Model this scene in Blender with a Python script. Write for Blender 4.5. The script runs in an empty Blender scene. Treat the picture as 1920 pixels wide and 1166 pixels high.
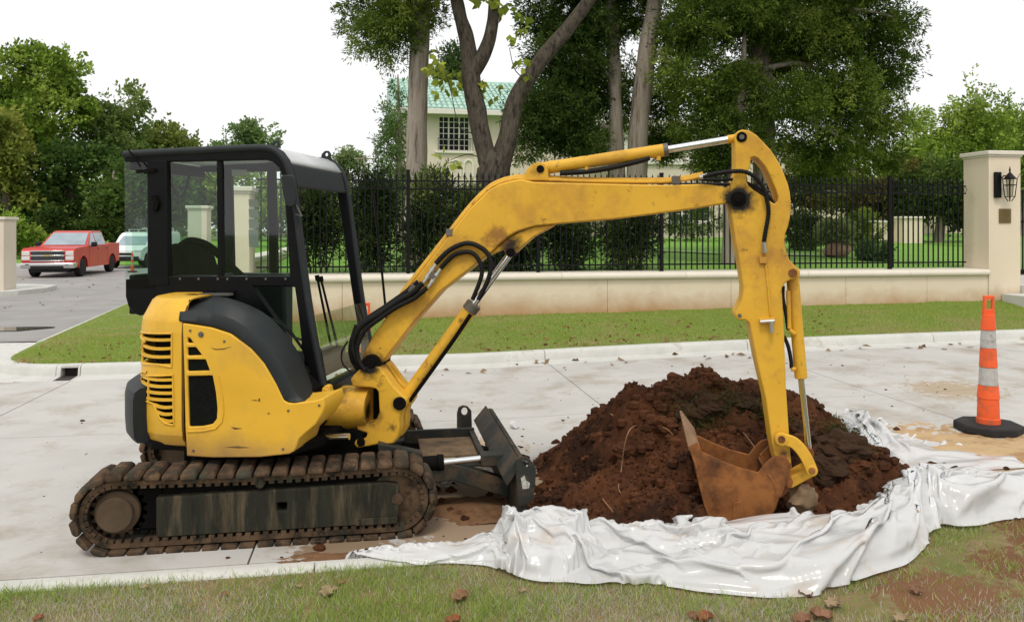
import bpy, math, random
import numpy as np
from mathutils import Matrix, Vector
from mathutils.geometry import delaunay_2d_cdt

# ------------------------------------------------------------------ camera, world, sun, exposure
FPX = 1500.0; CAMH = 1.95; TH = math.radians(9.5); HOR = 430.0
sn, cs = math.sin(TH), math.cos(TH)
sc = bpy.context.scene
col = sc.collection
cam = bpy.data.cameras.new('camera'); camo = bpy.data.objects.new('camera', cam); col.objects.link(camo)
camo.location = (0, 0, CAMH); camo.rotation_euler = (math.pi / 2, 0, -TH)
cam.sensor_fit = 'HORIZONTAL'; cam.sensor_width = 36; cam.lens = 36 * FPX / 1920
cam.shift_y = -(583 - HOR) / 1920; cam.clip_start = .05; cam.clip_end = 2000
sc.camera = camo

SUN_EL, SUN_AZ = math.radians(58), math.radians(200)     # azimuth clockwise from +Y
wd = bpy.data.worlds.new('World'); sc.world = wd; wd.use_nodes = True
wn = wd.node_tree; wn.nodes.clear()
sky = wn.nodes.new('ShaderNodeTexSky'); sky.sky_type = 'NISHITA'; sky.sun_disc = False
sky.sun_elevation = SUN_EL; sky.sun_rotation = SUN_AZ; sky.dust_density = 6; sky.air_density = 1.0
skm = wn.nodes.new('ShaderNodeVectorMath'); skm.operation = 'SCALE'; skm.inputs['Scale'].default_value = .10
mx = wn.nodes.new('ShaderNodeMix'); mx.data_type = 'RGBA'; mx.inputs[0].default_value = .86
mx.inputs[7].default_value = (1.19, 1.19, 1.19, 1)       # even overcast veil over the sky
bg = wn.nodes.new('ShaderNodeBackground'); wo = wn.nodes.new('ShaderNodeOutputWorld')
wn.links.new(sky.outputs[0], skm.inputs[0]); wn.links.new(skm.outputs[0], mx.inputs[6])
wn.links.new(mx.outputs[2], bg.inputs[0]); wn.links.new(bg.outputs[0], wo.inputs[0])
sl = bpy.data.lights.new('sun', 'SUN'); sl.energy = 1.4; sl.angle = math.radians(14); sl.color = (1, .93, .82)
slo = bpy.data.objects.new('sun', sl); col.objects.link(slo)
slo.rotation_euler = (math.pi / 2 - SUN_EL, 0, math.pi - SUN_AZ)
vs = sc.view_settings; vs.view_transform = 'Standard'; vs.look = 'None'; vs.exposure = 0.0; vs.gamma = 1
vs.use_curve_mapping = False

# ------------------------------------------------------------------ pixel helpers (photo pixel + a plane -> metres)
ORG = (-.72, 5.96); PH = math.radians(-18)               # swing centre and heading of the upper machine
Uv = (math.cos(PH), math.sin(PH)); Vv = (-math.sin(PH), math.cos(PH))
def ray(px, py):
    q = (px - 960) / FPX
    return (sn + q * cs, cs - q * sn, (HOR - py) / FPX)
def atd(px, py, d):
    r = ray(px, py); return (r[0] * d, r[1] * d, CAMH + r[2] * d)
def atY(px, py, Y):
    r = ray(px, py); return atd(px, py, Y / r[1])
def atZ(px, py, z):
    r = ray(px, py); return atd(px, py, (z - CAMH) / r[2])
def up(px, py, v):                                        # -> (u, w) in the plane v of the upper machine
    r = ray(px, py)
    d = (ORG[0] * Vv[0] + ORG[1] * Vv[1] + v) / (r[0] * Vv[0] + r[1] * Vv[1])
    return (d * (r[0] * Uv[0] + r[1] * Uv[1]) - (ORG[0] * Uv[0] + ORG[1] * Uv[1]), CAMH + d * r[2])
def uvw(u, v, w): return (ORG[0] + u * Uv[0] + v * Vv[0], ORG[1] + u * Uv[1] + v * Vv[1], w)
def upw(px, py, v):
    u, w = up(px, py, v); return uvw(u, v, w)

# ------------------------------------------------------------------ numpy noise
def _h(ix, iy, iz, seed):
    n = (ix.astype(np.int64) * 374761393 + iy.astype(np.int64) * 668265263 + iz.astype(np.int64) * 2147483647 + seed * 974711) & 0x7fffffff
    n = ((n ^ (n >> 13)) * 1274126177) & 0x7fffffff
    n = ((n ^ (n >> 16)) * 668265263) & 0x7fffffff
    return (n ^ (n >> 15)) / float(0x7fffffff)
def vn(x, y, z=0, seed=0):
    x = np.asarray(x, float); y = np.asarray(y, float); z = np.zeros_like(x) + z
    ix, iy, iz = np.floor(x), np.floor(y), np.floor(z)
    fx, fy, fz = x - ix, y - iy, z - iz
    fx, fy, fz = [a * a * (3 - 2 * a) for a in (fx, fy, fz)]
    r = 0
    for a in (0, 1):
        for b in (0, 1):
            for c in (0, 1):
                r = r + _h(ix + a, iy + b, iz + c, seed) * (fx if a else 1 - fx) * (fy if b else 1 - fy) * (fz if c else 1 - fz)
    return r * 2 - 1
def fbm(x, y, z=0, oct=4, seed=0, gain=.5):
    r = 0; a = 1; k = 1
    for i in range(oct):
        r = r + a * vn(np.asarray(x) * k, np.asarray(y) * k, np.asarray(z) * k, seed + i); a *= gain; k *= 2.03
    return r
def sst(a, b, x):
    t = np.clip((np.asarray(x, float) - a) / (b - a), 0, 1); return t * t * (3 - 2 * t)

# ------------------------------------------------------------------ materials
def _n(nt, t, **kw):
    n = nt.nodes.new(t)
    for k, v in kw.items(): setattr(n, k, v)
    return n
def M(name, c1, c2=None, scale=4, rough=.6, metal=0, bump=0, bscale=40, dirt=None, dscale=3, dthr=(.5, .7), spec=.28,
      stretch=(1, 1, 1), grease=None, r2=None, attr=None, coat=0, dirt2=None, d2scale=20, d2thr=(.6, .7), lowdirt=None):
    m = bpy.data.materials.new(name); m.use_nodes = True; nt = m.node_tree; L = nt.links.new
    bs = nt.nodes['Principled BSDF']
    tc = _n(nt, 'ShaderNodeNewGeometry')
    mp = _n(nt, 'ShaderNodeMapping'); mp.inputs['Scale'].default_value = stretch; L(tc.outputs['Position'], mp.inputs[0])
    def noise(s, d=6, rg=.6):
        n = _n(nt, 'ShaderNodeTexNoise'); n.inputs['Scale'].default_value = s; n.inputs['Detail'].default_value = d
        n.inputs['Roughness'].default_value = rg; L(mp.outputs[0], n.inputs['Vector']); return n
    def ramp(src, a, b):
        r = _n(nt, 'ShaderNodeMapRange'); r.inputs[1].default_value = a; r.inputs[2].default_value = b; L(src, r.inputs[0]); return r.outputs[0]
    def mix(f, a, b):
        x = _n(nt, 'ShaderNodeMix', data_type='RGBA')
        if isinstance(f, float): x.inputs[0].default_value = f
        else: L(f, x.inputs[0])
        for i, v in ((6, a), (7, b)):
            if isinstance(v, tuple): x.inputs[i].default_value = (*v, 1)
            else: L(v, x.inputs[i])
        return x.outputs[2]
    cur = c1
    if attr:
        an = _n(nt, 'ShaderNodeAttribute', attribute_name=attr); cur = an.outputs['Color']
    if c2: cur = mix(ramp(noise(scale).outputs[0], .3, .7), c1, c2)
    rsock = None
    if dirt:
        f = ramp(noise(dscale, 9, .7).outputs[0], *dthr); cur = mix(f, cur, dirt); rsock = f
    if dirt2:
        cur = mix(ramp(noise(d2scale, 8, .7).outputs[0], *d2thr), cur, dirt2)
    if lowdirt:                                           # splashed soil on the lowest part of a wall
        colr, z0, z1 = lowdirt
        sp = _n(nt, 'ShaderNodeSeparateXYZ'); L(tc.outputs['Position'], sp.inputs[0])
        ad = _n(nt, 'ShaderNodeMath', operation='MULTIPLY_ADD'); L(noise(2.5).outputs[0], ad.inputs[0]); ad.inputs[1].default_value = .5; L(sp.outputs[2], ad.inputs[2])
        cur = mix(ramp(ad.outputs[0], z1, z0), cur, colr)
    if grease:
        for (p, r0, r1, gc) in grease:
            d = _n(nt, 'ShaderNodeVectorMath', operation='DISTANCE'); L(tc.outputs['Position'], d.inputs[0]); d.inputs[1].default_value = p
            ad = _n(nt, 'ShaderNodeMath', operation='MULTIPLY_ADD'); L(noise(14, 8, .7).outputs[0], ad.inputs[0]); ad.inputs[1].default_value = -r1 * 1.6; L(d.outputs['Value'], ad.inputs[2])
            cur = mix(ramp(ad.outputs[0], r0 - .8 * r1, r0 - .8 * r1 - .06), cur, gc)
    if isinstance(cur, tuple): bs.inputs['Base Color'].default_value = (*cur, 1)
    else: L(cur, bs.inputs['Base Color'])
    bs.inputs['Roughness'].default_value = rough; bs.inputs['Metallic'].default_value = metal
    bs.inputs['Specular IOR Level'].default_value = spec
    if coat: bs.inputs['Coat Weight'].default_value = coat; bs.inputs['Coat Roughness'].default_value = .08
    if rsock is not None and r2 is not None:
        x = _n(nt, 'ShaderNodeMapRange'); x.inputs[3].default_value = rough; x.inputs[4].default_value = r2; L(rsock, x.inputs[0]); L(x.outputs[0], bs.inputs['Roughness'])
    if bump:
        bn = _n(nt, 'ShaderNodeBump'); bn.inputs['Strength'].default_value = min(1, bump * 10) if bump < .1 else 1
        bn.inputs['Distance'].default_value = bump; L(noise(bscale, 8, .65).outputs[0], bn.inputs['Height']); L(bn.outputs[0], bs.inputs['Normal'])
    return m
def glass_mat(name, tint, refl=1.0, dust=0.0):
    m = bpy.data.materials.new(name); m.use_nodes = True; nt = m.node_tree; nt.nodes.clear(); L = nt.links.new
    o = _n(nt, 'ShaderNodeOutputMaterial'); tr = _n(nt, 'ShaderNodeBsdfTransparent'); tr.inputs[0].default_value = (*tint, 1)
    gl = _n(nt, 'ShaderNodeBsdfGlossy'); gl.inputs['Roughness'].default_value = .03
    fr = _n(nt, 'ShaderNodeFresnel'); fr.inputs[0].default_value = 1.45
    ml = _n(nt, 'ShaderNodeMath', operation='MULTIPLY'); L(fr.outputs[0], ml.inputs[0]); ml.inputs[1].default_value = refl
    mx = _n(nt, 'ShaderNodeMixShader'); L(ml.outputs[0], mx.inputs[0]); L(tr.outputs[0], mx.inputs[1]); L(gl.outputs[0], mx.inputs[2])
    out = mx.outputs[0]
    if dust:
        df = _n(nt, 'ShaderNodeBsdfDiffuse'); df.inputs[0].default_value = (.5, .5, .46, 1)
        nz = _n(nt, 'ShaderNodeTexNoise'); nz.inputs['Scale'].default_value = 5; nz.inputs['Detail'].default_value = 8
        g = _n(nt, 'ShaderNodeNewGeometry'); L(g.outputs['Position'], nz.inputs['Vector'])
        r = _n(nt, 'ShaderNodeMapRange'); r.inputs[1].default_value = .4; r.inputs[2].default_value = .8; r.inputs[4].default_value = dust; L(nz.outputs[0], r.inputs[0])
        m2 = _n(nt, 'ShaderNodeMixShader'); L(r.outputs[0], m2.inputs[0]); L(out, m2.inputs[1]); L(df.outputs[0], m2.inputs[2]); out = m2.outputs[0]
    L(out, o.inputs[0]); return m
def leaf_mat(name, trans=.35, gloss=.05, attr='Col'):
    m = bpy.data.materials.new(name); m.use_nodes = True; nt = m.node_tree; nt.nodes.clear(); L = nt.links.new
    o = _n(nt, 'ShaderNodeOutputMaterial'); a = _n(nt, 'ShaderNodeAttribute', attribute_name=attr)
    d = _n(nt, 'ShaderNodeBsdfDiffuse'); t = _n(nt, 'ShaderNodeBsdfTranslucent'); g = _n(nt, 'ShaderNodeBsdfGlossy'); g.inputs['Roughness'].default_value = .4
    L(a.outputs['Color'], d.inputs[0]); L(a.outputs['Color'], t.inputs[0])
    m1 = _n(nt, 'ShaderNodeMixShader'); m1.inputs[0].default_value = trans; L(d.outputs[0], m1.inputs[1]); L(t.outputs[0], m1.inputs[2])
    m2 = _n(nt, 'ShaderNodeMixShader'); m2.inputs[0].default_value = gloss; L(m1.outputs[0], m2.inputs[1]); L(g.outputs[0], m2.inputs[2])
    L(m2.outputs[0], o.inputs[0]); return m

# ------------------------------------------------------------------ scene-graph helpers
LOC = {}
def tag(o, label=None, cat=None, group=None, kind=None):
    for k, v in (('label', label), ('category', cat), ('group', group), ('kind', kind)):
        if v: o[k] = v
    return o
GROUPS = {'cedar_tree': 'cedars in the garden', 'broadleaf_tree': 'broad-leaved trees beyond the side street', 'oleander_shrub': 'oleanders behind the fence', 'bush': 'bushes at the wood edge',
          'garden_bush': 'clipped garden bushes', 'garden_tree': 'smaller garden trees', 'gate_pillar': 'cream gate pillars', 'traffic_cone': 'orange traffic cones', 'garden_wall': 'cream garden walls'}
def thing(name, label, cat, loc, group=None):
    group = group or GROUPS.get(name)
    o = bpy.data.objects.new(name, None); o.empty_display_size = .2; col.objects.link(o); o.location = loc
    LOC[o.name] = Vector(loc); return tag(o, label, cat, group)
def link(name, me, mat, parent=None, loc=None):
    o = bpy.data.objects.new(name, me); col.objects.link(o)
    if mat and not me.materials:
        for m_ in (mat if isinstance(mat, (list, tuple)) else [mat]): me.materials.append(m_)
    if parent: o.parent = parent; LOC[o.name] = LOC[parent.name]
    else:
        l = Vector(loc or (0, 0, 0)); o.location = l; LOC[o.name] = l
    return o
def smooth(me, ang=35):
    me.polygons.foreach_set('use_smooth', [True] * len(me.polygons))
    me.set_sharp_from_angle(angle=math.radians(ang))
def inpoly(p, poly):
    c = False; j = len(poly) - 1
    for i in range(len(poly)):
        if (poly[i][1] > p[1]) != (poly[j][1] > p[1]) and p[0] < (poly[j][0] - poly[i][0]) * (p[1] - poly[i][1]) / (poly[j][1] - poly[i][1]) + poly[i][0]: c = not c
        j = i
    return c
class B:
    """collects shapes in world coordinates, links them as one mesh"""
    def __init__(s): s.v = []; s.f = []; s.mi = []; s.cm = 0
    def add(s, vs, fs):
        o = len(s.v); s.v.extend([tuple(p) for p in vs]); s.f.extend([tuple(i + o for i in f) for f in fs]); s.mi.extend([s.cm] * len(fs)); return s
    def mat(s, i): s.cm = i; return s
    def hexa(s, p):                                       # 8 corners: bottom 4 (ccw) + top 4
        return s.add(p, [(3, 2, 1, 0), (4, 5, 6, 7), (0, 1, 5, 4), (1, 2, 6, 5), (2, 3, 7, 6), (3, 0, 4, 7)])
    def box(s, x0, x1, y0, y1, z0, z1, fn=None):
        p = [(x0, y0, z0), (x1, y0, z0), (x1, y1, z0), (x0, y1, z0), (x0, y0, z1), (x1, y0, z1), (x1, y1, z1), (x0, y1, z1)]
        return s.hexa([fn(*q) for q in p] if fn else p)
    def prism(s, poly, fn, a0, a1, holes=()):             # polygon(s) in 2d, fn(x, y, a) -> world, from a0 to a1
        loops = [list(poly)] + [list(h) for h in holes]
        pts = [p for l in loops for p in l]
        tri = []
        if holes:
            ed = []; k = 0
            for l in loops: ed += [(k + i, k + (i + 1) % len(l)) for i in range(len(l))]; k += len(l)
            V2, E2, F2, ov, oe, of = delaunay_2d_cdt([Vector((p[0], p[1])) for p in pts], ed, [], 0, 1e-7)
            back = {i: o_[0] for i, o_ in enumerate(ov) if o_}
            for t in F2:
                c = (sum(V2[i].x for i in t) / len(t), sum(V2[i].y for i in t) / len(t))
                if inpoly(c, poly) and not any(inpoly(c, h) for h in holes) and all(i in back for i in t): tri.append([back[i] for i in t])
        n = len(pts); vs = [fn(p[0], p[1], a0) for p in pts] + [fn(p[0], p[1], a1) for p in pts]
        fs = []
        if len(loops) == 1:
            fs += [tuple(range(n)), tuple(range(2 * n - 1, n - 1, -1))]
        else:
            for t in tri: fs += [tuple(t), tuple(i + n for i in reversed(t))]
        k = 0
        for l in loops:
            m = len(l)
            for i in range(m): a, b = k + i, k + (i + 1) % m; fs.append((a, a + n, b + n, b))
            k += m
        return s.add(vs, fs)
    def tube(s, pts, r, n=10, cap=True, up0=None):
        pts = [Vector(p) for p in pts]; rs = r if isinstance(r, (list, tuple)) else [r] * len(pts)
        vs = []; fs = []; prev = None
        for i, p in enumerate(pts):
            t = (pts[min(i + 1, len(pts) - 1)] - pts[max(i - 1, 0)]).normalized()
            if prev is None: a = t.orthogonal().normalized()
            else: a = (prev - t * prev.dot(t)).normalized()
            prev = a; b = t.cross(a)
            for k in range(n):
                q = 2 * math.pi * k / n; vs.append(p + (a * math.cos(q) + b * math.sin(q)) * rs[i])
        for i in range(len(pts) - 1):
            for k in range(n): fs.append((i * n + k, i * n + (k + 1) % n, (i + 1) * n + (k + 1) % n, (i + 1) * n + k))
        if cap: fs += [tuple(range(n - 1, -1, -1)), tuple((len(pts) - 1) * n + k for k in range(n))]
        return s.add(vs, fs)
    def cyl(s, a, b, r, n=20): return s.tube([a, b], r, n)
    def lathe(s, base, prof, n=16, axis=(0, 0, 1)):      # prof: (radius, distance along the axis)
        ax = Vector(axis).normalized(); a = ax.orthogonal().normalized(); b = ax.cross(a); base = Vector(base)
        vs = []; fs = []
        for r, h in prof:
            for k in range(n):
                q = 2 * math.pi * k / n; vs.append(base + ax * h + (a * math.cos(q) + b * math.sin(q)) * r)
        for i in range(len(prof) - 1):
            for k in range(n): fs.append((i * n + k, i * n + (k + 1) % n, (i + 1) * n + (k + 1) % n, (i + 1) * n + k))
        fs += [tuple(range(n - 1, -1, -1)), tuple((len(prof) - 1) * n + k for k in range(n))]
        return s.add(vs, fs)
    def grid(s, rows, wrap=False):                        # rows of points -> quads
        n = len(rows[0]); vs = [p for r in rows for p in r]; fs = []
        for i in range(len(rows) - 1):
            for k in range(n if wrap else n - 1): fs.append((i * n + k, i * n + (k + 1) % n, (i + 1) * n + (k + 1) % n, (i + 1) * n + k))
        return s.add(vs, fs)
    def mesh(s, name, off=(0, 0, 0), ang=35):
        me = bpy.data.meshes.new(name); o = Vector(off)
        me.from_pydata([tuple(Vector(p) - o) for p in s.v], [], s.f)
        if any(s.mi): me.polygons.foreach_set('material_index', s.mi)
        import bmesh
        bm = bmesh.new(); bm.from_mesh(me); bmesh.ops.recalc_face_normals(bm, faces=bm.faces); bm.to_mesh(me); bm.free()
        if ang: smooth(me, ang)
        return me
    def obj(s, name, mat, parent=None, loc=None, bevel=0, ang=35, seg=2):
        off = LOC[parent.name] if parent else Vector(loc or (0, 0, 0))
        o = link(name, s.mesh(name, off, ang), mat, parent, loc)
        if bevel:
            b = o.modifiers.new('bevel', 'BEVEL'); b.width = bevel; b.segments = seg; b.limit_method = 'ANGLE'; b.angle_limit = math.radians(35)
            b.harden_normals = False; b.use_clamp_overlap = True
        return o
def inst(src, parent=None, off=(0, 0, 0), rot=None, name=None, scale=None):
    o = src.copy(); col.objects.link(o); o.parent = parent; o.location = off
    if rot: o.rotation_euler = rot
    if scale: o.scale = scale
    LOC[o.name] = LOC[parent.name] if parent else Vector(off)
    return o
def quads(name, V, mat, parent=None, loc=None, cols=None, kind=None, tri=False):
    """V: (n, k, 3) numpy faces -> one mesh, cols (n, 3) stored as point colour"""
    n, k, _ = V.shape; me = bpy.data.meshes.new(name); off = np.array(LOC[parent.name] if parent else (loc or (0, 0, 0)))
    P = (V.reshape(-1, 3) - off).astype(np.float32)
    me.vertices.add(n * k); me.vertices.foreach_set('co', P.ravel())
    me.loops.add(n * k); me.loops.foreach_set('vertex_index', np.arange(n * k, dtype=np.int32))
    me.polygons.add(n); me.polygons.foreach_set('loop_start', np.arange(0, n * k, k, dtype=np.int32))
    me.update(calc_edges=True)
    if cols is not None:
        a = me.attributes.new('Col', 'FLOAT_COLOR', 'POINT')
        c4 = np.ones((n, k, 4), np.float32); c4[:, :, :3] = np.asarray(cols)[:, None, :]; a.data.foreach_set('color', c4.ravel())
    o = link(name, me, mat, parent, loc)
    if kind: o['kind'] = kind
    return o
def gridmesh(name, X, Y, Z, mat, parent=None, loc=None, sm=True, mask=None):
    """regular numpy grid -> mesh"""
    ni, nj = X.shape; off = np.array(LOC[parent.name] if parent else (loc or (0, 0, 0)))
    me = bpy.data.meshes.new(name); P = (np.stack([X, Y, Z], -1).reshape(-1, 3) - off).astype(np.float32)
    idx = np.arange(ni * nj).reshape(ni, nj)
    F = np.stack([idx[:-1, :-1], idx[1:, :-1], idx[1:, 1:], idx[:-1, 1:]], -1).reshape(-1, 4)
    if mask is not None: F = F[mask.ravel()]
    me.vertices.add(len(P)); me.vertices.foreach_set('co', P.ravel()); me.loops.add(F.size); me.loops.foreach_set('vertex_index', F.ravel().astype(np.int32))
    me.polygons.add(len(F)); me.polygons.foreach_set('loop_start', np.arange(0, F.size, 4, dtype=np.int32)); me.update(calc_edges=True)
    if sm: me.polygons.foreach_set('use_smooth', [True] * len(F))
    return link(name, me, mat, parent, loc)
def spline(pts, n=8):
    P = [Vector(p) for p in pts]; out = []
    for i in range(len(P) - 1):
        a, b, c, d = P[max(i - 1, 0)], P[i], P[i + 1], P[min(i + 2, len(P) - 1)]
        for k in range(n):
            t = k / n; out.append(.5 * ((2 * b) + (c - a) * t + (2 * a - 5 * b + 4 * c - d) * t * t + (3 * b - a - 3 * c + d) * t ** 3))
    return out + [P[-1]]

# ================================================================== SETTING
rng = np.random.default_rng(7); random.seed(7)
SOIL = (.085, .030, .013)
m_conc = M('street_concrete', (.44, .43, .405), (.53, .52, .495), 1.1, .85, bump=.003, bscale=60, dirt=(.30, .24, .17), dscale=1.3, dthr=(.50, .76),
           dirt2=(.22, .15, .09), d2scale=9, d2thr=(.66, .78),
           grease=[((1.1, 5.4, 0), 1.0, .9, (.29, .21, .14)), ((.7, 7.0, 0), .55, 1.3, (.40, .31, .21)), ((4.6, 5.3, .1), 1.3, .9, (.38, .27, .16)), ((-.2, 4.9, 0), .35, .5, (.24, .17, .11)), ((6.5, 8.2, .1), .5, 1.2, (.40, .32, .23))])
m_curb = M('curb_concrete', (.50, .50, .47), (.62, .62, .58), 2.5, .85, bump=.004, bscale=50, dirt=(.28, .23, .17), dscale=2.5, dthr=(.56, .75))
m_joint = M('joint_dark', (.05, .045, .04), rough=.95)
m_asph = M('asphalt', (.25, .242, .235), (.32, .312, .30), .8, .85, bump=.004, bscale=120, dirt=(.38, .345, .31), dscale=.5, dthr=(.5, .75))
m_soilg = M('lawn_soil', (.24, .175, .09), (.17, .13, .06), 7, .95, bump=.02, bscale=45, dirt=(.13, .14, .04), dscale=3.2, dthr=(.45, .62), grease=[((4.15, 3.98, .2), .62, .5, (.15, .068, .032)), ((2.75, 3.55, .15), .34, .4, (.17, .085, .04)), ((3.4, 3.7, .2), .3, .5, (.15, .07, .033))])
m_lawn = M('lawn_turf', (.14, .21, .04), (.19, .25, .065), 3, .95, bump=.02, bscale=90, dirt=(.26, .20, .10), dscale=1.1, dthr=(.55, .72))
m_gard = M('garden_turf', (.13, .28, .035), (.18, .33, .055), 2, .95, bump=.02, bscale=60)
m_gnd = M('ground_turf', (.07, .11, .025), (.10, .12, .04), .3, .95, bump=.03, bscale=10)
m_stucco = M('cream_stucco', (.70, .60, .455), (.74, .645, .50), 1.5, .9, bump=.003, bscale=160, lowdirt=((.46, .27, .13), .66, 1.08), dirt=(.56, .47, .34), dscale=1.1, dthr=(.55, .8), dirt2=(.50, .42, .31), d2scale=6, d2thr=(.62, .8))
m_stucco2 = M('house_stucco', (.64, .565, .46), (.70, .62, .51), 1.2, .9, bump=.004, bscale=60)
m_stone = M('coping_stone', (.66, .61, .51), (.72, .67, .57), 3, .8, bump=.002, bscale=90)
m_iron = M('black_iron', (.004, .004, .005), rough=.5, spec=.2)

def gs(x): return .2 * (1 - np.exp(-.18 * np.maximum(0, np.asarray(x, float) - 1.5)))
def gsf(x): return float(gs(x))

# one sheet to the horizon
o = B().add([(-700, -200, -.12), (700, -200, -.12), (700, 1200, -.12), (-700, 1200, -.12)], [(0, 1, 2, 3)]).obj('ground', m_gnd, ang=0); tag(o, kind='structure')

# --- concrete street of single slabs
street = B().add([(-60, 4.5, -.075), (60, 4.5, -.075), (60, 11.5, -.075), (-60, 11.5, -.075)], [(0, 1, 2, 3)]).obj('street', m_joint, ang=0); tag(street, kind='structure')
JX = [-.75 + 3.15 * k for k in range(-8, 10)]
for i in range(len(JX) - 1):
    for y0, y1 in ((4.862, 8.145), (8.155, 11.128)):
        x0, x1 = JX[i] + .006, JX[i + 1] - .006
        b = B(); nx = 9
        xs = [x0 + (x1 - x0) * k / (nx - 1) for k in range(nx)]
        top = [[(x, y, gsf(x)) for x in xs] for y in (y0, (y0 + y1) / 2, y1)]
        b.grid(top)
        b.grid([[(x, y0, gsf(x) - .07) for x in xs], top[0]]); b.grid([top[2], [(x, y1, gsf(x) - .07) for x in xs]])
        b.grid([[(x0, y, gsf(x0) - .07) for y in (y0, y1)], [(x0, y, gsf(x0)) for y in (y0, y1)]]); b.grid([[(x1, y, gsf(x1) - .07) for y in (y0, y1)], [(x1, y, gsf(x1)) for y in (y0, y1)]])
        b.obj('concrete_slab', m_conc, street, ang=30)

# --- kerbs swept along a path, in separate lengths
def sweep(name, path, sec, parent, mat):
    """path: list of (x, y, nx, ny, z) with n pointing to the street side; sec: (offset along n, height)"""
    b = B(); rows = [[(x + nx * o_, y + ny * o_, z + h) for (o_, h) in sec] for (x, y, nx, ny, z) in path]
    b.grid(rows, wrap=True); b.f.append(tuple(range(len(sec)))); b.f.append(tuple(len(b.v) - len(sec) + k for k in range(len(sec)))); b.mi += [0, 0]
    return b.obj(name, mat, parent, bevel=.006, ang=40)
SEC_FAR = [(0, -.1), (0, .145), (.02, .15), (.12, .15), (.155, .135), (.175, .10), (.19, .012), (.47, 0), (.47, -.08)]
kerb = B().add([(-.1, 11.2, -.07), (.1, 11.2, -.07), (.1, 11.4, -.07), (-.1, 11.4, -.07)], [(0, 1, 2, 3)]).obj('far_curb', m_curb, ang=0); tag(kerb, kind='structure')
def xe(y):
    return -4.2 - math.sqrt(max(0, .92 ** 2 - (12.5 - y) ** 2)) if y < 12.5 else -5.12 - (y - 12.5) * .095
path = []
x = 40.0
cuts = [40.0] + [2.4 + 3.15 * k for k in range(11, -3, -1)] + [-4.2]
drain = (-4.14, -3.93)
for i in range(len(cuts) - 1):
    a, b_ = cuts[i] - .004, cuts[i + 1] + .004
    segs = [(a, b_)]
    if a > drain[1] > b_: segs = [(a, drain[1]), (drain[0], b_)]
    for (p, q) in segs:
        n = max(2, int(abs(p - q) / .5) + 1)
        sweep('curb_stone', [(p + (q - p) * k / (n - 1), 11.6, 0, -1, gsf(p + (q - p) * k / (n - 1))) for k in range(n)], SEC_FAR, kerb, m_curb)
# drain outlet left open in the kerb face
b = B(); b.box(drain[0], drain[1], 11.60, 11.44, .112, .149); b.obj('drain_lintel', m_curb, kerb, bevel=.004)
b = B(); b.box(drain[0], drain[1], 11.595, 11.575, -.05, .11); b.box(drain[0], drain[1], 11.575, 11.14, -.06, -.004); b.obj('drain_throat', m_joint, kerb)
# the corner and the kerb along the side street
pts = []
for k in range(13):
    a = math.pi / 2 * k / 12; pts.append((-4.2 - .92 * math.sin(a), 12.52 - .92 * math.cos(a), -math.sin(a), -math.cos(a), 0))
sweep('curb_stone', pts, SEC_FAR, kerb, m_curb)
y = 12.53
while y < 34:
    sweep('curb_stone', [(xe(yy), yy, -1, -.095, 0) for yy in (y, y + 1.5, y + 3.0)], SEC_FAR, kerb, m_curb); y += 3.01
SEC_NEAR = [(0, -.1), (0, .112), (.015, .12), (.115, .12), (.14, .105), (.155, .012), (.435, 0), (.435, -.08)]
nk = B().add([(-.1, 4.6, -.07), (.1, 4.6, -.07), (.1, 4.7, -.07), (-.1, 4.7, -.07)], [(0, 1, 2, 3)]).obj('near_curb', m_curb, ang=0); tag(nk, kind='structure')
for k in range(-5, 6):
    a, b_ = -.34 + 3.15 * k + .005, -.34 + 3.15 * (k + 1) - .005
    sweep('curb_stone', [(a + (b_ - a) * t / 6, 4.42, 0, 1, gsf(a + (b_ - a) * t / 6)) for t in range(7)], SEC_NEAR, nk, m_curb)

# --- side street, apron, puddle
o = B().add([(-5.6, 15.2, -.012), (-60, 15.2, -.012), (-60, 46, -.012), (-8.9, 46, -.012)], [(0, 1, 2, 3)]).obj('side_street', m_asph, ang=0); tag(o, kind='structure')
ap = B(); ap.grid([[(-40, 11.13, -.004), (-20, 11.13, -.004), (-4.6, 11.13, -.004)], [(-40, 15.3, -.004), (-20, 15.6, -.004), (-5.75, 15.0, -.004)]])
tag(ap.obj('concrete_apron', m_curb, ang=0), kind='structure')
m_pud = M('puddle_water', (.12, .11, .10), rough=.03, spec=.6)
b = B(); pc = atZ(8, 617, 0)
b.add([(pc[0] + (.75 + .2 * math.sin(3 * a)) * math.cos(a), pc[1] + (.42 + .1 * math.cos(2 * a)) * math.sin(a), .003) for a in [2 * math.pi * k / 28 for k in range(28)]], [tuple(range(28))])
tag(b.obj('puddle', m_pud, ang=0), kind='structure')

# --- lawns
def zl(x): return .40 + .0135 * max(0, x + .9)
ys = np.concatenate([np.linspace(11.6, 12.6, 14), np.linspace(12.8, 13.86, 8)]); nx = 150
X = np.zeros((len(ys), nx)); Y = np.zeros_like(X); Z = np.zeros_like(X)
for i, yy in enumerate(ys):
    X[i] = np.concatenate([np.linspace(xe(yy) + .005, 14, 130), np.linspace(14.5, 40, 20)]); Y[i] = yy
def lawn_z(X, Y):
    base = .148 + gs(X); top = .40 + .0135 * np.maximum(0, X + .9)
    t = np.clip((Y - 11.6) / 2.24, 0, 1)
    left = sst(-2.2, -3.4, X)                             # beside the drive the lawn stays low
    t = t * (1 - .75 * left)
    return base + (top - base) * (t * .7 + .3 * t * t) + .012 * fbm(X * 1.5, Y * 1.5, seed=3, oct=3)
Z = lawn_z(X, Y); Z[0] = .146 + gs(X[0])
o = gridmesh('verge_lawn', X, Y, Z, m_lawn); tag(o, kind='structure')
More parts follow.
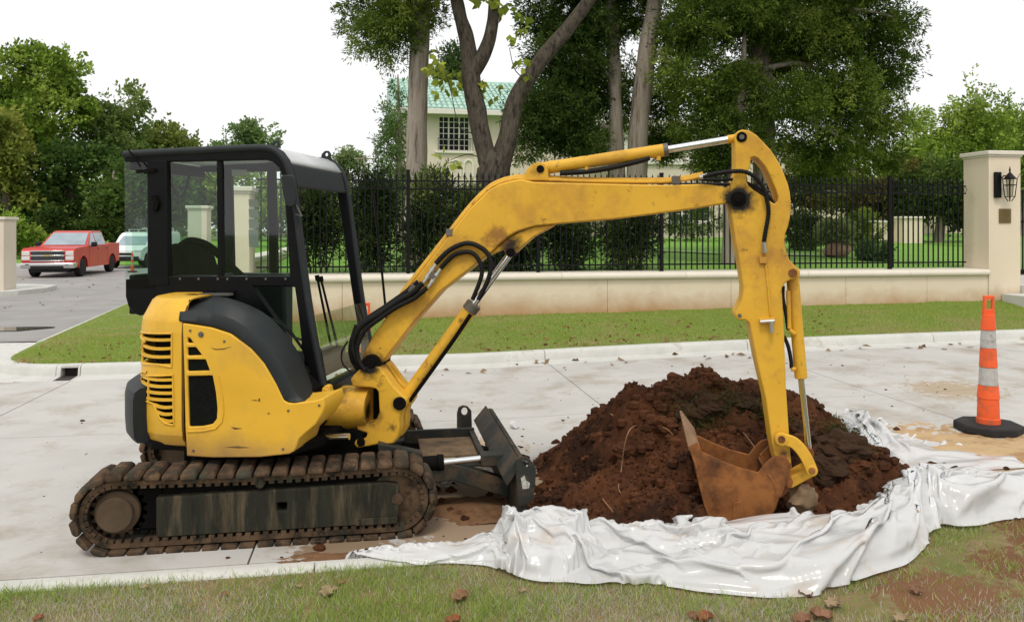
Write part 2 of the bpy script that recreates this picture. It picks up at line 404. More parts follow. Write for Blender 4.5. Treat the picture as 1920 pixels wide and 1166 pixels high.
ys = np.linspace(13.86, 34, 30); X = np.zeros((30, 16)); Y = np.zeros_like(X)
for i, yy in enumerate(ys): X[i] = np.linspace(xe(yy) + .005, -2.62, 16); Y[i] = yy
Z = lawn_z(X, np.minimum(Y, 13.86)); Z = Z + 0 * X
o = gridmesh('drive_lawn', X, Y, Z, m_lawn); tag(o, kind='structure')
gx, gy = np.meshgrid(np.linspace(-12, 16, 260), np.concatenate([np.linspace(-3, 3.2, 14), np.linspace(3.25, 4.42, 60)]))
gz = .105 + gs(gx) + .010 * fbm(gx * 5, gy * 5, seed=11, oct=3) * sst(4.42, 4.3, gy)
o = gridmesh('near_lawn', gx, gy, gz, m_soilg); tag(o, kind='structure')
def near_z(x, y): return .105 + gs(x) + .010 * fbm(np.asarray(x) * 5, np.asarray(y) * 5, seed=11, oct=3) * sst(4.42, 4.3, y)
# raised garden behind the wall
def gard_z(y): return np.interp(y, [14, 26, 40, 80], [1.10, 1.50, 1.75, 2.4])
gx, gy = np.meshgrid(np.linspace(-2.6, 70, 60), np.linspace(14.45, 90, 60)); gz = gard_z(gy) + .03 * fbm(gx * .5, gy * .5, seed=5)
o = gridmesh('garden_lawn', gx, gy, gz, m_gard); tag(o, kind='structure')
# back lawn beyond the side street
o = B().add([(-80, 46, 0.02), (-2.7, 46, 0.02), (-2.7, 120, .6), (-80, 120, .6)], [(0, 1, 2, 3)]).obj('back_lawn', m_gard, ang=0); tag(o, kind='structure')
sweepc = [(0, -.1), (0, .15), (.15, .15), (.18, 0), (.18, -.1)]
kb = B().add([(-70, 46, -.05), (-69, 46, -.05), (-69, 46.1, -.05), (-70, 46.1, -.05)], [(0, 1, 2, 3)]).obj('back_curb', m_curb, ang=0); tag(kb, kind='structure')
for k in range(12): sweep('curb_stone', [(-62 + 4 * k, 46, 0, -1, 0), (-62 + 4 * k + 3.98, 46, 0, -1, 0)], sweepc, kb, m_curb)

# --- boundary wall with coping
WY0, WY1, WX0, WX1 = 13.84, 14.50, -2.10, 11.72
wall = thing('boundary_wall', 'long low cream stucco wall with pale rounded coping under the iron fence', 'wall', ((WX0 + WX1) / 2, 14.1, .4))
xs = [WX0, -.6, 1.75, 4.05, 6.4, 8.7, 10.4, WX1]
for i in range(7): B().box(xs[i] + .003, xs[i + 1] - .003, WY0, WY1 - .05, .15, 1.05).obj('wall_panel', m_stucco, wall, bevel=.004)
xs = [WX0 + .02, .9, 3.2, 5.5, 7.9, 10.0, WX1 - .003]
for i in range(6):
    prof = [(13.80, 1.052), (13.775, 1.075), (13.768, 1.115), (13.79, 1.155), (13.83, 1.172), (14.50, 1.172), (14.50, 1.052)]
    B().prism(prof, lambda y_, z_, x_: (x_, y_, z_), xs[i] + .003, xs[i + 1] - .003).obj('coping_stone', m_stone, wall, ang=50)
# --- iron fence: posts, rails, single pickets with spear points and rings
FY = 14.17
fence = thing('iron_fence', 'tall black iron picket fence with spear points standing on the cream wall', 'fence', (4.5, FY, 1.17))
def picket_mesh():
    b = B(); r = .0105
    b.box(-r, r, -r, r, 1.205, 2.84)
    b.lathe((0, 0, 2.84), [(.012, 0), (.020, .012), (.012, .028), (.024, .045), (.019, .06), (.002, .125)], 6)
    return b
posts = [-1.81, .52, 2.85, 5.18, 7.51, 9.84]
FX0, FX1 = -2.05, 11.50
pk = None; rg = None; k = 0
x = FX0 + .08
while x < FX1:
    if all(abs(x - p) > .045 for p in posts):
        if pk is None:
            bb = picket_mesh(); me = bb.mesh('picket', (0, 0, 0)); pk = link('picket', me, m_iron, fence); pk.location = (x - 4.5, 0, -1.17)
            b2 = B(); pts = [(.036 * math.cos(a), 0, 2.73 + .036 * math.sin(a)) for a in [2 * math.pi * q / 14 for q in range(15)]]; b2.tube(pts, .005, 5, cap=False)
            rg = link('fence_ring', b2.mesh('fence_ring'), m_iron, fence); rg.location = (x + .0545 - 4.5, 0, -1.17)
        else:
            inst(pk, fence, (x - 4.5, 0, -1.17))
            if all(abs(x + .0545 - p) > .07 for p in posts): inst(rg, fence, (x + .0545 - 4.5, 0, -1.17))
    x += .109
for p in posts:
    B().box(p - .032, p + .032, FY - .032, FY + .032, 1.17, 2.98).box(p - .036, p + .036, FY - .036, FY + .036, 2.98, 2.995).obj('fence_post', m_iron, fence, bevel=.003)
edges = [FX0] + posts + [FX1]
for i in range(len(edges) - 1):
    for z in (2.80, 2.66, 1.30):
        B().box(edges[i] + (.033 if i else 0), edges[i + 1] - (.033 if i < len(posts) else 0), FY - .014, FY + .014, z - .014, z + .014).obj('fence_rail', m_iron, fence)
# --- pillars
def pillar(x0, x1, y0, y1, z0, z1, label, cat='pillar', group=None, mat=None):
    t = thing('gate_pillar', label, cat, ((x0 + x1) / 2, (y0 + y1) / 2, z0), group)
    B().box(x0, x1, y0, y1, z0 - .3, z1 - .12).obj('shaft', mat or m_stucco, t, bevel=.006)
    c = B(); e = .055
    c.box(x0 - e * .5, x1 + e * .5, y0 - e * .5, y1 + e * .5, z1 - .118, z1 - .085); c.box(x0 - e, x1 + e, y0 - e, y1 + e, z1 - .083, z1)
    c.obj('cap_stone', m_stone, t, bevel=.02, seg=3)
    return t
pillar(11.722, 12.42, 13.82, 14.51, .35, 3.48, 'tall cream pillar with lantern and bronze plaque at the fence end')
pillar(-2.56, -2.105, 13.80, 14.4, .3, 2.66, 'cream pillar at the drive end of the fence, seen behind the cab')
pillar(-5.15, -4.65, 23.1, 23.7, .2, 2.6, 'distant cream pillar beside the driveway lawn, seen through the cab glass', mat=m_stucco2)
pillar(-12.0, -11.0, 26.0, 26.85, .1, 2.32, 'cream pillar on the concrete island by the side street', mat=m_stucco2)
rw = thing('return_wall', 'cream garden wall running back beside the driveway lawn behind the cab', 'wall', (-2.4, 20, .3))
B().box(-2.50, -2.2, 14.41, 34, .1, 1.35).obj('wall_panel', m_stucco, rw); B().box(-2.55, -2.15, 14.41, 34, 1.352, 1.45).obj('coping_stone', m_stone, rw, bevel=.02)
isl = B(); pts = [(-16, 25.2), (-11.6, 25.3), (-10.6, 26.0), (-10.25, 27.2), (-10.4, 28.4), (-11.5, 29), (-16, 29)]
isl.prism(pts, lambda x_, y_, z_: (x_, y_, z_), -.05, .13); o = isl.obj('traffic_island', m_curb, bevel=.02); tag(o, kind='structure')
# lantern on the pillar
lx, lz = atY(1895, 342, 13.6)[0], 2.78
ln = thing('wall_lantern', 'black iron lantern with glass panes mounted on the tall pillar', 'lantern', (lx, 13.64, lz - .3))
B().box(lx - .19, lx - .07, 13.74, 13.818, lz - .22, lz + .28).obj('back_plate', m_iron, ln, bevel=.01)
b = B()
for sx in (-1, 1):
    for sy in (-1, 1):
        b.tube([(lx + sx * .085, 13.62 + sy * .085, lz + .14), (lx + sx * .06, 13.62 + sy * .06, lz - .2), (lx + sx * .02, 13.62 + sy * .02, lz - .29)], .009, 6)
        b.tube([(lx + sx * .085, 13.62 + sy * .085, lz + .14), (lx + sx * .12, 13.62 + sy * .12, lz + .24)], .006, 5)
for z_, h in ((lz + .14, .088), (lz + .02, .078), (lz - .2, .062)):
    b.box(lx - h, lx + h, 13.62 - h, 13.62 + h, z_ - .008, z_ + .008)
b.obj('lantern_frame', m_iron, ln)
B().lathe((lx, 13.62, lz + .15), [(.105, 0), (.085, .03), (.03, .1), (.012, .12), (.018, .15), (.002, .24)], 8).obj('lantern_roof', m_iron, ln)
B().lathe((lx, 13.62, lz - .185), [(.052, 0), (.072, .31)], 8).obj('glass_chimney', glass_mat('lantern_glass', (.72, .72, .66), 1, .3), ln)
B().tube([(lx - .13, 13.75, lz + .1), (lx - .1, 13.66, lz + .2), (lx - .03, 13.62, lz + .2)], .012, 6).obj('bracket', m_iron, ln)
# plaque
m_brz = M('plaque_bronze', (.16, .115, .045), (.22, .165, .07), 30, .5, metal=.6, bump=.004, bscale=90)
pxx = atY(1885, 405, 13.8)[0]
pl = thing('bronze_plaque', 'small square bronze plaque with raised lines of lettering below the lantern', 'plaque', (pxx, 13.8, 2.07))
B().box(pxx - .13, pxx + .13, 13.80, 13.818, 2.07, 2.35).obj('plate', m_brz, pl, bevel=.003)
b = B()
for k in range(6):
    xx = pxx - .10
    while xx < pxx + .085:
        w_ = random.uniform(.012, .034); b.box(xx, xx + w_, 13.796, 13.8, 2.10 + .038 * k, 2.118 + .038 * k); xx += w_ + .01
b.obj('raised_lettering', m_brz, pl)
# steps and gate beside the pillar
st = thing('entrance_steps', 'grey stone entrance steps beside the tall pillar', 'steps', (13, 13.5, .5))
B().box(11.98, 14.6, 13.16, 13.80, .3, .70).obj('step', m_curb, st, bevel=.015); B().box(12.43, 14.6, 13.5, 14.6, .3, .86).obj('step', m_curb, st, bevel=.015); B().box(12.43, 14.6, 13.95, 15.6, .3, 1.02).obj('step', m_curb, st, bevel=.015)
gt = thing('iron_gate', 'black iron pedestrian gate beyond the tall pillar', 'gate', (13.1, 14.2, 1.03))
for k in range(10): B().box(12.47 + .11 * k, 12.49 + .11 * k, 14.19, 14.21, 1.05, 2.75).obj('gate_bar', m_iron, gt)
for z in (1.12, 2.1, 2.7): B().box(12.43, 13.55, 14.18, 14.22, z - .02, z + .02).obj('gate_rail', m_iron, gt)

# ------------------------------------------------------------------ house
HA = math.radians(1.5); hxv = Vector((math.cos(HA), math.sin(HA), 0)); hyv = Vector((-math.sin(HA), math.cos(HA), 0))
HP = Vector(atd(759, 430, 34.0)); HP.z = 0
def hs(a, b_, z): p = HP + hxv * a + hyv * b_; return (p.x, p.y, z)          # house coordinates
def atH(px, py, b_=0):
    r = ray(px, py); n = hyv; d = ((HP + hyv * b_).dot(n)) / (r[0] * n.x + r[1] * n.y); p = Vector(atd(px, py, d)); return ((p - HP).dot(hxv), p.z)
house = thing('house', 'cream two-storey villa with green tiled roof behind the trees', 'house', hs(8, 4, 1.6))
EZ = 7.0
m_white = M('white_trim', (.70, .67, .60), (.76, .73, .66), 6, .6)
m_dark = M('window_dark', (.02, .022, .024), rough=.12, spec=.6)
m_tile = M('green_tile', (.33, .52, .43), (.46, .65, .56), 2.5, .45, dirt=(.22, .38, .31), dscale=3, dthr=(.5, .7))
# front wall with a real window opening
w0 = atH(822, 217); w1 = atH(881, 284)
wa0, wz1, wa1, wz0 = w0[0], w0[1], w1[0], w1[1]
B().prism([(0, 1.2), (9, 1.2), (9, EZ), (0, EZ)], lambda a, z, b_: hs(a, b_, z), 0, .3, holes=[[(wa0, wz0), (wa1, wz0), (wa1, wz1), (wa0, wz1)]]).obj('wall', m_stucco2, house)
B().box(0, .3, .301, 9, 1.2, EZ, hs).box(8.7, 9, .301, 9, 1.2, EZ, hs).box(.301, 8.699, 8.7, 9, 1.2, EZ, hs).obj('wall', m_stucco2, house)
B().prism([(.3, EZ), (8.7, EZ)][:0] or [(0, EZ + .02), (9, EZ + .02), (4.5, EZ + 2.05)], lambda b_, z, a: hs(a, b_, z), .0, .3).obj('gable', m_stucco2, house)
B().box(9.001, 20, 2.2, 9, 1.2, 6.2, hs).obj('wall', m_stucco2, house)
B().box(8.9, 20.3, 1.8, 9.4, 6.2, 6.4, hs).obj('eave', m_white, house)
def window(a0, a1, z0, z1, b_, nc, nr, par):
    f = B()
    t = .05
    f.box(a0, a0 + t, b_ + .06, b_ + .14, z0, z1, hs).box(a1 - t, a1, b_ + .06, b_ + .14, z0, z1, hs).box(a0 + t, a1 - t, b_ + .06, b_ + .14, z0, z0 + t, hs).box(a0 + t, a1 - t, b_ + .06, b_ + .14, z1 - t, z1, hs)
    w = B().box(a0 + .02, a1 - .02, b_ + .15, b_ + .17, z0 + .02, z1 - .02, hs).obj('window', m_dark, par)
    f.obj('window_frame', m_white, w)
    for k in range(1, nc):
        x_ = a0 + (a1 - a0) * k / nc; h = .032 if nc > 3 and k in (2, 4) else .013
        B().box(x_ - h, x_ + h, b_ + .08, b_ + .135, z0 + t, z1 - t, hs).obj('muntin', m_white, w)
    for k in range(1, nr):
        z_ = z0 + (z1 - z0) * k / nr; B().box(a0 + t, a1 - t, b_ + .09, b_ + .125, z_ - .013, z_ + .013, hs).obj('muntin', m_white, w)
    B().box(a0 - .15, a1 + .15, b_ - .12, b_ + .05, z0 - .1, z0 - .004, hs).obj('window_sill', m_white, w, bevel=.01)
    return w
w = window(wa0, wa1, wz0, wz1, 0, 6, 6, house)
b = B(); zr = wz0 + (wz1 - wz0) * .34                       # low guard rail in front of the window
b.box(wa0 - .04, wa1 + .25, -.11, -.09, zr, zr + .025, hs)
for k in range(15): xx = wa0 - .02 + (wa1 - wa0 + .25) * k / 14; b.box(xx - .008, xx + .008, -.108, -.092, wz0 - .01, zr, hs)
b.obj('guard_rail', m_iron, w)
# arched reliefs under the window
for k in range(2):
    a0 = wa0 + .55 + .55 * k; b = B(); pts = [(a0, wz0 - 1.1), (a0, wz0 - .65)] + [(a0 + .2 - .2 * math.cos(t), wz0 - .65 + .28 * math.sin(t)) for t in [math.pi * q / 8 for q in range(1, 8)]] + [(a0 + .4, wz0 - .65), (a0 + .4, wz0 - 1.1)]
    b.tube([hs(p[0], -.02, p[1]) for p in pts], .05, 6); b.obj('arch_moulding', m_white, house)
# roof: deck, fascia, rows of barrel tiles
RB, RZ = 4.3, 2.0
B().add([hs(-.55, -.55, EZ), hs(9.5, -.55, EZ), hs(9.5, RB, EZ + RZ), hs(-.55, RB, EZ + RZ), hs(-.55, 9.4, EZ), hs(9.5, 9.4, EZ),
         hs(-.55, -.55, EZ - .12), hs(9.5, -.55, EZ - .12), hs(-.55, 9.4, EZ - .12), hs(9.5, 9.4, EZ - .12)], [(0, 1, 2, 3), (3, 2, 5, 4), (6, 8, 9, 7), (0, 6, 7, 1), (4, 5, 9, 8), (0, 3, 4, 8, 6), (1, 7, 9, 5, 2)]).obj('roof', m_tile, house, ang=0)
rf = B().box(-.6, 9.55, -.66, -.56, EZ - .2, EZ + .02, hs).obj('gutter', m_white, house, bevel=.02)
slope = math.atan2(RZ, RB + .55); L_ = math.hypot(RZ, RB + .55); rows, colsn = 9, 30
tm = B(); tl = L_ / rows * 1.08
sec = [(.105 * math.cos(t), .075 * math.sin(t)) for t in [math.pi * k / 7 for k in range(8)]]
rows_ = []
for e_ in (0, 1):
    k_ = 1 - .12 * e_
    rows_.append([(s_[0] * k_, tl * e_, s_[1] * k_ + .012 - .02 * e_) for s_ in sec])
tm.grid(rows_); tm.f.append(tuple(range(7, -1, -1))); tm.mi.append(0)
tme = tm.mesh('roof_tile')
first = None
for i in range(colsn):
    for j in range(rows):
        a = -.42 + .235 * i; t = j / rows * L_
        p = hs(a, -.55 + t * math.cos(slope), EZ + .02 + t * math.sin(slope))
        off = Vector(p) - LOC[house.name]
        if first is None: first = link('roof_tile', tme, m_tile, house); first.location = off; first.rotation_euler = (slope, 0, HA)
        else: inst(first, house, off, (slope, 0, HA))
b = B()
for k in range(26): b.tube([hs(-.5 + .39 * k, RB, EZ + RZ + .03), hs(-.12 + .39 * k, RB, EZ + RZ + .05)], [.12, .10], 8)
b.obj('ridge_tiles', m_tile, house)
# porch with columns on the right of the house
q0 = atH(1212, 305, -3); q1 = atH(1362, 305, -3); pa0, pa1 = q0[0], q1[0]; pz = atH(1285, 299, -3)[1]
B().box(pa0, pa1, -3, 2.15, 1.2, pz - .25, hs).obj('porch', m_stucco2, house, bevel=.02)
B().box(pa0 - .12, pa1 + .12, -3.12, 2.14, pz - .248, pz, hs).obj('porch_cornice', m_white, house, bevel=.03)
for px in (1172, 1212, 1251, 1292, 1332):
    a_ = atH(px, 290, -2.7)[0]; base = hs(a_, -2.7, pz)
    if a_ < pa0 - .1: base = hs(a_, -2.7, 1.6)
    hh = 6.1 - base[2]
    B().lathe(base, [(.19, 0), (.19, .06), (.15, .1), (.145, hh * .5), (.12, hh - .15), (.18, hh - .08), (.18, hh)], 14).obj('column', m_white, house)
B().box(pa0 - 2.0, pa1 + .3, -3.2, 2.2, 6.1, 6.45, hs).obj('porch_roof', m_white, house)
c0 = atH(1251, 386, -3); c1 = atH(1330, 416, -3)
window(c0[0], c1[0], c1[1], c0[1], -3.16, 6, 2, house)
for px in (1005, 1085, 1172): 
    a_ = atH(px, 280, 2.2)[0]; window(a_ - .5, a_ + .5, 3.9, 5.6, 2.04, 2, 4, house)

# ------------------------------------------------------------------ garden walls, path, topiary stone
def gwall(px0, py0, px1, py1, d, thick, label):
    a = atd(px0, py0, d); c = atd(px1, py1, d); z0 = gard_z(a[1]) - .2
    t = thing('garden_wall', label, 'wall', ((a[0] + c[0]) / 2, a[1], z0 + .2))
    B().box(a[0], c[0], a[1], a[1] + thick, z0, a[2] - .08).obj('wall_panel', m_stucco, t)
    B().box(a[0] - .06, c[0] + .06, a[1] - .06, a[1] + thick + .06, a[2] - .078, a[2]).obj('coping_stone', m_stone, t, bevel=.02)
gwall(1640, 414, 1700, 460, 28, .4, 'low cream garden wall left of its square pier, beyond the lawn')
gwall(1694, 406, 1735, 456, 27.6, .75, 'square cream garden pier ending the low wall beyond the lawn')
gwall(1490, 391, 1600, 425, 38, .4, 'far cream garden wall behind the round bushes')
gwall(1700, 384, 1900, 450, 42, .4, 'tall far cream garden wall under the cedar branches')
def on_garden(px, py):                                    # first point where the view ray meets the garden slope
    best = None
    for d in np.arange(14.5, 45, .05):
        p = atd(px, py, d)
        if p[1] > 14.5 and p[2] <= gard_z(p[1]) + .03: return (p[0], p[1], float(gard_z(p[1])) + .03)
        e = p[2] - gard_z(p[1])
        if best is None or e < best[0]: best = (e, p)
    p = best[1]; return (p[0], p[1], float(gard_z(p[1])) + .03)
m_path = M('path_concrete', (.62, .60, .55), (.7, .68, .63), 2, .85)
b = B(); pp = []
for (px, py) in ((1180, 468), (1300, 472), (1420, 477), (1530, 478), (1640, 485), (1740, 493), (1850, 503)):
    pp.append(on_garden(px, py))
b.grid([[(p[0], p[1] - .22, p[2] + .012) for p in pp], [(p[0], p[1] + .22, p[2] + .012) for p in pp]]); tag(b.obj('garden_path', m_path, ang=0), kind='structure')
b = B(); pp = []
for (px, py) in ((1735, 456), (1800, 459), (1900, 463)):
    pp.append(on_garden(px, py))
b.grid([[(p[0], p[1] - .3, p[2] + .012) for p in pp], [(p[0], p[1] + .3, p[2] + .012) for p in pp]]); tag(b.obj('garden_path', m_path, ang=0), kind='structure')

# ================================================================== VEGETATION
m_leaf = leaf_mat('foliage', .35, .006); m_hleaf = leaf_mat('glossy_foliage', .2, .025); m_blade = leaf_mat('grass_blades', .35, .004)
m_bark = M('cedar_bark', (.25, .21, .17), (.42, .37, .31), 26, .95, bump=.035, bscale=34, stretch=(1, 1, .10), dirt=(.075, .055, .04), dscale=13, dthr=(.50, .66), dirt2=(.17, .10, .065), d2scale=5, d2thr=(.58, .75))
m_bark2 = M('dark_bark', (.055, .045, .033), (.11, .092, .07), 24, .95, bump=.035, bscale=30, stretch=(1, 1, .3), dirt=(.022, .018, .013), dscale=14, dthr=(.48, .64), dirt2=(.22, .21, .17), d2scale=4, d2thr=(.6, .75))
def unit(a): return a / np.maximum(np.linalg.norm(a, axis=-1, keepdims=True), 1e-9)
def leafquads(P, A, l, w, rg):
    n = len(P); Bv = unit(np.cross(A, rg.normal(size=(n, 3)))); l = l[:, None]; w = w[:, None]
    return np.stack([P, P + A * l * .45 + Bv * w * .5, P + A * l, P + A * l * .45 - Bv * w * .5], 1)
def blob(px, py, d, r, ry=None, dy=1.0):
    k = d / FPX; return (np.array(atd(px, py, d)), np.array([r * k, r * k * dy, (ry or r) * k]))
def foliage(blobs, n, nl, slen, ll, lw, pal, seed, droop=.3, shell=.55, out=.8, gap=-.28):
    """sprays of small leaves spread through ellipsoids"""
    rg = np.random.default_rng(seed); vol = np.array([np.prod(b[1]) ** .8 for b in blobs]); bi = rg.choice(len(blobs), n, p=vol / vol.sum())
    C = np.array([b[0] for b in blobs])[bi]; R = np.array([b[1] for b in blobs])[bi]
    D = unit(rg.normal(size=(n, 3))); rad = rg.random(n) ** shell
    rad *= 1 + .25 * vn(D[:, 0] * 3 + bi, D[:, 1] * 3, D[:, 2] * 3, seed)          # uneven outline
    # gaps: drop sprays where a coarse noise is low
    P = C + D * R * rad[:, None]
    keep = vn(P[:, 0] * 1.1 / slen * .5, P[:, 1] * 1.1 / slen * .5, P[:, 2] * 1.3 / slen * .5, seed + 9) > gap
    P, D, bi = P[keep], D[keep], bi[keep]; n = len(P)
    A = unit(D * out + rg.normal(size=(n, 3)) * .5 + np.array([0, 0, -droop]))
    sl = slen * rg.uniform(.6, 1.3, n)
    t = rg.random((n, nl)); side = rg.normal(size=(n, nl, 3)); side -= (side * A[:, None]).sum(-1, keepdims=True) * A[:, None]
    LP = P[:, None] + A[:, None] * (t * sl[:, None])[..., None] + side * (sl[:, None] * .16 * (1.1 - t))[..., None]
    LA = unit(A[:, None] * .9 + side * .7)
    LP, LA = LP.reshape(-1, 3), LA.reshape(-1, 3); m = len(LP)
    V = leafquads(LP, LA, ll * rg.uniform(.6, 1.3, m), lw * rg.uniform(.7, 1.3, m), rg)
    pal = np.array(pal); tone = np.repeat(np.clip(.5 + .5 * vn(P[:, 0] / slen * .7, P[:, 1] / slen * .7, P[:, 2] / slen * .7, seed + 4) + rg.normal(0, .15, n), 0, 1), nl)
    k = tone * (len(pal) - 1); i0 = np.clip(k.astype(int), 0, len(pal) - 2); fr = (k - i0)[:, None]
    c = pal[i0] * (1 - fr) + pal[i0 + 1] * fr; c = c * rg.uniform(.75, 1.25, (m, 1))
    return V, c
def limb(b, pts, rs, seed=0, n=12, rough=.12):
    P = spline(pts, 7); m = len(P); R = np.interp(np.linspace(0, 1, m), np.linspace(0, 1, len(rs)), rs)
    o = len(b.v); b.tube(P, list(R), n)
    for i in range(m):
        for k in range(n):
            j = o + i * n + k; v = Vector(b.v[j]); q = float(vn(np.array([k * .9 + seed]), np.array([i * .35]), 0, seed)[0]); b.v[j] = tuple(P[i] + (v - P[i]) * (1 + rough * q))
def gz(x, y): return float(gard_z(y))
def tree(name, label, limbs, fol, mat=None, group=None, mleaf=None, base=None):
    p0 = limbs[0][0][0] if limbs else base
    t = thing(name, label, 'tree' if 'shrub' not in name and 'bush' not in name else 'shrub', tuple(p0), group)
    if limbs:
        b = B()
        for i, (pts, rs) in enumerate(limbs): limb(b, pts, rs, i + len(label))
        b.obj('trunk', mat or m_bark, t, ang=0)
        bpy.data.objects[t.children[-1].name].data.polygons.foreach_set('use_smooth', [True] * len(t.children[-1].data.polygons))
    if fol: quads('crown', fol[0], mleaf or m_leaf, t, cols=fol[1])
    return t
def pxl(pts, d): return [atd(p[0], p[1], d if len(p) < 3 else p[2]) for p in pts]
def pr(r, d): return r * d / FPX
def ground_pt(px, d):
    p = atd(px, 430, d); z = gz(p[0], p[1]) - .15; return (p[0], p[1], z)
CED = [(.030, .058, .010), (.080, .130, .020), (.150, .210, .032), (.25, .31, .06)]
CEDB = [(.018, .040, .010), (.048, .086, .018), (.088, .140, .030), (.15, .21, .05)]
GRN = [(.06, .115, .016), (.16, .25, .034), (.29, .40, .065), (.45, .55, .13)]
LIM = [(.20, .28, .03), (.30, .36, .05), (.42, .46, .08)]
# A: pale bare cedar trunk, foliage above on its left
d = 17.0
A_l = [([ground_pt(779, d)] + pxl([(780, 320), (783, 200), (786, 100), (790, 0), (794, -130), (797, -330)], d), [pr(24, d), pr(20, d), pr(19, d), pr(18, d), pr(17, d), pr(14, d), pr(6, d)])]
A_l += [(pxl([(786, 60), (740, 40), (680, 55), (648, 48)], d), [.06, .05, .03, .012]), (pxl([(790, -20), (740, -60), (690, -70)], d), [.07, .05, .02]), (pxl([(786, 110), (812, 96), (825, 100)], d), [.035, .03, .01])]
A_b = [blob(700, 70, 17, 48, 34), blob(740, 40, 16.6, 60, 45), blob(690, 20, 17.3, 50, 34), blob(770, 10, 17, 55, 50), blob(656, 48, 17.2, 22, 13), blob(735, 95, 17, 38, 24), blob(800, 20, 17.4, 32, 34), blob(740, -90, 17, 140, 80), blob(810, -200, 17, 150, 100)]
tree('cedar_tree', 'pale bare cedar trunk with dark foliage high on its drive side', A_l, foliage(A_b, 5200, 16, .30, .10, .027, CED, 1, gap=-.4))
# B: forked broad-leaved tree with a few lime leaves
d = 16.2
B_l = [([ground_pt(922, d)] + pxl([(924, 330), (912, 290), (897, 225), (884, 150), (876, 80), (860, 20), (845, -60), (830, -200)], d), [pr(32, d), pr(30, d), pr(19, d), pr(18, d), pr(17, d), pr(14, d), pr(12, d), pr(10, d), pr(5, d)]),
       (pxl([(935, 325), (948, 270), (966, 190), (995, 140), (1038, 85), (1080, 35), (1130, -40), (1180, -150)], d), [pr(20, d), pr(18, d), pr(16, d), pr(15, d), pr(14, d), pr(13, d), pr(10, d), pr(5, d)]),
       (pxl([(884, 140), (908, 100), (922, 55), (927, 0), (935, -90)], d), [pr(16, d), pr(14, d), pr(12, d), pr(11, d), pr(5, d)]),
       (pxl([(884, 250), (860, 235), (845, 170), (830, 120)], d), [.012, .01, .008, .005]), (pxl([(985, 150), (965, 130), (955, 90)], d), [.012, .01, .006]), (pxl([(920, 305), (880, 290), (845, 300)], d), [.014, .01, .006])]
lb = [blob(825, 110, 16, 26, 34), blob(808, 160, 16, 16, 26), blob(845, 140, 16.4, 30, 30), blob(905, 160, 16.4, 22, 16), blob(960, 40, 16, 24, 34), blob(950, 160, 16, 16, 12), blob(988, 110, 16, 12, 18), blob(893, 238, 15.8, 16, 10), blob(838, 302, 15.8, 22, 14), blob(975, 20, 16.3, 20, 20), blob(850, -70, 16, 90, 60), blob(930, -90, 16, 90, 60)]
tree('catalpa_tree', 'forked dark-barked tree with a few large lime leaves', B_l, foliage(lb, 330, 4, .22, .19, .15, LIM, 2, droop=.8), mat=m_bark2)
# C, D: two straight trunks with the dark cedar mass between them and the forked tree
d = 19.5
C_l = [([ground_pt(1160, d)] + pxl([(1158, 320), (1153, 180), (1150, 80), (1146, 0), (1140, -200)], d), [pr(17, d), pr(15, d), pr(13, d), pr(12, d), pr(11, d), pr(7, d)])]
C_l += [(pxl([(1152, 150), (1100, 120), (1040, 170), (990, 230)], d), [.08, .06, .04, .015]), (pxl([(1148, 60), (1090, 30), (1020, 60)], d), [.08, .05, .02]), (pxl([(1156, 240), (1090, 240), (1020, 262)], d), [.06, .04, .015])]
C_b = [blob(1060, 110, 19.3, 75, 60), blob(1040, 200, 19, 62, 50), blob(1100, 40, 19.6, 80, 55), blob(1000, 225, 18.6, 42, 42), blob(1075, 255, 19, 55, 36), blob(1110, 170, 20, 55, 60), blob(1010, 30, 19.2, 38, 34), blob(1085, -60, 19.5, 120, 60), blob(985, 285, 18.6, 26, 22), blob(1120, 270, 20, 30, 24)]
tree('cedar_tree', 'dark dense cedar with a straight trunk beside the forked tree', C_l, foliage(C_b, 8000, 16, .32, .10, .030, CEDB, 3, gap=-.5))
d = 18.6
D_l = [([ground_pt(1190, d)] + pxl([(1193, 330), (1200, 220), (1212, 110), (1228, 0), (1245, -120), (1262, -300)], d), [pr(21, d), pr(19, d), pr(18, d), pr(17, d), pr(15, d), pr(13, d), pr(6, d)]), (pxl([(1208, 130), (1250, 90), (1290, 100)], d), [.06, .04, .02])]
D_b = [blob(1265, 60, 19.2, 48, 50), blob(1180, 30, 20.5, 40, 40), blob(1250, 180, 20, 42, 55), blob(1180, 180, 21, 30, 70), blob(1240, 270, 20.5, 40, 30), blob(1235, -60, 19, 100, 60)]
tree('cedar_tree', 'cedar with a leaning brown trunk between the straight trunk and the big cedar', D_l, foliage(D_b, 4000, 16, .32, .10, .029, CED, 4, gap=-.45))
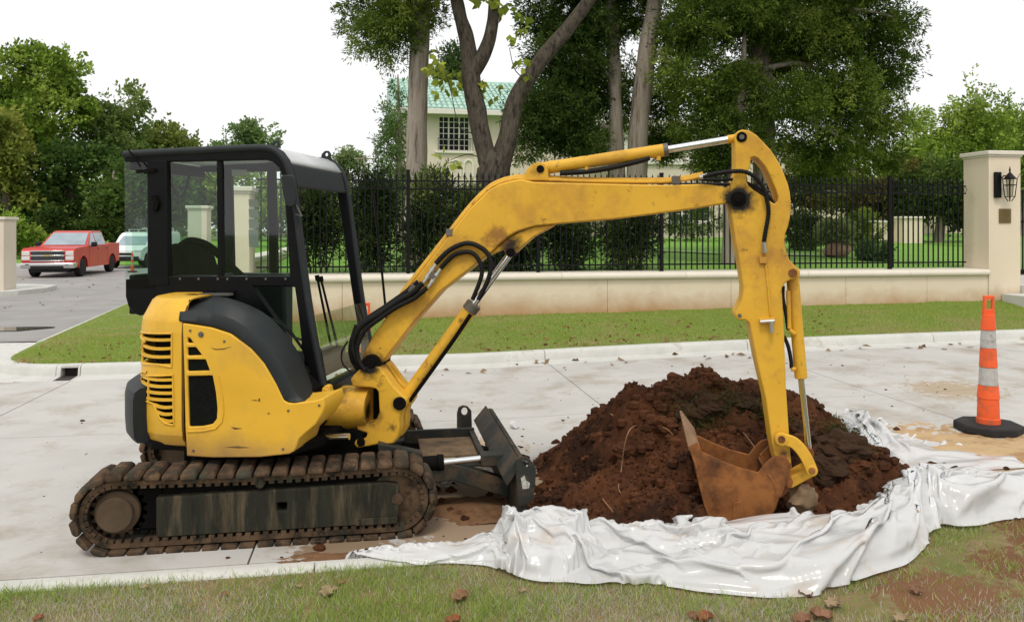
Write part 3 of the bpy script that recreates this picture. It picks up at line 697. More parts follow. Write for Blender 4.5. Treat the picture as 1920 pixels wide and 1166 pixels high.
# E: the big cedar and the pale trunk next to it
d = 18.2
E_l = [([ground_pt(1436, d)] + pxl([(1434, 400), (1432, 300), (1430, 160), (1424, 60), (1422, -40), (1420, -300)], d), [pr(27, d), pr(23, d), pr(21, d), pr(20, d), pr(18, d), pr(16, d), pr(7, d)])]
for pts in ([(1428, 120), (1380, 120), (1320, 150), (1270, 190)], [(1430, 130), (1500, 120), (1580, 150), (1650, 170)], [(1424, 40), (1360, 10), (1300, 30)], [(1424, 50), (1520, 20), (1620, 20), (1700, 40)], [(1430, 220), (1490, 220), (1560, 250), (1610, 270)], [(1430, 215), (1390, 235), (1340, 262)]):
    E_l.append((pxl(pts, d - .4), [.075, .055, .035, .015]))
E_b = [blob(1310, 50, 17.6, 75, 52), blob(1300, 140, 17.4, 70, 48), blob(1320, 220, 17.4, 62, 40), blob(1400, 30, 17.4, 80, 42), blob(1500, 60, 18, 95, 60), blob(1600, 50, 18.4, 90, 60), blob(1655, 130, 18.6, 55, 50), blob(1560, 170, 18, 90, 55), blob(1480, 190, 17.2, 62, 40), blob(1370, 180, 18.8, 55, 50), blob(1625, 225, 18.8, 62, 50), blob(1520, 265, 18.2, 70, 40), blob(1690, 40, 18.5, 34, 26), blob(1400, 265, 17.4, 40, 26), blob(1580, 300, 19, 60, 34), blob(1662, 290, 19.5, 30, 24), blob(1712, 90, 18.6, 20, 10), blob(1500, -70, 18.4, 240, 70), blob(1345, -60, 18, 100, 60), blob(1450, 120, 19.5, 60, 70), blob(1530, 320, 20, 40, 26)]
tree('cedar_tree', 'huge spreading green cedar behind the excavator arm', E_l, foliage(E_b, 16500, 16, .33, .10, .031, CED, 5, gap=-.48, droop=.35))
d = 17.4
F_l = [([ground_pt(1376, d)] + pxl([(1376, 420), (1374, 320), (1384, 220), (1392, 150), (1396, 60)], d), [pr(24, d), pr(20, d), pr(17, d), pr(11, d), pr(7, d), pr(3, d)]), (pxl([(1384, 225), (1400, 200), (1428, 196)], d), [.05, .04, .02]), (pxl([(1380, 260), (1350, 280), (1320, 290)], d), [.04, .03, .01])]
F_b = [blob(1350, 290, 17.2, 40, 22), blob(1395, 240, 17.2, 34, 22), blob(1330, 310, 17.3, 34, 20), blob(1390, 150, 17.2, 34, 30)]
tree('cedar_tree', 'slim pale grey cedar trunk rising behind the bend of the excavator arm', F_l, foliage(F_b, 1000, 14, .3, .10, .027, CED, 6))
# G: lighter cedars on the right, further back
for i, (tx, bl, lab, dd, pal) in enumerate((
    (1830, [(1826, 165, 22), (1812, 200, 42), (1848, 210, 45), (1800, 245, 58), (1850, 260, 60), (1790, 295, 62), (1850, 315, 60), (1890, 240, 34)], 'bushy mid-green cedar rising above the tall pillar', 34, GRN),
    (1910, [(1905, 225, 26), (1915, 260, 40), (1925, 310, 60), (1900, 345, 50)], 'green cedar at the gate side of the bushy cedar', 38, GRN),
    (1716, [(1716, 225, 20), (1712, 255, 28), (1730, 285, 36), (1700, 310, 44), (1742, 325, 44)], 'thin open-crowned tree between the big cedar and the bushy cedar', 40, GRN),
    (1600, [(1620, 330, 60), (1560, 345, 55), (1680, 345, 60), (1500, 350, 40), (1640, 372, 44)], 'low autumn-tinged tree behind the round bushes', 30, [(.03, .045, .012), (.07, .09, .022), (.15, .13, .04), (.22, .14, .05)]),
    (1760, [(1760, 345, 50), (1820, 350, 50), (1720, 365, 44), (1790, 385, 40), (1850, 370, 40)], 'dark low-branched cedar in front of the far garden wall', 29, CEDB))):
    lm = [([ground_pt(tx, dd)] + pxl([(tx + 3, 400), (tx - 2, 320), (tx + 1, bl[0][1])], dd), [pr(9, dd), pr(8, dd), pr(6, dd), pr(2, dd)])]
    for (bx, by, br) in bl[1:]: lm.append((pxl([(tx, by + br * .5), ((tx + bx) / 2, by + br * .2), (bx, by)], dd), [.07, .05, .02]))
    tree('cedar_tree' if i != 3 else 'garden_tree', lab, lm, foliage([blob(*b_[:2], dd, b_[2], b_[2] * .75) for b_ in bl], 2000, 12, .5, .16, .08, pal, 20 + i, shell=.5))
# small cedar beside the house
d = 27
lm = [([ground_pt(748, d)] + pxl([(748, 320), (748, 220), (746, 140)], d), [.14, .11, .07, .02])]
tree('cedar_tree', 'slender light-green cedar at the left corner of the house', lm, foliage([blob(748, 160, d, 13, 26), blob(740, 215, d, 26, 24), blob(734, 262, d, 30, 22), blob(742, 310, d, 34, 30), blob(752, 350, d, 36, 30)], 800, 12, .42, .13, .04, [(.06, .11, .035), (.13, .21, .06), (.21, .30, .10)], 31, droop=.0))
tree('garden_tree', 'feathery light tree top showing over the green roof', [([ground_pt(850, 46)] + pxl([(850, 200), (848, 100)], 46), [.2, .12, .03])], foliage([blob(850, 110, 46, 17, 26), blob(838, 140, 46, 20, 20), blob(862, 140, 46, 16, 18)], 500, 10, .6, .2, .09, [(.05, .09, .03), (.11, .17, .05), (.2, .26, .09)], 33))
# left-hand broad-leaved trees beyond the side street
LEFT = [(85, 62, [(60, 150, 62), (110, 140, 44), (25, 190, 60), (125, 205, 46), (70, 235, 70), (20, 130, 30), (60, 115, 30)], 'tall rounded broad-leaved tree at the edge of the wood', GRN, 4200),
        (228, 66, [(228, 200, 40), (205, 235, 42), (250, 250, 42), (190, 255, 30), (235, 285, 50)], 'lighter open-crowned tree beside the tall rounded tree', [(.08, .13, .035), (.16, .23, .06), (.26, .33, .1)], 2400),
        (305, 72, [(305, 262, 32), (280, 285, 36), (335, 285, 34), (320, 320, 40)], 'yellow-green tree above the rear of the cab roof', [(.12, .17, .04), (.21, .26, .06), (.32, .35, .1)], 1800),
        (465, 95, [(465, 250, 26), (440, 265, 26), (500, 258, 24), (470, 285, 40), (420, 280, 22)], 'far green tree showing above the cab roof', [(.11, .18, .06), (.18, .27, .09), (.26, .36, .14)], 1600),  # leaf colours lightened to paint in distance haze
        (655, 110, [(655, 298, 20), (640, 312, 22), (672, 315, 20)], 'small far tree showing beside the front of the cab', [(.16, .23, .09), (.26, .34, .14)], 700),
        (10, 55, [(0, 250, 36), (5, 300, 44), (-25, 350, 50), (15, 380, 40)], 'yellowish tree at the wood edge above the island pillar', [(.11, .15, .03), (.22, .26, .05), (.36, .36, .08)], 1700),
        (130, 58, [(150, 320, 60), (90, 330, 60), (190, 345, 50), (60, 370, 60), (140, 385, 60), (210, 395, 44), (100, 415, 44)], 'dark understorey tree behind the red pickup', [(.035, .07, .017), (.08, .145, .032), (.15, .23, .055)], 3600),
        (212, 56, [(235, 335, 40), (262, 370, 44), (225, 390, 40), (285, 345, 40), (310, 375, 44)], 'dense tree with a pale thin trunk behind the white van', [(.04, .075, .018), (.095, .165, .036), (.17, .25, .06)], 2600),
        (380, 75, [(380, 345, 46), (430, 350, 46), (340, 335, 40), (480, 345, 40), (400, 395, 50), (470, 395, 50), (340, 395, 50), (530, 370, 40)], 'mid-green wood-edge tree seen through the cab glass', GRN, 2400)]
for i, (tx, dd, bl, lab, pal, n) in enumerate(LEFT):
    bx0 = atd(tx, 430, dd); base = (bx0[0], bx0[1], .1); top = atd(tx, bl[0][1], dd)
    lm = [([base] + pxl([(tx + 4, 400), (tx - 3, 320), (tx, bl[0][1])], dd), [.30, .26, .2, .05])]
    if i == 7: lm = [([base] + pxl([(211, 410), (209, 370), (214, 320)], dd), [.22, .2, .17, .06])]
    for (bx, by, br) in bl[1:]: lm.append((pxl([(tx, by + br * .7), ((tx + bx) / 2, by + br * .3), (bx, by)], dd), [.12, .08, .03]))
    tree('broadleaf_tree', lab, lm, foliage([blob(*b_[:2], dd, b_[2], b_[2] * .85) for b_ in bl], int(n * .78), 12, .9, .33, .22, pal, 40 + i, droop=.1, shell=.45, gap=-.12), mat=m_bark if i == 7 else m_bark2)
# shrubs under the left wood and the far wood as one mass
rg = np.random.default_rng(3)
for i, (px, py, r, ry, dd, lab) in enumerate(((22, 432, 26, 24, 50, 'light green shrub beside the island pillar'), (60, 455, 22, 18, 52, 'low grass-green bush left of the red pickup'), (100, 425, 30, 22, 54, 'dark bush right behind the red pickup roof'), (170, 430, 34, 22, 54, 'dark bush between the red pickup and the white van'), (250, 425, 34, 26, 55, 'dark bush behind the white van roof'))):
    tree('bush', lab, [], foliage([blob(px, py, dd, r, ry)], 700, 12, .6, .2, .13, GRN if i < 2 else CEDB, 60 + i), base=(atd(px, py, dd)[0], atd(px, py, dd)[1], .1))
wb = [blob(px, 385 + 18 * math.sin(px * .03), 105, 60, 40) for px in range(-150, 760, 55)]
V, c = foliage(wb, 4500, 9, 1.6, .6, .4, GRN, 70, shell=.6); tag(quads('far_wood', V, m_leaf, cols=c, kind='stuff'), 'far green wood closing the view behind the side street', 'wood')
wb = [blob(px, 350 + 14 * math.sin(px * .05), 62, 46, 42) for px in range(1440, 2150, 40)]
V, c = foliage(wb, 4500, 9, 1.2, .42, .26, GRN, 71, shell=.6); tag(quads('far_wood', V, m_leaf, cols=c, kind='stuff'), 'far green wood behind the garden walls', 'wood')
# dark oleander shrubs behind the fence
OLE = [(.010, .024, .006), (.030, .058, .012), (.085, .13, .028), (.22, .27, .08)]
for i, (px, py, r, ry, lab) in enumerate(((592, 425, 36, 85, 'leafy oleander seen through the open cab front'), (694, 425, 38, 85, 'leafy oleander right of the cab front post'), (804, 425, 52, 90, 'broad dark oleander behind the fence below the bare cedar trunk'), (880, 440, 34, 70, 'narrow dark oleander below the forked tree'), (975, 460, 32, 50, 'short dark oleander under the boom bend'), (1060, 448, 44, 58, 'dark oleander under the middle of the boom'), (1176, 440, 52, 66, 'dark oleander under the front of the boom'))):
    c0 = atY(px, py, 15.15); k = 15.3 / FPX
    bl = [(np.array(c0), np.array([r * k, .42, ry * k])), (np.array((c0[0] + .1, c0[1], c0[2] + ry * k * .45)), np.array([r * k * .75, .35, ry * k * .6]))]
    V, c = foliage(bl, 900, 13, .30, .13, .028, OLE, 80 + i, droop=-.5, shell=.5, out=.5)
    b = B()
    for q in range(5): limb(b, [(c0[0] + .08 * (q - 2), c0[1], 1.08), (c0[0] + .15 * (q - 2), c0[1] + .05 * (q % 2), 1.5), (c0[0] + .24 * (q - 2), c0[1], c0[2] + .2)], [.018, .015, .006], q)
    t = thing('oleander_shrub', lab, 'shrub', (c0[0], c0[1], 1.1)); b.obj('stem', m_bark2, t); quads('crown', V, m_hleaf, t, cols=c)
# round garden bushes and the clipped bush on its boulder
for i, (px, py, r, ry, dd, pal, lab) in enumerate(((1508, 432, 36, 28, 23, CEDB, 'dark rounded bush left of the clipped bush'), (1618, 430, 34, 30, 23.5, CED, 'dark rounded bush right of the clipped bush'), (1567, 437, 27, 17, 20.5, [(.16, .21, .07), (.27, .32, .12), (.38, .43, .2)], 'pale clipped dome bush on a brown boulder'), (1300, 412, 60, 34, 29, CEDB, 'clipped dark hedge below the porch window'), (1640, 470, 20, 14, 19, [(.05, .10, .03), (.1, .17, .06)], 'spiky pale garden plant beside the path'))):
    p = atd(px, py, dd); kk = dd / FPX
    tree('garden_bush', lab, [], foliage([(np.array(p), np.array([r * kk, r * kk, ry * kk]))], 900, 12, .2, .07, .035, pal, 90 + i, shell=.33, droop=0), base=(p[0], p[1], gz(p[0], p[1])))
p = atd(1569, 466, 20.4)
b = B(); bm_r = []
for i in range(9):
    th = math.pi * i / 8; bm_r.append([(p[0] + .36 * math.sin(th) * math.cos(a) * (1 + .15 * math.sin(3 * a + i)), p[1] + .3 * math.sin(th) * math.sin(a), gz(p[0], p[1]) + .16 + .24 * math.cos(th) * (1 + .1 * math.sin(2 * a))) for a in [2 * math.pi * k / 14 for k in range(14)]])
b.grid(bm_r, wrap=True); tag(b.obj('boulder', M('boulder_stone', (.24, .15, .09), (.34, .23, .15), 4, .9, bump=.02, bscale=12), loc=(p[0], p[1], gz(p[0], p[1])), ang=60), 'brown boulder under the pale clipped bush', 'boulder')

# ------------------------------------------------------------------ grass
def blades(name, X, Y, Z, h, w, cols, rg, mat, lean=.5):
    n = len(X); a = rg.random(n) * 2 * np.pi; base = np.stack([X, Y, Z], -1); s = np.stack([np.cos(a), np.sin(a), np.zeros(n)], -1) * (w * .5)[:, None]
    b2 = rg.random(n) * 2 * np.pi; ln = rg.random(n) * lean * h
    tip = base + np.stack([np.cos(b2) * ln, np.sin(b2) * ln, h * (1 - .3 * rg.random(n))], -1)
    V = np.stack([base - s, base + s, tip], 1); return quads(name, V, mat, cols=cols, kind='stuff')
rg = np.random.default_rng(12)
s1 = np.array([.42, .33, .15]); s2 = np.array([.58, .48, .26])
n = 230000
X = rg.uniform(-5.1, 13.5, n); Y = rg.uniform(11.62, 13.83, n); kk = n // 5; X[:kk] = rg.uniform(-5.9, -2.64, kk); Y[:kk] = 13.83 + 8 * rg.random(kk) ** 1.5; ok = X > np.array([xe(y) for y in Y]) + .03
X, Y = X[ok], Y[ok]; n = len(X); dry = fbm(X * .8, Y * 1.6, seed=31, oct=3) + .5 * sst(12.7, 11.7, Y) - .15
u = rg.random((n, 1)); isd = (rg.random(n) < np.clip(.12 + .6 * dry, .04, .8))[:, None]
cc = np.where(isd, s1 * (1 - u) + s2 * u, np.array([.25, .34, .05]) * (1 - u) + np.array([.42, .50, .12]) * u)
o = blades('verge_grass', X, Y, lawn_z(X, np.minimum(Y, 13.86)) - .004, rg.uniform(.015, .04, n), rg.uniform(.006, .012, n), cc, rg, m_blade, .9); tag(o, 'short mown grass on the far verge below the wall', 'grass')
n = 480; X = rg.uniform(-5, 8, n) ; Y = 11.65 + 1.6 * rg.random(n) ** 1.8; Z = lawn_z(X, Y) + .022
A = unit(rg.normal(size=(n, 3)) * np.array([1, 1, .35])); V = leafquads(np.stack([X, Y, Z], -1), A, rg.uniform(.03, .10, n), rg.uniform(.02, .055, n), rg); pal = np.array([(.30, .17, .08), (.20, .10, .045), (.38, .26, .14)])[rg.integers(0, 3, n)]
tag(quads('leaf_litter', V, m_blade, cols=pal, kind='stuff'), 'dry brown leaf litter scattered on the far verge', 'leaf litter')

# ================================================================== EXCAVATOR
ex = thing('mini_excavator', 'yellow and black tracked mini excavator digging beside the curb', 'excavator', (ORG[0], ORG[1], 0))
def gp(px, py, v): return tuple(upw(px, py, v))
BLK = (.012, .010, .008)
m_yel = M('yellow_paint', (.78, .455, .045), (.70, .395, .034), 3, .42, dirt=(.52, .32, .07), dscale=3.2, dthr=(.52, .85), dirt2=(.13, .07, .025), d2scale=18, d2thr=(.67, .76), bump=.0008, bscale=25, r2=.7, lowdirt=((.36, .21, .07), .70, .94))
m_yela = M('worn_yellow_paint', (.74, .425, .042), (.65, .36, .03), 3, .5, dirt=(.42, .21, .045), dscale=3.2, dthr=(.47, .74), dirt2=(.08, .04, .016), d2scale=13, d2thr=(.61, .72), bump=.001, bscale=25, r2=.75,
           grease=[(gp(1385, 374, -.1), .125, .09, BLK), (gp(695, 684, -.1), .12, .10, BLK), (gp(735, 800, -.14), .05, .16, (.09, .045, .016)), (gp(715, 720, -.14), .03, .14, (.10, .05, .018)), (gp(640, 745, -.1), .10, .12, (.05, .03, .014)), (gp(700, 775, -.1), .10, .06, BLK), (gp(1000, 420, -.1), .03, .12, (.12, .06, .02)), (gp(1420, 520, -.1), .01, .14, (.22, .11, .03)), (gp(1450, 700, -.1), .0, .16, (.22, .11, .03)), (gp(748, 757, -.12), .06, .06, BLK), (gp(1002, 322, -.1), .05, .09, (.05, .028, .012)), (gp(955, 462, -.1), .11, .10, (.03, .018, .010)), (gp(680, 822, -.12), .05, .07, BLK), (gp(690, 765, -.1), .07, .08, BLK), (gp(1470, 850, -.1), .06, .10, (.12, .06, .025)), (gp(1500, 890, -.1), .04, .08, (.12, .06, .025)), (gp(930, 445, -.1), .10, .16, (.32, .15, .03))])
m_gry = M('dark_grey_plastic', (.014, .018, .020), (.020, .024, .026), 6, .55, bump=.001, bscale=200, dirt=(.05, .048, .042), dscale=5, dthr=(.6, .9), spec=.3)
m_blk = M('black_cab_paint', (.0035, .004, .0045), (.006, .0065, .007), 8, .42, spec=.13, dirt=(.03, .028, .024), dscale=6, dthr=(.64, .95), r2=.8)
m_blk2 = M('black_matt', (.0035, .0033, .003), (.007, .006, .005), 10, .85, spec=.1)
m_rub = M('rubber_hose', (.005, .005, .005), (.010, .009, .008), 20, .6, spec=.22)
m_chr = M('chrome_rod', (.72, .73, .74), rough=.14, metal=1)
m_steel = M('worn_steel', (.10, .095, .085), (.16, .15, .13), 8, .55, metal=.3, dirt=(.16, .11, .065), dscale=5, dthr=(.5, .7), bump=.001)
m_bladep = M('blade_grey_paint', (.022, .025, .022), (.038, .040, .035), 6, .6, dirt=(.10, .062, .034), dscale=6, dthr=(.48, .66), dirt2=(.008, .006, .004), d2scale=12, d2thr=(.56, .66), spec=.2)
m_shoe = M('muddy_track_shoe', (.055, .034, .021), (.145, .092, .054), 7, .95, bump=.014, bscale=34, dirt=(.018, .016, .012), dscale=10, dthr=(.44, .60), dirt2=(.06, .058, .042), d2scale=5, d2thr=(.52, .66), spec=.2)
m_tfr = M('muddy_track_frame', (.014, .015, .011), (.032, .032, .022), 5, .9, stretch=(3, 3, .35), dirt=(.13, .10, .06), dscale=4, dthr=(.50, .74), dirt2=(.06, .035, .018), d2scale=12, d2thr=(.55, .7), bump=.004, bscale=60, spec=.2)
m_rust = M('rusty_bucket', (.30, .12, .035), (.20, .075, .025), 5, .75, dirt=(.075, .03, .014), dscale=5, dthr=(.44, .68), dirt2=(.20, .15, .10), d2scale=8, d2thr=(.60, .74), bump=.003, bscale=40, spec=.2)
m_mud = M('dried_mud', (.24, .16, .09), (.05, .035, .022), 5, .98, bump=.02, bscale=25)
g_cab = glass_mat('cab_glass', (.80, .92, .86), 1.9, 0); g_rear = glass_mat('rear_cab_glass', (.74, .90, .82), 1.5, 0); g_low = glass_mat('lower_cab_glass', (.66, .80, .70), .22, 0)
m_scr = M('vent_screen', (.004, .005, .004), (.010, .011, .010), 60, .8, spec=.05)

def plate(b, poly, v0, v1, holes=(), ref=None):
    r = v0 if ref is None else ref
    b.prism([up(x, y, r) for x, y in poly], lambda u, w, a: uvw(u, a, w), v0, v1, [[up(x, y, r) for x, y in h] for h in holes]); return b
def rod(b, p, q, v, r, n=18): b.cyl(upw(*p, v), upw(*q, v), r, n); return b
def pin(b, p, v0, v1, r, n=18):
    u, w = up(*p, v0); b.cyl(uvw(u, v0, w), uvw(u, v1, w), r, n); return b
def hose(b, pts, v, r, n=8):
    b.tube(spline([upw(p[0], p[1], v if len(p) < 3 else p[2]) for p in pts], 6), r, n); return b

# --- crawler tracks
TX0, TX1, TR, TZ = -1.56, .115, .232, .236
def track_path(n):
    Ls = TX1 - TX0; per = 2 * Ls + 2 * math.pi * TR; out = []
    for i in range(n):
        s = per * i / n
        if s < Ls: out.append((TX0 + s, TZ + TR - .016 * math.sin(math.pi * s / Ls), 0))
        elif s < Ls + math.pi * TR: a = (s - Ls) / TR; out.append((TX1 + TR * math.sin(a), TZ + TR * math.cos(a), -a))
        elif s < 2 * Ls + math.pi * TR: out.append((TX1 - (s - Ls - math.pi * TR), TZ - TR, -math.pi))
        else: a = (s - 2 * Ls - math.pi * TR) / TR; out.append((TX0 - TR * math.sin(a), TZ - TR * math.cos(a), -math.pi - a))
    return out
sb = B()                                                  # one rubber shoe, tangent along x, outward along z
sb.add([(-.046, -.15, -.022), (.046, -.15, -.022), (.046, .15, -.022), (-.046, .15, -.022), (-.047, -.150, .004), (.047, -.150, .004), (.047, .150, .004), (-.047, .150, .004),
        (-.034, -.118, .026), (.034, -.118, .026), (.034, .118, .026), (-.034, .118, .026)],
       [(3, 2, 1, 0), (0, 1, 5, 4), (1, 2, 6, 5), (2, 3, 7, 6), (3, 0, 4, 7), (4, 5, 9, 8), (5, 6, 10, 9), (6, 7, 11, 10), (7, 4, 8, 11), (8, 9, 10, 11)])
shoe_me = sb.mesh('track_shoe'); shoe0 = None
random.seed(4)
for yc in (5.24, 6.68):
    tr = None
    P = track_path(120)
    b = B(); rows = []
    for (x, z, a) in P + [P[0]]:
        nx_, nz_ = -math.sin(a), math.cos(a); rows.append([(x - nx_ * .030 + 0, yc - .11, z - nz_ * .030), (x - nx_ * .030, yc + .11, z - nz_ * .030), (x - nx_ * .055, yc + .11, z - nz_ * .055), (x - nx_ * .055, yc - .11, z - nz_ * .055)])
    b.grid(rows, wrap=True)
    for (x, z, a) in track_path(90)[::1]:                 # link lugs on the inner face
        nx_, nz_ = -math.sin(a), math.cos(a); tx, tz = math.cos(a), math.sin(a)
        for yy in (yc - .085, yc + .085):
            c = (x - nx_ * .062, z - nz_ * .062); b.hexa([(c[0] - tx * .016 - nx_ * .014, yy - .02, c[1] - tz * .016 - nz_ * .014), (c[0] + tx * .016 - nx_ * .014, yy - .02, c[1] + tz * .016 - nz_ * .014), (c[0] + tx * .016 - nx_ * .014, yy + .02, c[1] + tz * .016 - nz_ * .014), (c[0] - tx * .016 - nx_ * .014, yy + .02, c[1] - tz * .016 - nz_ * .014),
                    (c[0] - tx * .016 + nx_ * .014, yy - .02, c[1] - tz * .016 + nz_ * .014), (c[0] + tx * .016 + nx_ * .014, yy - .02, c[1] + tz * .016 + nz_ * .014), (c[0] + tx * .016 + nx_ * .014, yy + .02, c[1] + tz * .016 + nz_ * .014), (c[0] - tx * .016 + nx_ * .014, yy + .02, c[1] - tz * .016 + nz_ * .014)])
    tr = b.obj('crawler_track', m_shoe, ex, ang=30)
    for (x, z, a) in track_path(45):
        off = Vector((x, yc, z)) - LOC[ex.name]
        if shoe0 is None:
            shoe0 = link('track_shoe', shoe_me, m_shoe, tr); shoe0.location = off; shoe0.rotation_euler = (0, -a, 0)
            bv = shoe0.modifiers.new('bevel', 'BEVEL'); bv.width = .006; bv.segments = 1
        else: inst(shoe0, tr, off, (random.uniform(-.02, .02), -a + random.uniform(-.03, .03), random.uniform(-.02, .02)), scale=(1, 1, random.uniform(.85, 1.1)))
    s = -1 if yc < 6 else 1
    ya = yc + s * .11
    # frame between sprocket and idler, sprocket with hub, idler, rollers
    b = B(); f = lambda x, z, y: (x, y, z)
    b.prism([(-1.33, .085), (.05, .085), (.13, .12), (.13, .33), (.05, .345), (-1.33, .325)], f, yc - .10, yc + .10, [[(-.62, .20), (-.56, .20), (-.56, .255), (-.62, .255)]])
    b.obj('track_frame', m_tfr, tr, bevel=.012)
    b = B(); b.box(-.14, .12, yc + s * .108, yc + s * .118, .085, .13); b.obj('frame_skid', m_tfr, tr, bevel=.008)
    b = B(); teeth = []
    for k in range(76): a = 2 * math.pi * k / 76; r = (.165 if (k // 2) % 2 else .140); teeth.append((TX0 + r * math.cos(a), TZ + r * math.sin(a)))
    b.prism(teeth, f, yc - .03, yc + .03); b.lathe((TX0, yc + s * .03, TZ), [(.13, 0), (.13, .035), (.118, .045), (.105, .05), (.104, .085), (.098, .092), (.02, .094)], 30, (0, s, 0))
    b.obj('drive_sprocket', M('sprocket_mud' if yc < 6 else 'sprocket_mud_far', (.062, .042, .026), (.10, .068, .042), 9, .95, bump=.006, bscale=30), tr, ang=30)
    b = B(); b.lathe((TX1, yc - .055, TZ), [(.10, 0), (.165, .0), (.165, .035), (.145, .045), (.145, .065), (.165, .075), (.165, .11), (.10, .11)], 28, (0, 1, 0)); b.lathe((TX1 + .005, yc + s * .055, TZ), [(.035, 0), (.035, .05), (.02, .056)], 16, (0, s, 0)); b.obj('idler_wheel', m_shoe, tr, ang=30)
    B().box(-1.50, -1.30, yc - .06 - s * .03, yc + .06 - s * .03, .10, .41).obj('gap_shade_block', m_blk2, tr, bevel=.02)  # black block added to darken the gap between sprocket and frame
    B().box(-1.30, .02, yc - .05, yc + .05, .33, .39).obj('guide_rail', m_blk2, tr)
    for xx in (-1.1, -.75, -.4, -.05): B().lathe((xx, yc - .07, .105), [(.055, 0), (.055, .14)], 14, (0, 1, 0)).obj('track_roller', m_tfr, tr)
    B().lathe((-.72, yc - .12, .385), [(.03, 0), (.03, .24)], 14, (0, 1, 0)).obj('top_roller', m_tfr, tr)
# --- centre frame and slew ring
b = B(); b.box(-1.25, .05, 5.36, 6.56, .20, .40); b.box(-1.0, -.44, 5.34, 6.58, .16, .34); b.obj('centre_frame', m_blk2, ex, bevel=.02)
b = B(); b.lathe((ORG[0], ORG[1], .39), [(.42, 0), (.42, .06), (.50, .065), (.50, .13), (.45, .135), (.45, .18)], 40); b.obj('slew_ring', m_blk2, ex)
# --- dozer blade
bl = B()
prof = [(.90, .03), (.94, .03), (.965, .10), (.945, .22), (.935, .33), (.965, .42), (.93, .43), (.89, .33), (.895, .2)]
bl.prism(prof, lambda x, z, y: (x, y, z), 5.16, 6.76)
blade = bl.obj('dozer_blade', m_bladep, ex, bevel=.004)
b = B(); b.add([(.80, 5.16, .33), (.80, 6.76, .33), (.905, 6.76, .455), (.905, 5.16, .455), (.93, 5.16, .40), (.93, 6.76, .40), (.83, 5.16, .27), (.83, 6.76, .27)], [(0, 3, 2, 1), (3, 4, 5, 2), (6, 0, 1, 7), (4, 6, 7, 5), (0, 6, 4, 3), (1, 2, 5, 7)]); b.obj('blade_beam', m_bladep, blade, bevel=.006)
nearp = [(967, 862), (972, 858), (980, 856), (992, 860), (1001, 869), (1005, 880), (1004, 905), (1000, 935), (990, 945), (972, 950), (969, 910)]
hole = [(985 + 6 * math.cos(a) + 2 * math.sin(a), 868 + 8 * math.sin(a) + 3 * math.cos(a)) for a in [2 * math.pi * k / 12 for k in range(12)]]
def yplate(poly, Y, t, holes=()):
    g = lambda p: (lambda q: (q[0], q[2]))(atY(p[0], p[1], Y)); return B().prism([g(p) for p in poly], lambda x, z, y: (x, y, z), Y, Y + t, [[g(p) for p in h] for h in holes])
yplate(nearp, 5.135, .024, [hole]).obj('end_plate', m_bladep, blade, bevel=.003)
farp = [(857, 850), (857, 775), (860, 764), (868, 760), (877, 762), (884, 770), (885, 800), (886, 850)]
hole = [(871 + 6 * math.cos(a), 771 + 7.5 * math.sin(a)) for a in [2 * math.pi * k / 12 for k in range(12)]]
yplate(farp, 6.765, .024, [hole]).obj('end_plate', m_bladep, blade, bevel=.003)
q = atY(985, 905, 5.134); B().add([(q[0] - .018, 5.1335, q[2] - .04), (q[0] + .025, 5.1335, q[2] - .035), (q[0] + .03, 5.1335, q[2] + .0), (q[0] + .005, 5.1335, q[2] + .015), (q[0] - .005, 5.1335, q[2] + .05), (q[0] - .03, 5.1335, q[2] + .035)], [(0, 1, 2, 3, 4, 5)]).obj('sticker_remnant', M('torn_sticker', (.62, .62, .56), (.2, .2, .17), 60, .8), blade, ang=0)
for yy in (5.55, 6.3):
    b = B(); b.add([(.02, yy - .05, .30), (.02, yy + .05, .30), (.02, yy + .05, .18), (.02, yy - .05, .18), (.90, yy - .05, .20), (.90, yy + .05, .20), (.90, yy + .05, .08), (.90, yy - .05, .08), (.5, yy - .05, .34), (.5, yy + .05, .34), (.5, yy + .05, .22), (.5, yy - .05, .22)],
                     [(0, 8, 9, 1), (8, 4, 5, 9), (3, 2, 10, 11), (11, 10, 6, 7), (0, 3, 11, 8), (8, 11, 7, 4), (1, 9, 10, 2), (9, 5, 6, 10), (0, 1, 2, 3), (4, 7, 6, 5)]); b.obj('push_arm', m_bladep, blade, bevel=.008)
B().box(.30, .70, 5.66, 6.15, .335, .352).obj('cover_plate', m_mud, blade, bevel=.004)
B().box(.20, .74, 6.2, 6.24, .30, .40).box(.70, .74, 5.6, 6.19, .30, .385).obj('cover_rim', m_bladep, blade, bevel=.004)
b = B(); Q = [(.42, 5.58), (.70, 5.60), (.90, 5.5), (.90, 5.7), (.66, 5.78)]; b.prism(Q, lambda x, y, z: (x, y, z), .28, .30); b.obj('gusset', m_bladep, blade, bevel=.004)
cy = 5.52; zz = .345
b = B(); b.cyl((.02, cy, .33), (.40, cy, zz), .05); b.lathe((.40, cy, zz), [(.056, 0), (.056, .045)], 18, (1, 0, .0)); cb = b.obj('blade_cylinder', m_blk2, ex, bevel=.004)
B().cyl((.44, cy, zz), (.80, cy, zz + .02), .022).obj('cylinder_rod', m_chr, cb)
B().box(.70, .92, cy - .05, cy + .05, .31, .40).obj('rod_eye', m_bladep, cb, bevel=.012)
b = B()
for k in range(26): b.add([(random.uniform(.35, .9), random.uniform(5.3, 6.5), .36 + random.uniform(-.02, .04)) for _ in range(0)], [])
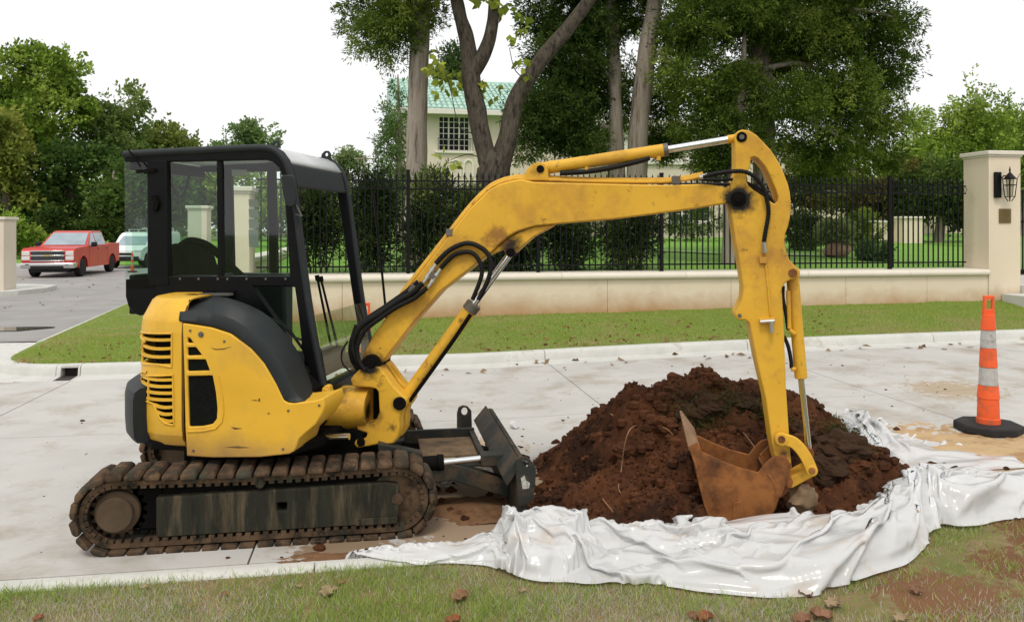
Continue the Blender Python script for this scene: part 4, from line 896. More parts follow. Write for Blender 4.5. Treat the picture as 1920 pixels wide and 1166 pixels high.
# steel step bar in front of the machine
b = B(); b.add([(.0, 5.50, .50), (.30, 5.50, .42), (.30, 5.58, .42), (.0, 5.58, .50), (.0, 5.50, .44), (.30, 5.50, .365), (.30, 5.58, .365), (.0, 5.58, .44)], [(0, 1, 2, 3), (4, 7, 6, 5), (0, 4, 5, 1), (1, 5, 6, 2), (2, 6, 7, 3), (3, 7, 4, 0)]); b.obj('blade_lift_lug', m_bladep, ex, bevel=.006)

# --- upper body: rear corner cover with grille
plan = [(-.262 - .0 * k, -.778) for k in range(1)]
for k in range(0, 25):
    a = math.radians(90 * k / 24); plan.append((-.33 - .40 * math.sin(a), -.378 - .40 * math.cos(a)))
plan += [(-.755, -.30), (-.775, -.15), (-.785, .1), (-.775, .4), (-.74, .6), (-.66, .74), (-.5, .80), (-.27, .80)]
# arc length resample
pl_ = [Vector((p[0], p[1])) for p in plan]; Ls = [0]
for i in range(1, len(pl_)): Ls.append(Ls[-1] + (pl_[i] - pl_[i - 1]).length)
def plan_at(s):
    for i in range(1, len(Ls)):
        if s <= Ls[i] or i == len(Ls) - 1:
            t = (s - Ls[i - 1]) / (Ls[i] - Ls[i - 1]); p = pl_[i - 1].lerp(pl_[i], t); d_ = (pl_[i] - pl_[i - 1]).normalized(); return p, Vector((d_.y, -d_.x))
PROF = [(.535, .13), (.55, .075), (.585, .03), (.65, .006), (.75, 0), (1.30, 0), (1.375, .008), (1.40, .022), (1.485, .065), (1.505, .09), (1.512, .14), (1.514, .34)]
def cover_pt(s, w, proud=0.0):
    p, n = plan_at(s); ins = np.interp(w, [q[0] for q in PROF], [q[1] for q in PROF]) - proud; q = p - n * -1 * 0
    sgn = 1 if n.dot(p - Vector((-.2, 0))) > 0 else -1
    q = p - n * sgn * ins; return uvw(q.x, q.y, w)
def proj(p):
    d = sn * p[0] + cs * p[1]; return (960 + FPX * (cs * p[0] - sn * p[1]) / d, HOR - (p[2] - CAMH) / d * FPX)
def inside(p, poly):
    c = False; j = len(poly) - 1
    for i in range(len(poly)):
        if (poly[i][1] > p[1]) != (poly[j][1] > p[1]) and p[0] < (poly[j][0] - poly[i][0]) * (p[1] - poly[i][1]) / (poly[j][1] - poly[i][1]) + poly[i][0]: c = not c
        j = i
    return c
GR1 = [(274, 620), (279, 618), (322, 625), (322, 688), (297, 683), (281, 676), (275, 666), (273, 640)]
GR2 = [(276, 697), (282, 697), (324, 703), (326, 797), (309, 793), (299, 783), (289, 757), (281, 726)]
# surface coordinates of a photo point on the corner (search along the plan)
def on_cover(px, py):
    best = None
    for k in range(0, 190):
        s = .68 * k / 189; p, n = plan_at(s); q = uvw(p.x, p.y, 1.0); d = sn * q[0] + cs * q[1]; x = 960 + FPX * (cs * q[0] - sn * q[1]) / d
        if best is None or abs(x - px) < best[0]: best = (abs(x - px), s, CAMH + (HOR - py) / FPX * d)
    return best[1], best[2]
gp1 = [on_cover(*p) for p in GR1]; gp2 = [on_cover(*p) for p in GR2]
b = B(); S = [Ls[-1] * 0 + x for x in np.concatenate([np.linspace(0, .66, 100), np.linspace(.68, Ls[-1], 40)])]
W = sorted(set([round(float(x), 4) for x in np.concatenate([np.linspace(.60, 1.36, 110)])] + [q[0] for q in PROF]))
idx = {}; vs = []
for i, s in enumerate(S):
    for j, w in enumerate(W): idx[i, j] = len(vs); vs.append(cover_pt(s, w))
fs = []
for i in range(len(S) - 1):
    for j in range(len(W) - 1):
        c = ((S[i] + S[i + 1]) / 2, (W[j] + W[j + 1]) / 2)
        if c[0] < .66 and (inside(c, gp1) or inside(c, gp2)): continue
        if S[i] > .75 and W[j] > 1.0: continue            # below the cab the cover is lower
        fs.append((idx[i, j], idx[i + 1, j], idx[i + 1, j + 1], idx[i, j + 1]))
b.add(vs, fs); rc = b.obj('rear_cover', m_yel, ex, ang=28)
sm = rc.modifiers.new('thick', 'SOLIDIFY'); sm.thickness = .012; sm.offset = -1
# edge of the cover at the seam
b = B(); b.tube([cover_pt(.004, w) for w in np.linspace(.56, 1.50, 14)], .006, 6); b.obj('seam_edge', M('seam_brown', (.16, .075, .015), (.10, .045, .012), 9, .7), rc)  # dark brown edge line along the cover seam
for gpoly, n_s, cx in ((gp1, 4, .50), (gp2, 7, .52)):
    pts = []
    for i in range(len(gpoly)):
        a, c = gpoly[i], gpoly[(i + 1) % len(gpoly)]
        for k in range(6): pts.append(cover_pt(a[0] + (c[0] - a[0]) * k / 6, a[1] + (c[1] - a[1]) * k / 6, .002))
    B().tube(pts + [pts[0]], .0065, 6, cap=False).obj('grille_rim', m_yel, rc)
    w0, w1 = min(p[1] for p in gpoly), max(p[1] for p in gpoly)
    for k in range(n_s):
        w = w0 + (w1 - w0) * (k + .75) / (n_s + .5)
        ss = [s for s in np.linspace(.03, .60, 90) if inside((s, w), gpoly)]
        if len(ss) < 3: continue
        s0, s1 = min(ss) - .008, max(ss) + .008; sl = np.linspace(s0, s1, 14); b = B(); rows = []
        for s in sl: dz = -.010 * (1 - ((s - s0) / (s1 - s0) * 2 - 1) ** 2); rows.append([cover_pt(s, w + dz - .010, -.012), cover_pt(s, w + dz - .008, .003), cover_pt(s, w + dz + .008, .003), cover_pt(s, w + dz + .010, -.012)])
        b.grid(rows, wrap=True); b.obj('grille_slat', m_yel, rc, ang=60)
    sv = np.mean([p[0] for p in gpoly]); wl = [w for w in np.linspace(w0, w1, 60) if inside((sv, w), gpoly)]
    b = B(); b.tube([cover_pt(sv, w, -.002) for w in np.linspace(min(wl), max(wl), 8)], .008, 6); b.obj('grille_bar', m_yel, rc)
b = B(); rows = []
for s in np.linspace(.0, .66, 24): rows.append([cover_pt(s, .60, -.07), cover_pt(s, 1.38, -.07)])
b.grid(rows); b.obj('grille_backing', m_blk2, rc)  # black sheet behind the grille openings as their dark interior
# --- side cover with four screened openings, service cap
SIDE = [(342, 606), (395, 614), (432, 626), (470, 654), (495, 682), (517, 720), (532, 751), (540, 755), (551, 756), (592, 751), (605, 746), (609, 760), (606, 772), (592, 795), (572, 812), (561, 822), (556, 838), (551, 846), (542, 851), (486, 857), (400, 858), (350, 855), (347, 800), (345, 700)]
def rnd(poly, n=3): return poly
OPN = [[(334 + 13, 633), (346 + 10, 634), (362, 643), (347, 643)], [(348, 651), (367, 651), (378, 666), (348, 667)], [(348, 674), (385, 674), (393, 695), (349, 696)], [(350, 705), (398, 704), (404, 735), (407, 765), (406, 785), (398, 795), (380, 799), (354, 800)]]
OPN = [[(max(x, 351), y) for x, y in o_] for o_ in OPN]
b = B(); plate(b, SIDE, -.785, -.45, OPN); side = b.obj('side_cover', m_yel, ex, bevel=.016, seg=3)
b = B(); u0, w0 = up(345, 802, -.77); u1, w1 = up(412, 625, -.77); b.add([uvw(u0, -.762, w0), uvw(u1, -.762, w0), uvw(u1, -.762, w1), uvw(u0, -.762, w1)], [(0, 1, 2, 3)])
sc_ = b.obj('vent_screen', m_scr, side, ang=0)
# the yellow behind the screens is cut by them: raise thin black boxes through the openings
for o_ in OPN:
    b = B(); plate(b, [(sum(p[0] for p in o_) / len(o_) + (p[0] - sum(q[0] for q in o_) / len(o_)) * .985, sum(p[1] for p in o_) / len(o_) + (p[1] - sum(q[1] for q in o_) / len(o_)) * .985) for p in o_], -.770, -.764, ref=-.785); b.obj('vent_mesh', m_scr, side)
    pts = [upw(p[0], p[1], -.786) for p in o_]; 
rim = OPN[3]; b = B(); b.tube([upw(x, y, -.787) for x, y in [(408, 704), (416, 740), (419, 770), (416, 790), (404, 803), (380, 808), (352, 809)]], .006, 6); b.obj('moulded_rim', m_yel, side)
b = B(); pin(b, (376, 627), -.792, -.784, .017); pin(b, (376, 627), -.797, -.791, .010); b.obj('lock_cap', m_steel, side)
m_scrt = M('scratch_mark', (.20, .12, .035), (.09, .055, .02), 40, .7)
for P_ in ([(393, 651), (405, 654), (420, 653), (436, 649), (420, 655), (404, 656)], [(470, 751), (478, 749), (486, 752), (478, 751)], [(484, 748), (487, 746), (488, 752), (485, 753)], [(432, 800), (455, 803), (440, 805)], [(500, 775), (506, 773), (505, 777)], [(420, 838), (445, 836), (470, 839), (446, 840)]):
    b = B(); b.add([upw(x, y, -.7865) for x, y in P_], [tuple(range(len(P_)))]); b.obj('scratch', m_scrt, side, ang=0)
for p_ in ((356, 620), (420, 640), (540, 770), (598, 760), (362, 845), (530, 842)):
    b = B(); pin(b, p_, -.790, -.784, .008, 8); b.obj('cover_bolt', m_steel, side)
# --- dark fender between side cover and cab
inner = [(337, 604), (395, 613), (432, 625), (470, 653), (495, 681), (517, 719), (532, 750), (552, 754)]
mid = [(337, 585), (392, 586), (440, 600), (482, 628), (512, 660), (536, 698), (553, 735), (572, 752)]
outer = [(341, 570), (400, 556), (452, 566), (500, 590), (535, 625), (562, 665), (578, 703), (594, 748)]
b = B(); rows = []
def rs(poly, n):
    P = spline([(p[0], p[1], 0) for p in poly], 6); return [P[int(round(i * (len(P) - 1) / (n - 1)))] for i in range(n)]
I_, M_, O_ = rs(inner, 30), rs(mid, 30), rs(outer, 30)
for i in range(30):
    p1 = Vector(upw(I_[i].x, I_[i].y, -.775)); p2 = Vector(upw(M_[i].x, M_[i].y, -.755)); p3 = Vector(upw((M_[i].x + O_[i].x) / 2, (M_[i].y + O_[i].y) / 2 - 2, -.62)); p4 = Vector(upw(O_[i].x, O_[i].y, -.42)); p5 = Vector(upw(O_[i].x, O_[i].y + 6, -.27))
    p0 = p1 + Vector((0, 0, -.0)) + Vector((Vv[0], Vv[1], 0)) * .10
    rows.append([p0, p1 + Vector((0, 0, .004)), p1.lerp(p2, .25) - Vector((Vv[0], Vv[1], 0)) * .012, p2, p3, p4, p5])
b.grid(rows); fd = b.obj('fender_cover', m_gry, ex, ang=50); s_ = fd.modifiers.new('t', 'SOLIDIFY'); s_.thickness = .01; s_.offset = -1
B().prism([up(x, y, -.3) for x, y in [(376, 549), (436, 549), (438, 553), (374, 554)]], lambda u, w, a: uvw(u, a, w), -.36, -.30).obj('sill_strip', m_steel, ex)
# --- inner mass, floor, counterweight, front chassis
b = B(); b.prism([(-.40, .56), (.42, .56), (.50, .66), (.46, .90), (-.10, 1.40), (-.40, 1.40)], lambda u, w, a: uvw(u, a, w), -.70, -.30); b.obj('engine_bay', m_blk2, ex)
b = B(); b.prism([(-.72, -.55), (-.5, -.74), (.45, -.72), (.55, -.5), (.55, .72), (-.4, .74), (-.72, .5)], lambda u, v, w: uvw(u, v, w), .545, .60); b.obj('revolving_frame', m_blk2, ex, bevel=.01)
b = B(); rows = []
for k in range(33):
    a = math.radians(-52 + 104 * k / 32 + 0); c, s = math.cos(a), math.sin(a)
    rows.append([uvw(-r * c, r * s, w) for (r, w) in ((.70, .58), (.955, .585), (.978, .62), (.985, .72), (.985, .86), (.975, .91), (.94, .935), (.70, .935))])
b.grid(rows, wrap=True); b.f += [tuple(range(8)), tuple(len(b.v) - 8 + k for k in range(8))]; b.mi += [0, 0]; b.obj('counterweight', m_gry, ex, ang=40)
# swing cylinder seen below the side cover
b = B(); rod(b, (548, 822), (584, 822), -.42, .05); sw = b.obj('swing_cylinder', m_yela, ex, bevel=.006); b = B(); rod(b, (583, 820), (655, 818), -.42, .021); b.obj('cylinder_rod', m_chr, sw)
# chassis nose: rounded yellow casting behind the swing bracket
b = B(); rows = []
for k in range(8):
    t = k / 7; x0 = 590 + t * 98; r = .16 - .02 * t
    u, w = up(x0, 770 - 2 * t, -.12); rows.append([uvw(u, -.02 + r * 1.25 * math.cos(a), w + r * math.sin(a)) for a in [2 * math.pi * q / 20 for q in range(20)]])
b.grid(rows, wrap=True); b.f += [tuple(range(20)), tuple(len(b.v) - 20 + k for k in range(20))]; b.mi += [0, 0]; b.obj('chassis_nose', m_yela, ex, ang=40)
b = B(); plate(b, [(604, 727), (610, 722), (617, 724), (620, 735), (617, 768), (606, 775), (600, 750)], -.42, -.36); pin(b, (609, 734), -.43, -.36, .022); b.obj('lifting_bracket', m_yela, ex, bevel=.006)
B().prism([up(x, y, -.2) for x, y in [(640, 738), (700, 726), (704, 792), (700, 800), (640, 806)]], lambda u, w, a: uvw(u, a, w), .02, .12).obj('nose_web', m_blk2, ex, bevel=.01)
# swing bracket
SB = [(656, 712), (664, 702), (675, 691), (692, 684), (711, 687), (724, 704), (737, 723), (752, 738), (762, 748), (762, 760), (752, 772), (748, 787), (749, 800), (747, 816), (738, 831), (722, 834), (711, 833), (690, 837), (669, 840), (664, 834), (665, 826), (686, 821), (688, 812), (669, 806), (668, 798), (703, 791), (711, 772), (709, 734), (704, 729), (695, 727), (661, 725)]
b = B(); plate(b, SB, -.14, -.02); plate(b, SB, .03, .15, ref=-.14); sbk = b.obj('swing_bracket', m_yela, ex, bevel=.012, seg=3)
b = B(); pin(b, (748, 757), -.16, .16, .045); pin(b, (676, 829), -.15, .1, .03); b.obj('pivot_pin', m_blk2, sbk, bevel=.006)
b = B(); plate(b, [(727, 690), (737, 700), (762, 745), (752, 752), (735, 730), (716, 692)], .05, .09, ref=-.05); b.obj('bracket_web', m_yela, sbk, bevel=.004)
# --- boom
BM = [(676, 684), (680, 667), (691, 643), (700, 628), (768, 537), (843, 439), (880, 392), (916, 357), (935, 346), (954, 340), (976, 336), (1000, 341), (1120, 344), (1248, 347), (1318, 345), (1345, 348), (1372, 354), (1390, 362), (1393, 374), (1386, 384), (1367, 381), (1292, 393), (1146, 412), (1058, 419), (1027, 422), (1005, 424), (989, 428), (970, 434), (954, 444), (937, 458), (920, 474), (826, 546), (775, 604), (727, 666), (712, 684), (702, 697), (688, 700), (679, 695)]
b = B(); plate(b, BM, -.095, .095); boom = b.obj('boom', m_yela, ex, bevel=.010, seg=2)
b = B(); plate(b, [(915, 480), (955, 444), (1000, 426), (1040, 421), (1030, 428), (1000, 444), (975, 466), (962, 478), (950, 480), (942, 468)], -.07, .07); b.obj('cylinder_lug', m_yela, boom, bevel=.006)
b = B(); plate(b, [(980, 338), (988, 317), (1000, 307), (1012, 304), (1022, 308), (1027, 320), (1029, 338)], -.075, -.045); plate(b, [(980, 338), (988, 317), (1000, 307), (1012, 304), (1022, 308), (1027, 320), (1029, 338)], .045, .075, ref=-.075); b.obj('cylinder_bracket', m_yela, boom, bevel=.004)
b = B(); pin(b, (1013, 317), -.085, .085, .026); b.obj('pivot_pin', m_blk2, boom)
b = B(); pin(b, (695, 682), -.135, .135, .062); pin(b, (695, 682), -.145, .145, .035); b.obj('foot_pin', m_blk2, boom, bevel=.006)
b = B(); pin(b, (1385, 373), -.125, .125, .050); pin(b, (1385, 373), -.135, .135, .028); b.obj('arm_pin', m_blk2, boom, bevel=.006)
b = B(); pin(b, (957, 474), -.09, .09, .03); b.obj('pivot_pin', m_blk2, boom)
# steel pipes along the boom
for dv, dy in ((-.06, 0), (.0, -3), (.05, -5)):
    b = B(); hose(b, [(752, 554 + dy, dv - .02), (836, 447 + dy, dv), (880, 391 + dy, dv), (915, 356 + dy, dv), (936, 344 + dy, dv), (956, 338 + dy, dv), (985, 335 + dy, dv), (1100, 340 + dy, dv), (1240, 341 + dy, dv), (1285, 337 + dy, dv), (1318, 330 + dy, dv)], 0, .011, 8); b.obj('hydraulic_pipe', m_yela, boom)
for p, q in (((836, 440), (848, 432)), ((1260, 333), (1276, 342))):
    b = B(); u0, w0 = up(p[0], p[1], -.1); u1, w1 = up(q[0], q[1], -.1); b.prism([(u0, min(w0, w1) - .01), (u1, min(w0, w1) - .01), (u1, max(w0, w1) + .01), (u0, max(w0, w1) + .01)], lambda u, w, a: uvw(u, a, w), -.10, -.02); b.obj('pipe_clamp', m_steel, boom, bevel=.003)
# hoses
hs_ = [([(817, 494), (843, 469), (877, 456), (907, 468), (920, 490), (916, 522), (897, 562)], -.125, .017), ([(826, 503), (852, 478), (882, 473), (899, 490), (903, 516), (886, 562)], -.125, .016),
       ([(792, 531), (775, 548), (749, 563), (706, 592), (678, 611), (662, 640), (666, 668), (680, 690)], -.14, .020), ([(800, 540), (775, 560), (745, 575), (708, 600), (684, 620), (670, 648), (672, 674), (684, 694)], -.15, .017), ([(785, 528), (760, 549), (720, 577), (690, 597), (668, 618), (658, 650), (662, 676), (676, 696)], -.09, .019), ([(745, 560), (712, 584), (680, 606), (664, 640), (664, 680)], -.06, .020), ([(672, 610), (664, 640), (668, 676)], -.11, .028),
       ([(652, 640), (641, 660), (643, 682), (660, 698), (668, 697)], -.2, .006)]
for pts, v, r in hs_:
    b = B(); hose(b, pts, v, r); b.obj('hydraulic_hose', m_rub, ex, ang=60)
for (x0, y0), (x1, y1) in (((794, 530), (818, 494)), ((803, 538), (827, 503))):
    b = B(); hose(b, [(x0, y0), ((x0 + x1) / 2, (y0 + y1) / 2), (x1, y1)], -.118, .012); k0 = upw(x0 + (x1 - x0) * .25, y0 + (y1 - y0) * .25, -.118); k1 = upw(x0 + (x1 - x0) * .75, y0 + (y1 - y0) * .75, -.118); b.cyl(k0, upw(x0 + (x1 - x0) * .4, y0 + (y1 - y0) * .4, -.118), .018, 8); b.cyl(k1, upw(x0 + (x1 - x0) * .6, y0 + (y1 - y0) * .6, -.118), .018, 8); b.obj('hose_fitting', M('zinc_fitting', (.55, .54, .50), rough=.3, metal=.9) if (x0 == 794) else bpy.data.materials['zinc_fitting'], ex)
b = B(); plate(b, [(800, 518), (812, 508), (820, 517), (808, 527)], -.13, -.096); b.obj('hose_clamp', m_steel, ex, bevel=.002)
b = B(); plate(b, [(764, 545), (772, 532), (780, 538), (772, 551)], -.12, -.09); b.obj('hose_clamp', m_steel, ex, bevel=.002)
# boom cylinder
b = B(); rod(b, (764, 741), (886, 574), -.0, .048); cyl = b.obj('boom_cylinder', m_yela, ex, bevel=.006)
b = B(); hose(b, [(768, 752, -.055), (800, 708, -.058), (850, 638, -.058), (882, 590, -.055)], -.055, .014); b.obj('cylinder_pipe', m_blk2, cyl)
b = B(); rod(b, (880, 582), (889, 570), -.0, .056); b.obj('gland', m_steel, cyl)
b = B(); rod(b, (885, 575), (958, 474), -.0, .024); b.obj('cylinder_rod', m_chr, cyl)
b = B(); pin(b, (757, 750), -.06, .06, .055); b.obj('cylinder_eye', m_yela, cyl)
# arm cylinder
b = B(); rod(b, (1013, 317), (1250, 281), 0, .043); rod(b, (1030, 314), (1036, 313), 0, .046); cyl = b.obj('arm_cylinder', m_yela, ex, bevel=.005)
b = B(); rod(b, (1244, 282), (1253, 280.6), 0, .045); b.obj('gland', m_steel, cyl)
b = B(); rod(b, (1250, 281), (1368, 261.5), 0, .024); b.obj('cylinder_rod', m_chr, cyl)
b = B(); rod(b, (1364, 262), (1382, 259), 0, .028); pin(b, (1391, 257), -.05, .05, .042); b.obj('rod_eye', m_yela, cyl)
b = B(); hose(b, [(1050, 325), (1100, 322), (1150, 314), (1200, 302), (1218, 296)], -.02, .018); b.obj('hydraulic_hose', m_rub, cyl)
for p in ((1100, 313), (1235, 293)): b = B(); rod(b, p, (p[0], p[1] + 8), -.02, .014, 10); b.obj('cylinder_port', m_yela, cyl)
# --- arm (dipper)
AR = [(1379, 263), (1379, 252), (1384, 246), (1392, 243), (1405, 245), (1418, 253), (1429, 264), (1445, 281), (1455, 296), (1465, 314), (1472, 331), (1478, 347), (1481, 360), (1483, 378), (1483, 395), (1481, 410), (1478, 424), (1473, 437), (1471, 449), (1472, 462), (1475, 474), (1481, 488), (1490, 497), (1496, 504), (1498, 513), (1494, 521), (1484, 524), (1474, 529), (1466, 540), (1470, 614), (1474, 725), (1481, 837), (1484, 868), (1481, 880), (1471, 886), (1460, 882), (1455, 866), (1447, 828), (1436, 748), (1418, 672), (1405, 605), (1398, 600), (1388, 601), (1380, 596), (1379, 588), (1385, 578), (1393, 558), (1394, 538), (1385, 480), (1379, 453), (1371, 395), (1367, 376), (1368, 358), (1373, 340), (1379, 324), (1379, 300)]
AH = [(1408, 296), (1414, 294), (1421, 297), (1435, 313), (1443, 328), (1449, 343), (1455, 357), (1459, 369), (1458, 379), (1452, 382), (1443, 377), (1430, 367), (1414, 357), (1404, 349), (1400, 340), (1400, 331), (1404, 320), (1407, 310)]
b = B(); plate(b, AR, -.105, .105, [AH]); arm = b.obj('arm', m_yela, ex, bevel=.008)
b = B(); pin(b, (1391, 257), -.115, .115, .034); b.obj('pivot_pin', m_blk2, arm, bevel=.005); b = B(); pin(b, (1391, 257), -.12, .12, .016); b.obj('pin_bolt', m_steel, arm)
b = B(); pin(b, (1487, 512), -.115, .115, .028); b.obj('pivot_pin', m_rust, arm, bevel=.005)
b = B(); pin(b, (1387, 592), -.11, .11, .013); b.obj('ear_bolt', m_steel, arm)
b = B(); plate(b, [(1432, 470), (1436, 470), (1447, 592), (1443, 592)], -.116, -.104); plate(b, [(1424, 482), (1438, 482), (1438, 494), (1424, 494)], -.125, -.104); plate(b, [(1424, 598), (1452, 596), (1453, 606), (1425, 608)], -.135, -.104); b.obj('pipe_bracket', m_yela, arm, bevel=.003)
b = B(); b.cyl(upw(1425, 603, -.14), upw(1452, 601, -.14), .012, 8); b.cyl(upw(1446, 602, -.14), upw(1447, 624, -.14), .015, 10); b.obj('hose_fitting', bpy.data.materials['zinc_fitting'], arm)
def coil(pts, v, r, name='hydraulic_hose', ribs=True):
    b = B(); P = spline([upw(p[0], p[1], v if len(p) < 3 else p[2]) for p in pts], 10); b.tube(P, r * .8, 8)
    if ribs:
        Lc = 0
        for i in range(1, len(P)):
            Lc += (P[i] - P[i - 1]).length
            if Lc > .016: Lc = 0; t = (P[i] - P[i - 1]).normalized(); b.lathe(P[i], [(r * .75, 0), (r, .002), (r, .007), (r * .75, .009)], 8, t)
    b.obj(name, m_rub, arm, ang=40)
coil([(1318, 332), (1340, 326), (1370, 322), (1395, 322), (1415, 332), (1430, 350), (1438, 375), (1441, 400), (1436, 430), (1432, 455)], -.135, .016)
coil([(1318, 337), (1350, 338), (1380, 337), (1405, 345), (1430, 358), (1447, 375), (1452, 384)], -.09, .013, ribs=False)
coil([(1320, 345), (1370, 346), (1400, 348), (1425, 362), (1448, 382)], -.02, .013, ribs=False)
b = B(); b.cyl(upw(1312, 333, -.125), upw(1326, 329, -.13), .016, 10); b.cyl(upw(1432, 452, -.135), upw(1434, 474, -.13), .014, 10); b.obj('hose_fitting', bpy.data.materials['zinc_fitting'], arm)
# bucket cylinder with hoses
b = B(); rod(b, (1486, 520), (1502, 709), 0, .040); pin(b, (1487, 512), -.06, .06, .045); cyl = b.obj('bucket_cylinder', m_yela, ex, bevel=.005)
b = B(); rod(b, (1502.3, 711), (1517, 850), 0, .020); b.obj('cylinder_rod', m_chr, cyl)
b = B(); hose(b, [(1468, 536), (1468, 560), (1474, 590), (1478, 618)], -.04, .013); b.obj('hydraulic_hose', m_rub, cyl); b = B(); hose(b, [(1470, 630), (1478, 650), (1483, 675), (1484, 690)], -.04, .013); b.obj('hydraulic_hose', m_rub, cyl)
for p, q in (((1478, 545), (1480, 616)), ((1480, 618), (1490, 626)), ((1484, 692), (1492, 692))): b = B(); rod(b, p, q, -.045, .014, 10); b.obj('cylinder_port', m_yela, cyl)
# linkage
def curved_link(pts, v0, v1, w):
    P = spline([(*up(p[0], p[1], v0), 0) for p in pts], 5); L_, R_ = [], []
    for i, p in enumerate(P):
        t = (P[min(i + 1, len(P) - 1)] - P[max(i - 1, 0)]).normalized(); n = Vector((-t.y, t.x, 0)); L_.append(p + n * w); R_.append(p - n * w)
    poly = [(p.x, p.y) for p in L_ + R_[::-1]]; b = B(); b.prism(poly, lambda u, w_, a: uvw(u, a, w_), v0, v1); return b
lk = [(1464, 823), (1490, 831), (1511, 856), (1524, 886)]
for v in (-.15, .12): b = curved_link(lk, v, v + .03, .036); pin(b, (1466, 824), v - .004, v + .034, .042); pin(b, (1523, 883), v - .004, v + .034, .036); b.obj('bucket_link', m_yela, ex, bevel=.006)
b = B(); pin(b, (1466, 824), -.165, .165, .022); pin(b, (1523, 883), -.165, .165, .02); pin(b, (1517, 850), -.07, .07, .034); b.obj('link_pin', m_rust, ex, bevel=.004)
b = curved_link([(1523, 883), (1500, 896), (1478, 908)], -.07, .07, .034); b.obj('bucket_link', m_yela, ex, bevel=.008)
# --- bucket
BV = .215
RIM = [(1295, 840), (1319, 848), (1346, 861), (1386, 877), (1422, 886), (1434, 870), (1446, 859), (1460, 855), (1475, 858), (1483, 870), (1480, 884), (1474, 905), (1466, 932), (1458, 934)]
SHELL = [(1456, 935), (1453, 950), (1444, 966), (1426, 983), (1406, 990), (1386, 992), (1360, 990), (1341, 984), (1330, 968), (1322, 945), (1315, 918), (1306, 874)]
SP = RIM + SHELL
bk = B(); plate(bk, SP, -BV, -BV + .02); plate(bk, SP, BV - .02, BV, ref=-BV)
bucket = bk.obj('bucket', m_rust, ex, bevel=.004)
sh = [(1293, 836)] + [(1306, 874), (1315, 918), (1322, 945), (1330, 968), (1341, 984), (1360, 990), (1386, 992), (1406, 990), (1426, 983), (1444, 966), (1453, 950), (1458, 934), (1452, 905), (1440, 888)]
P2 = [up(x, y, -BV) for x, y in sh]
b = B(); rows = [[uvw(u, -BV - .003, w) for u, w in P2], [uvw(u, BV + .003, w) for u, w in P2]]; b.grid(rows); so = b.obj('bucket_shell', m_rust, bucket, ang=50); s_ = so.modifiers.new('t', 'SOLIDIFY'); s_.thickness = .016; s_.offset = 0
b = B(); L0, L1 = up(1293, 838, -BV), up(1308, 876, -BV); b.prism([(L0[0] - .012, L0[1]), (L0[0] + .05, L0[1] + .035), (L0[0] + .075, L0[1] - .02), (L1[0] + .012, L1[1])], lambda u, w, a: uvw(u, a, w), -BV - .004, BV + .004); b.obj('cutting_lip', m_rust, bucket, bevel=.004)
for k in range(4):
    v = -BV + .03 + k * (2 * BV - .06) / 3; r0 = up(1297, 842, -BV); tip = up(1281, 797, -BV)
    b = B(); P = []
    for (du, dw, hv) in ((-.018, -.01, .030), (.050, .030, .030)): P.append(uvw(r0[0] + du, v - hv, r0[1] + dw)); P.append(uvw(r0[0] + du, v + hv, r0[1] + dw))
    t1, t2 = uvw(tip[0], v - .012, tip[1]), uvw(tip[0], v + .012, tip[1]); t3, t4 = uvw(tip[0] + .012, v - .012, tip[1] + .004), uvw(tip[0] + .012, v + .012, tip[1] + .004)
    b.add([P[0], P[1], P[3], P[2], t1, t2, t4, t3], [(0, 1, 2, 3), (4, 7, 6, 5), (0, 4, 5, 1), (1, 5, 6, 2), (2, 6, 7, 3), (3, 7, 4, 0)]); b.obj('tooth', M('worn_tooth', (.32, .20, .12), (.22, .13, .075), 14, .6) if k == 0 else bpy.data.materials['worn_tooth'], bucket, bevel=.004)
b = B(); plate(b, [(1372, 990), (1374, 952), (1378, 942), (1390, 940), (1394, 950), (1396, 990)], -BV - .012, -BV + .002); b.obj('wear_strip', m_rust, bucket, bevel=.004)
for v in (-.13, .10):
    b = B(); plate(b, [(1436, 872), (1452, 855), (1475, 857), (1485, 872), (1482, 890), (1488, 905), (1482, 915), (1470, 930), (1460, 930), (1452, 900), (1440, 890)], v, v + .03, ref=-.13); b.obj('bucket_ear', m_rust, bucket, bevel=.004)
b = B(); pin(b, (1472, 872), -.15, .15, .028); pin(b, (1479, 908), -.15, .15, .024); b.obj('bucket_pin', m_rust, bucket, bevel=.004)
# --- cab
V0, V1 = -.27, .78
cab = B()
OUT = [(232, 283), (300, 279), (400, 275), (470, 272.5), (498, 272), (514, 275), (528, 284), (539, 299), (547, 320), (552, 345), (557, 377), (569, 480), (581, 566), (593, 640), (610, 722), (612, 735), (594, 738), (582, 700), (565, 655), (540, 620), (500, 590), (452, 566), (400, 562), (330, 575), (290, 588), (262, 592), (250, 588), (240, 574), (235, 556), (235, 524), (276, 524), (275, 304), (232, 304)]
HM = [(313, 304), (500, 300), (512, 304), (522, 314), (528, 328), (531, 345), (537, 420), (543, 518), (316, 518)]
HL = [(474, 537), (552, 538), (558, 580), (566, 640), (548, 632), (520, 600)]
plate(cab, OUT, V0, V0 + .05, [HM, HL]); cabo = cab.obj('cab', m_blk, ex, bevel=.008, seg=3)
# roof rail: rounded tube along the top edge
b = B(); b.tube(spline([upw(p[0], p[1], V0 + .01) for p in [(233, 290), (300, 286), (400, 281), (470, 278), (498, 278), (514, 282), (527, 292), (537, 306), (544, 325), (549, 350), (556, 395), (568, 490), (582, 590), (600, 690), (607, 722)]], 5), .026, 12); b.obj('roof_rail', m_gry, cabo, ang=60)
def cu(p, v): return up(p[0], p[1], V0)
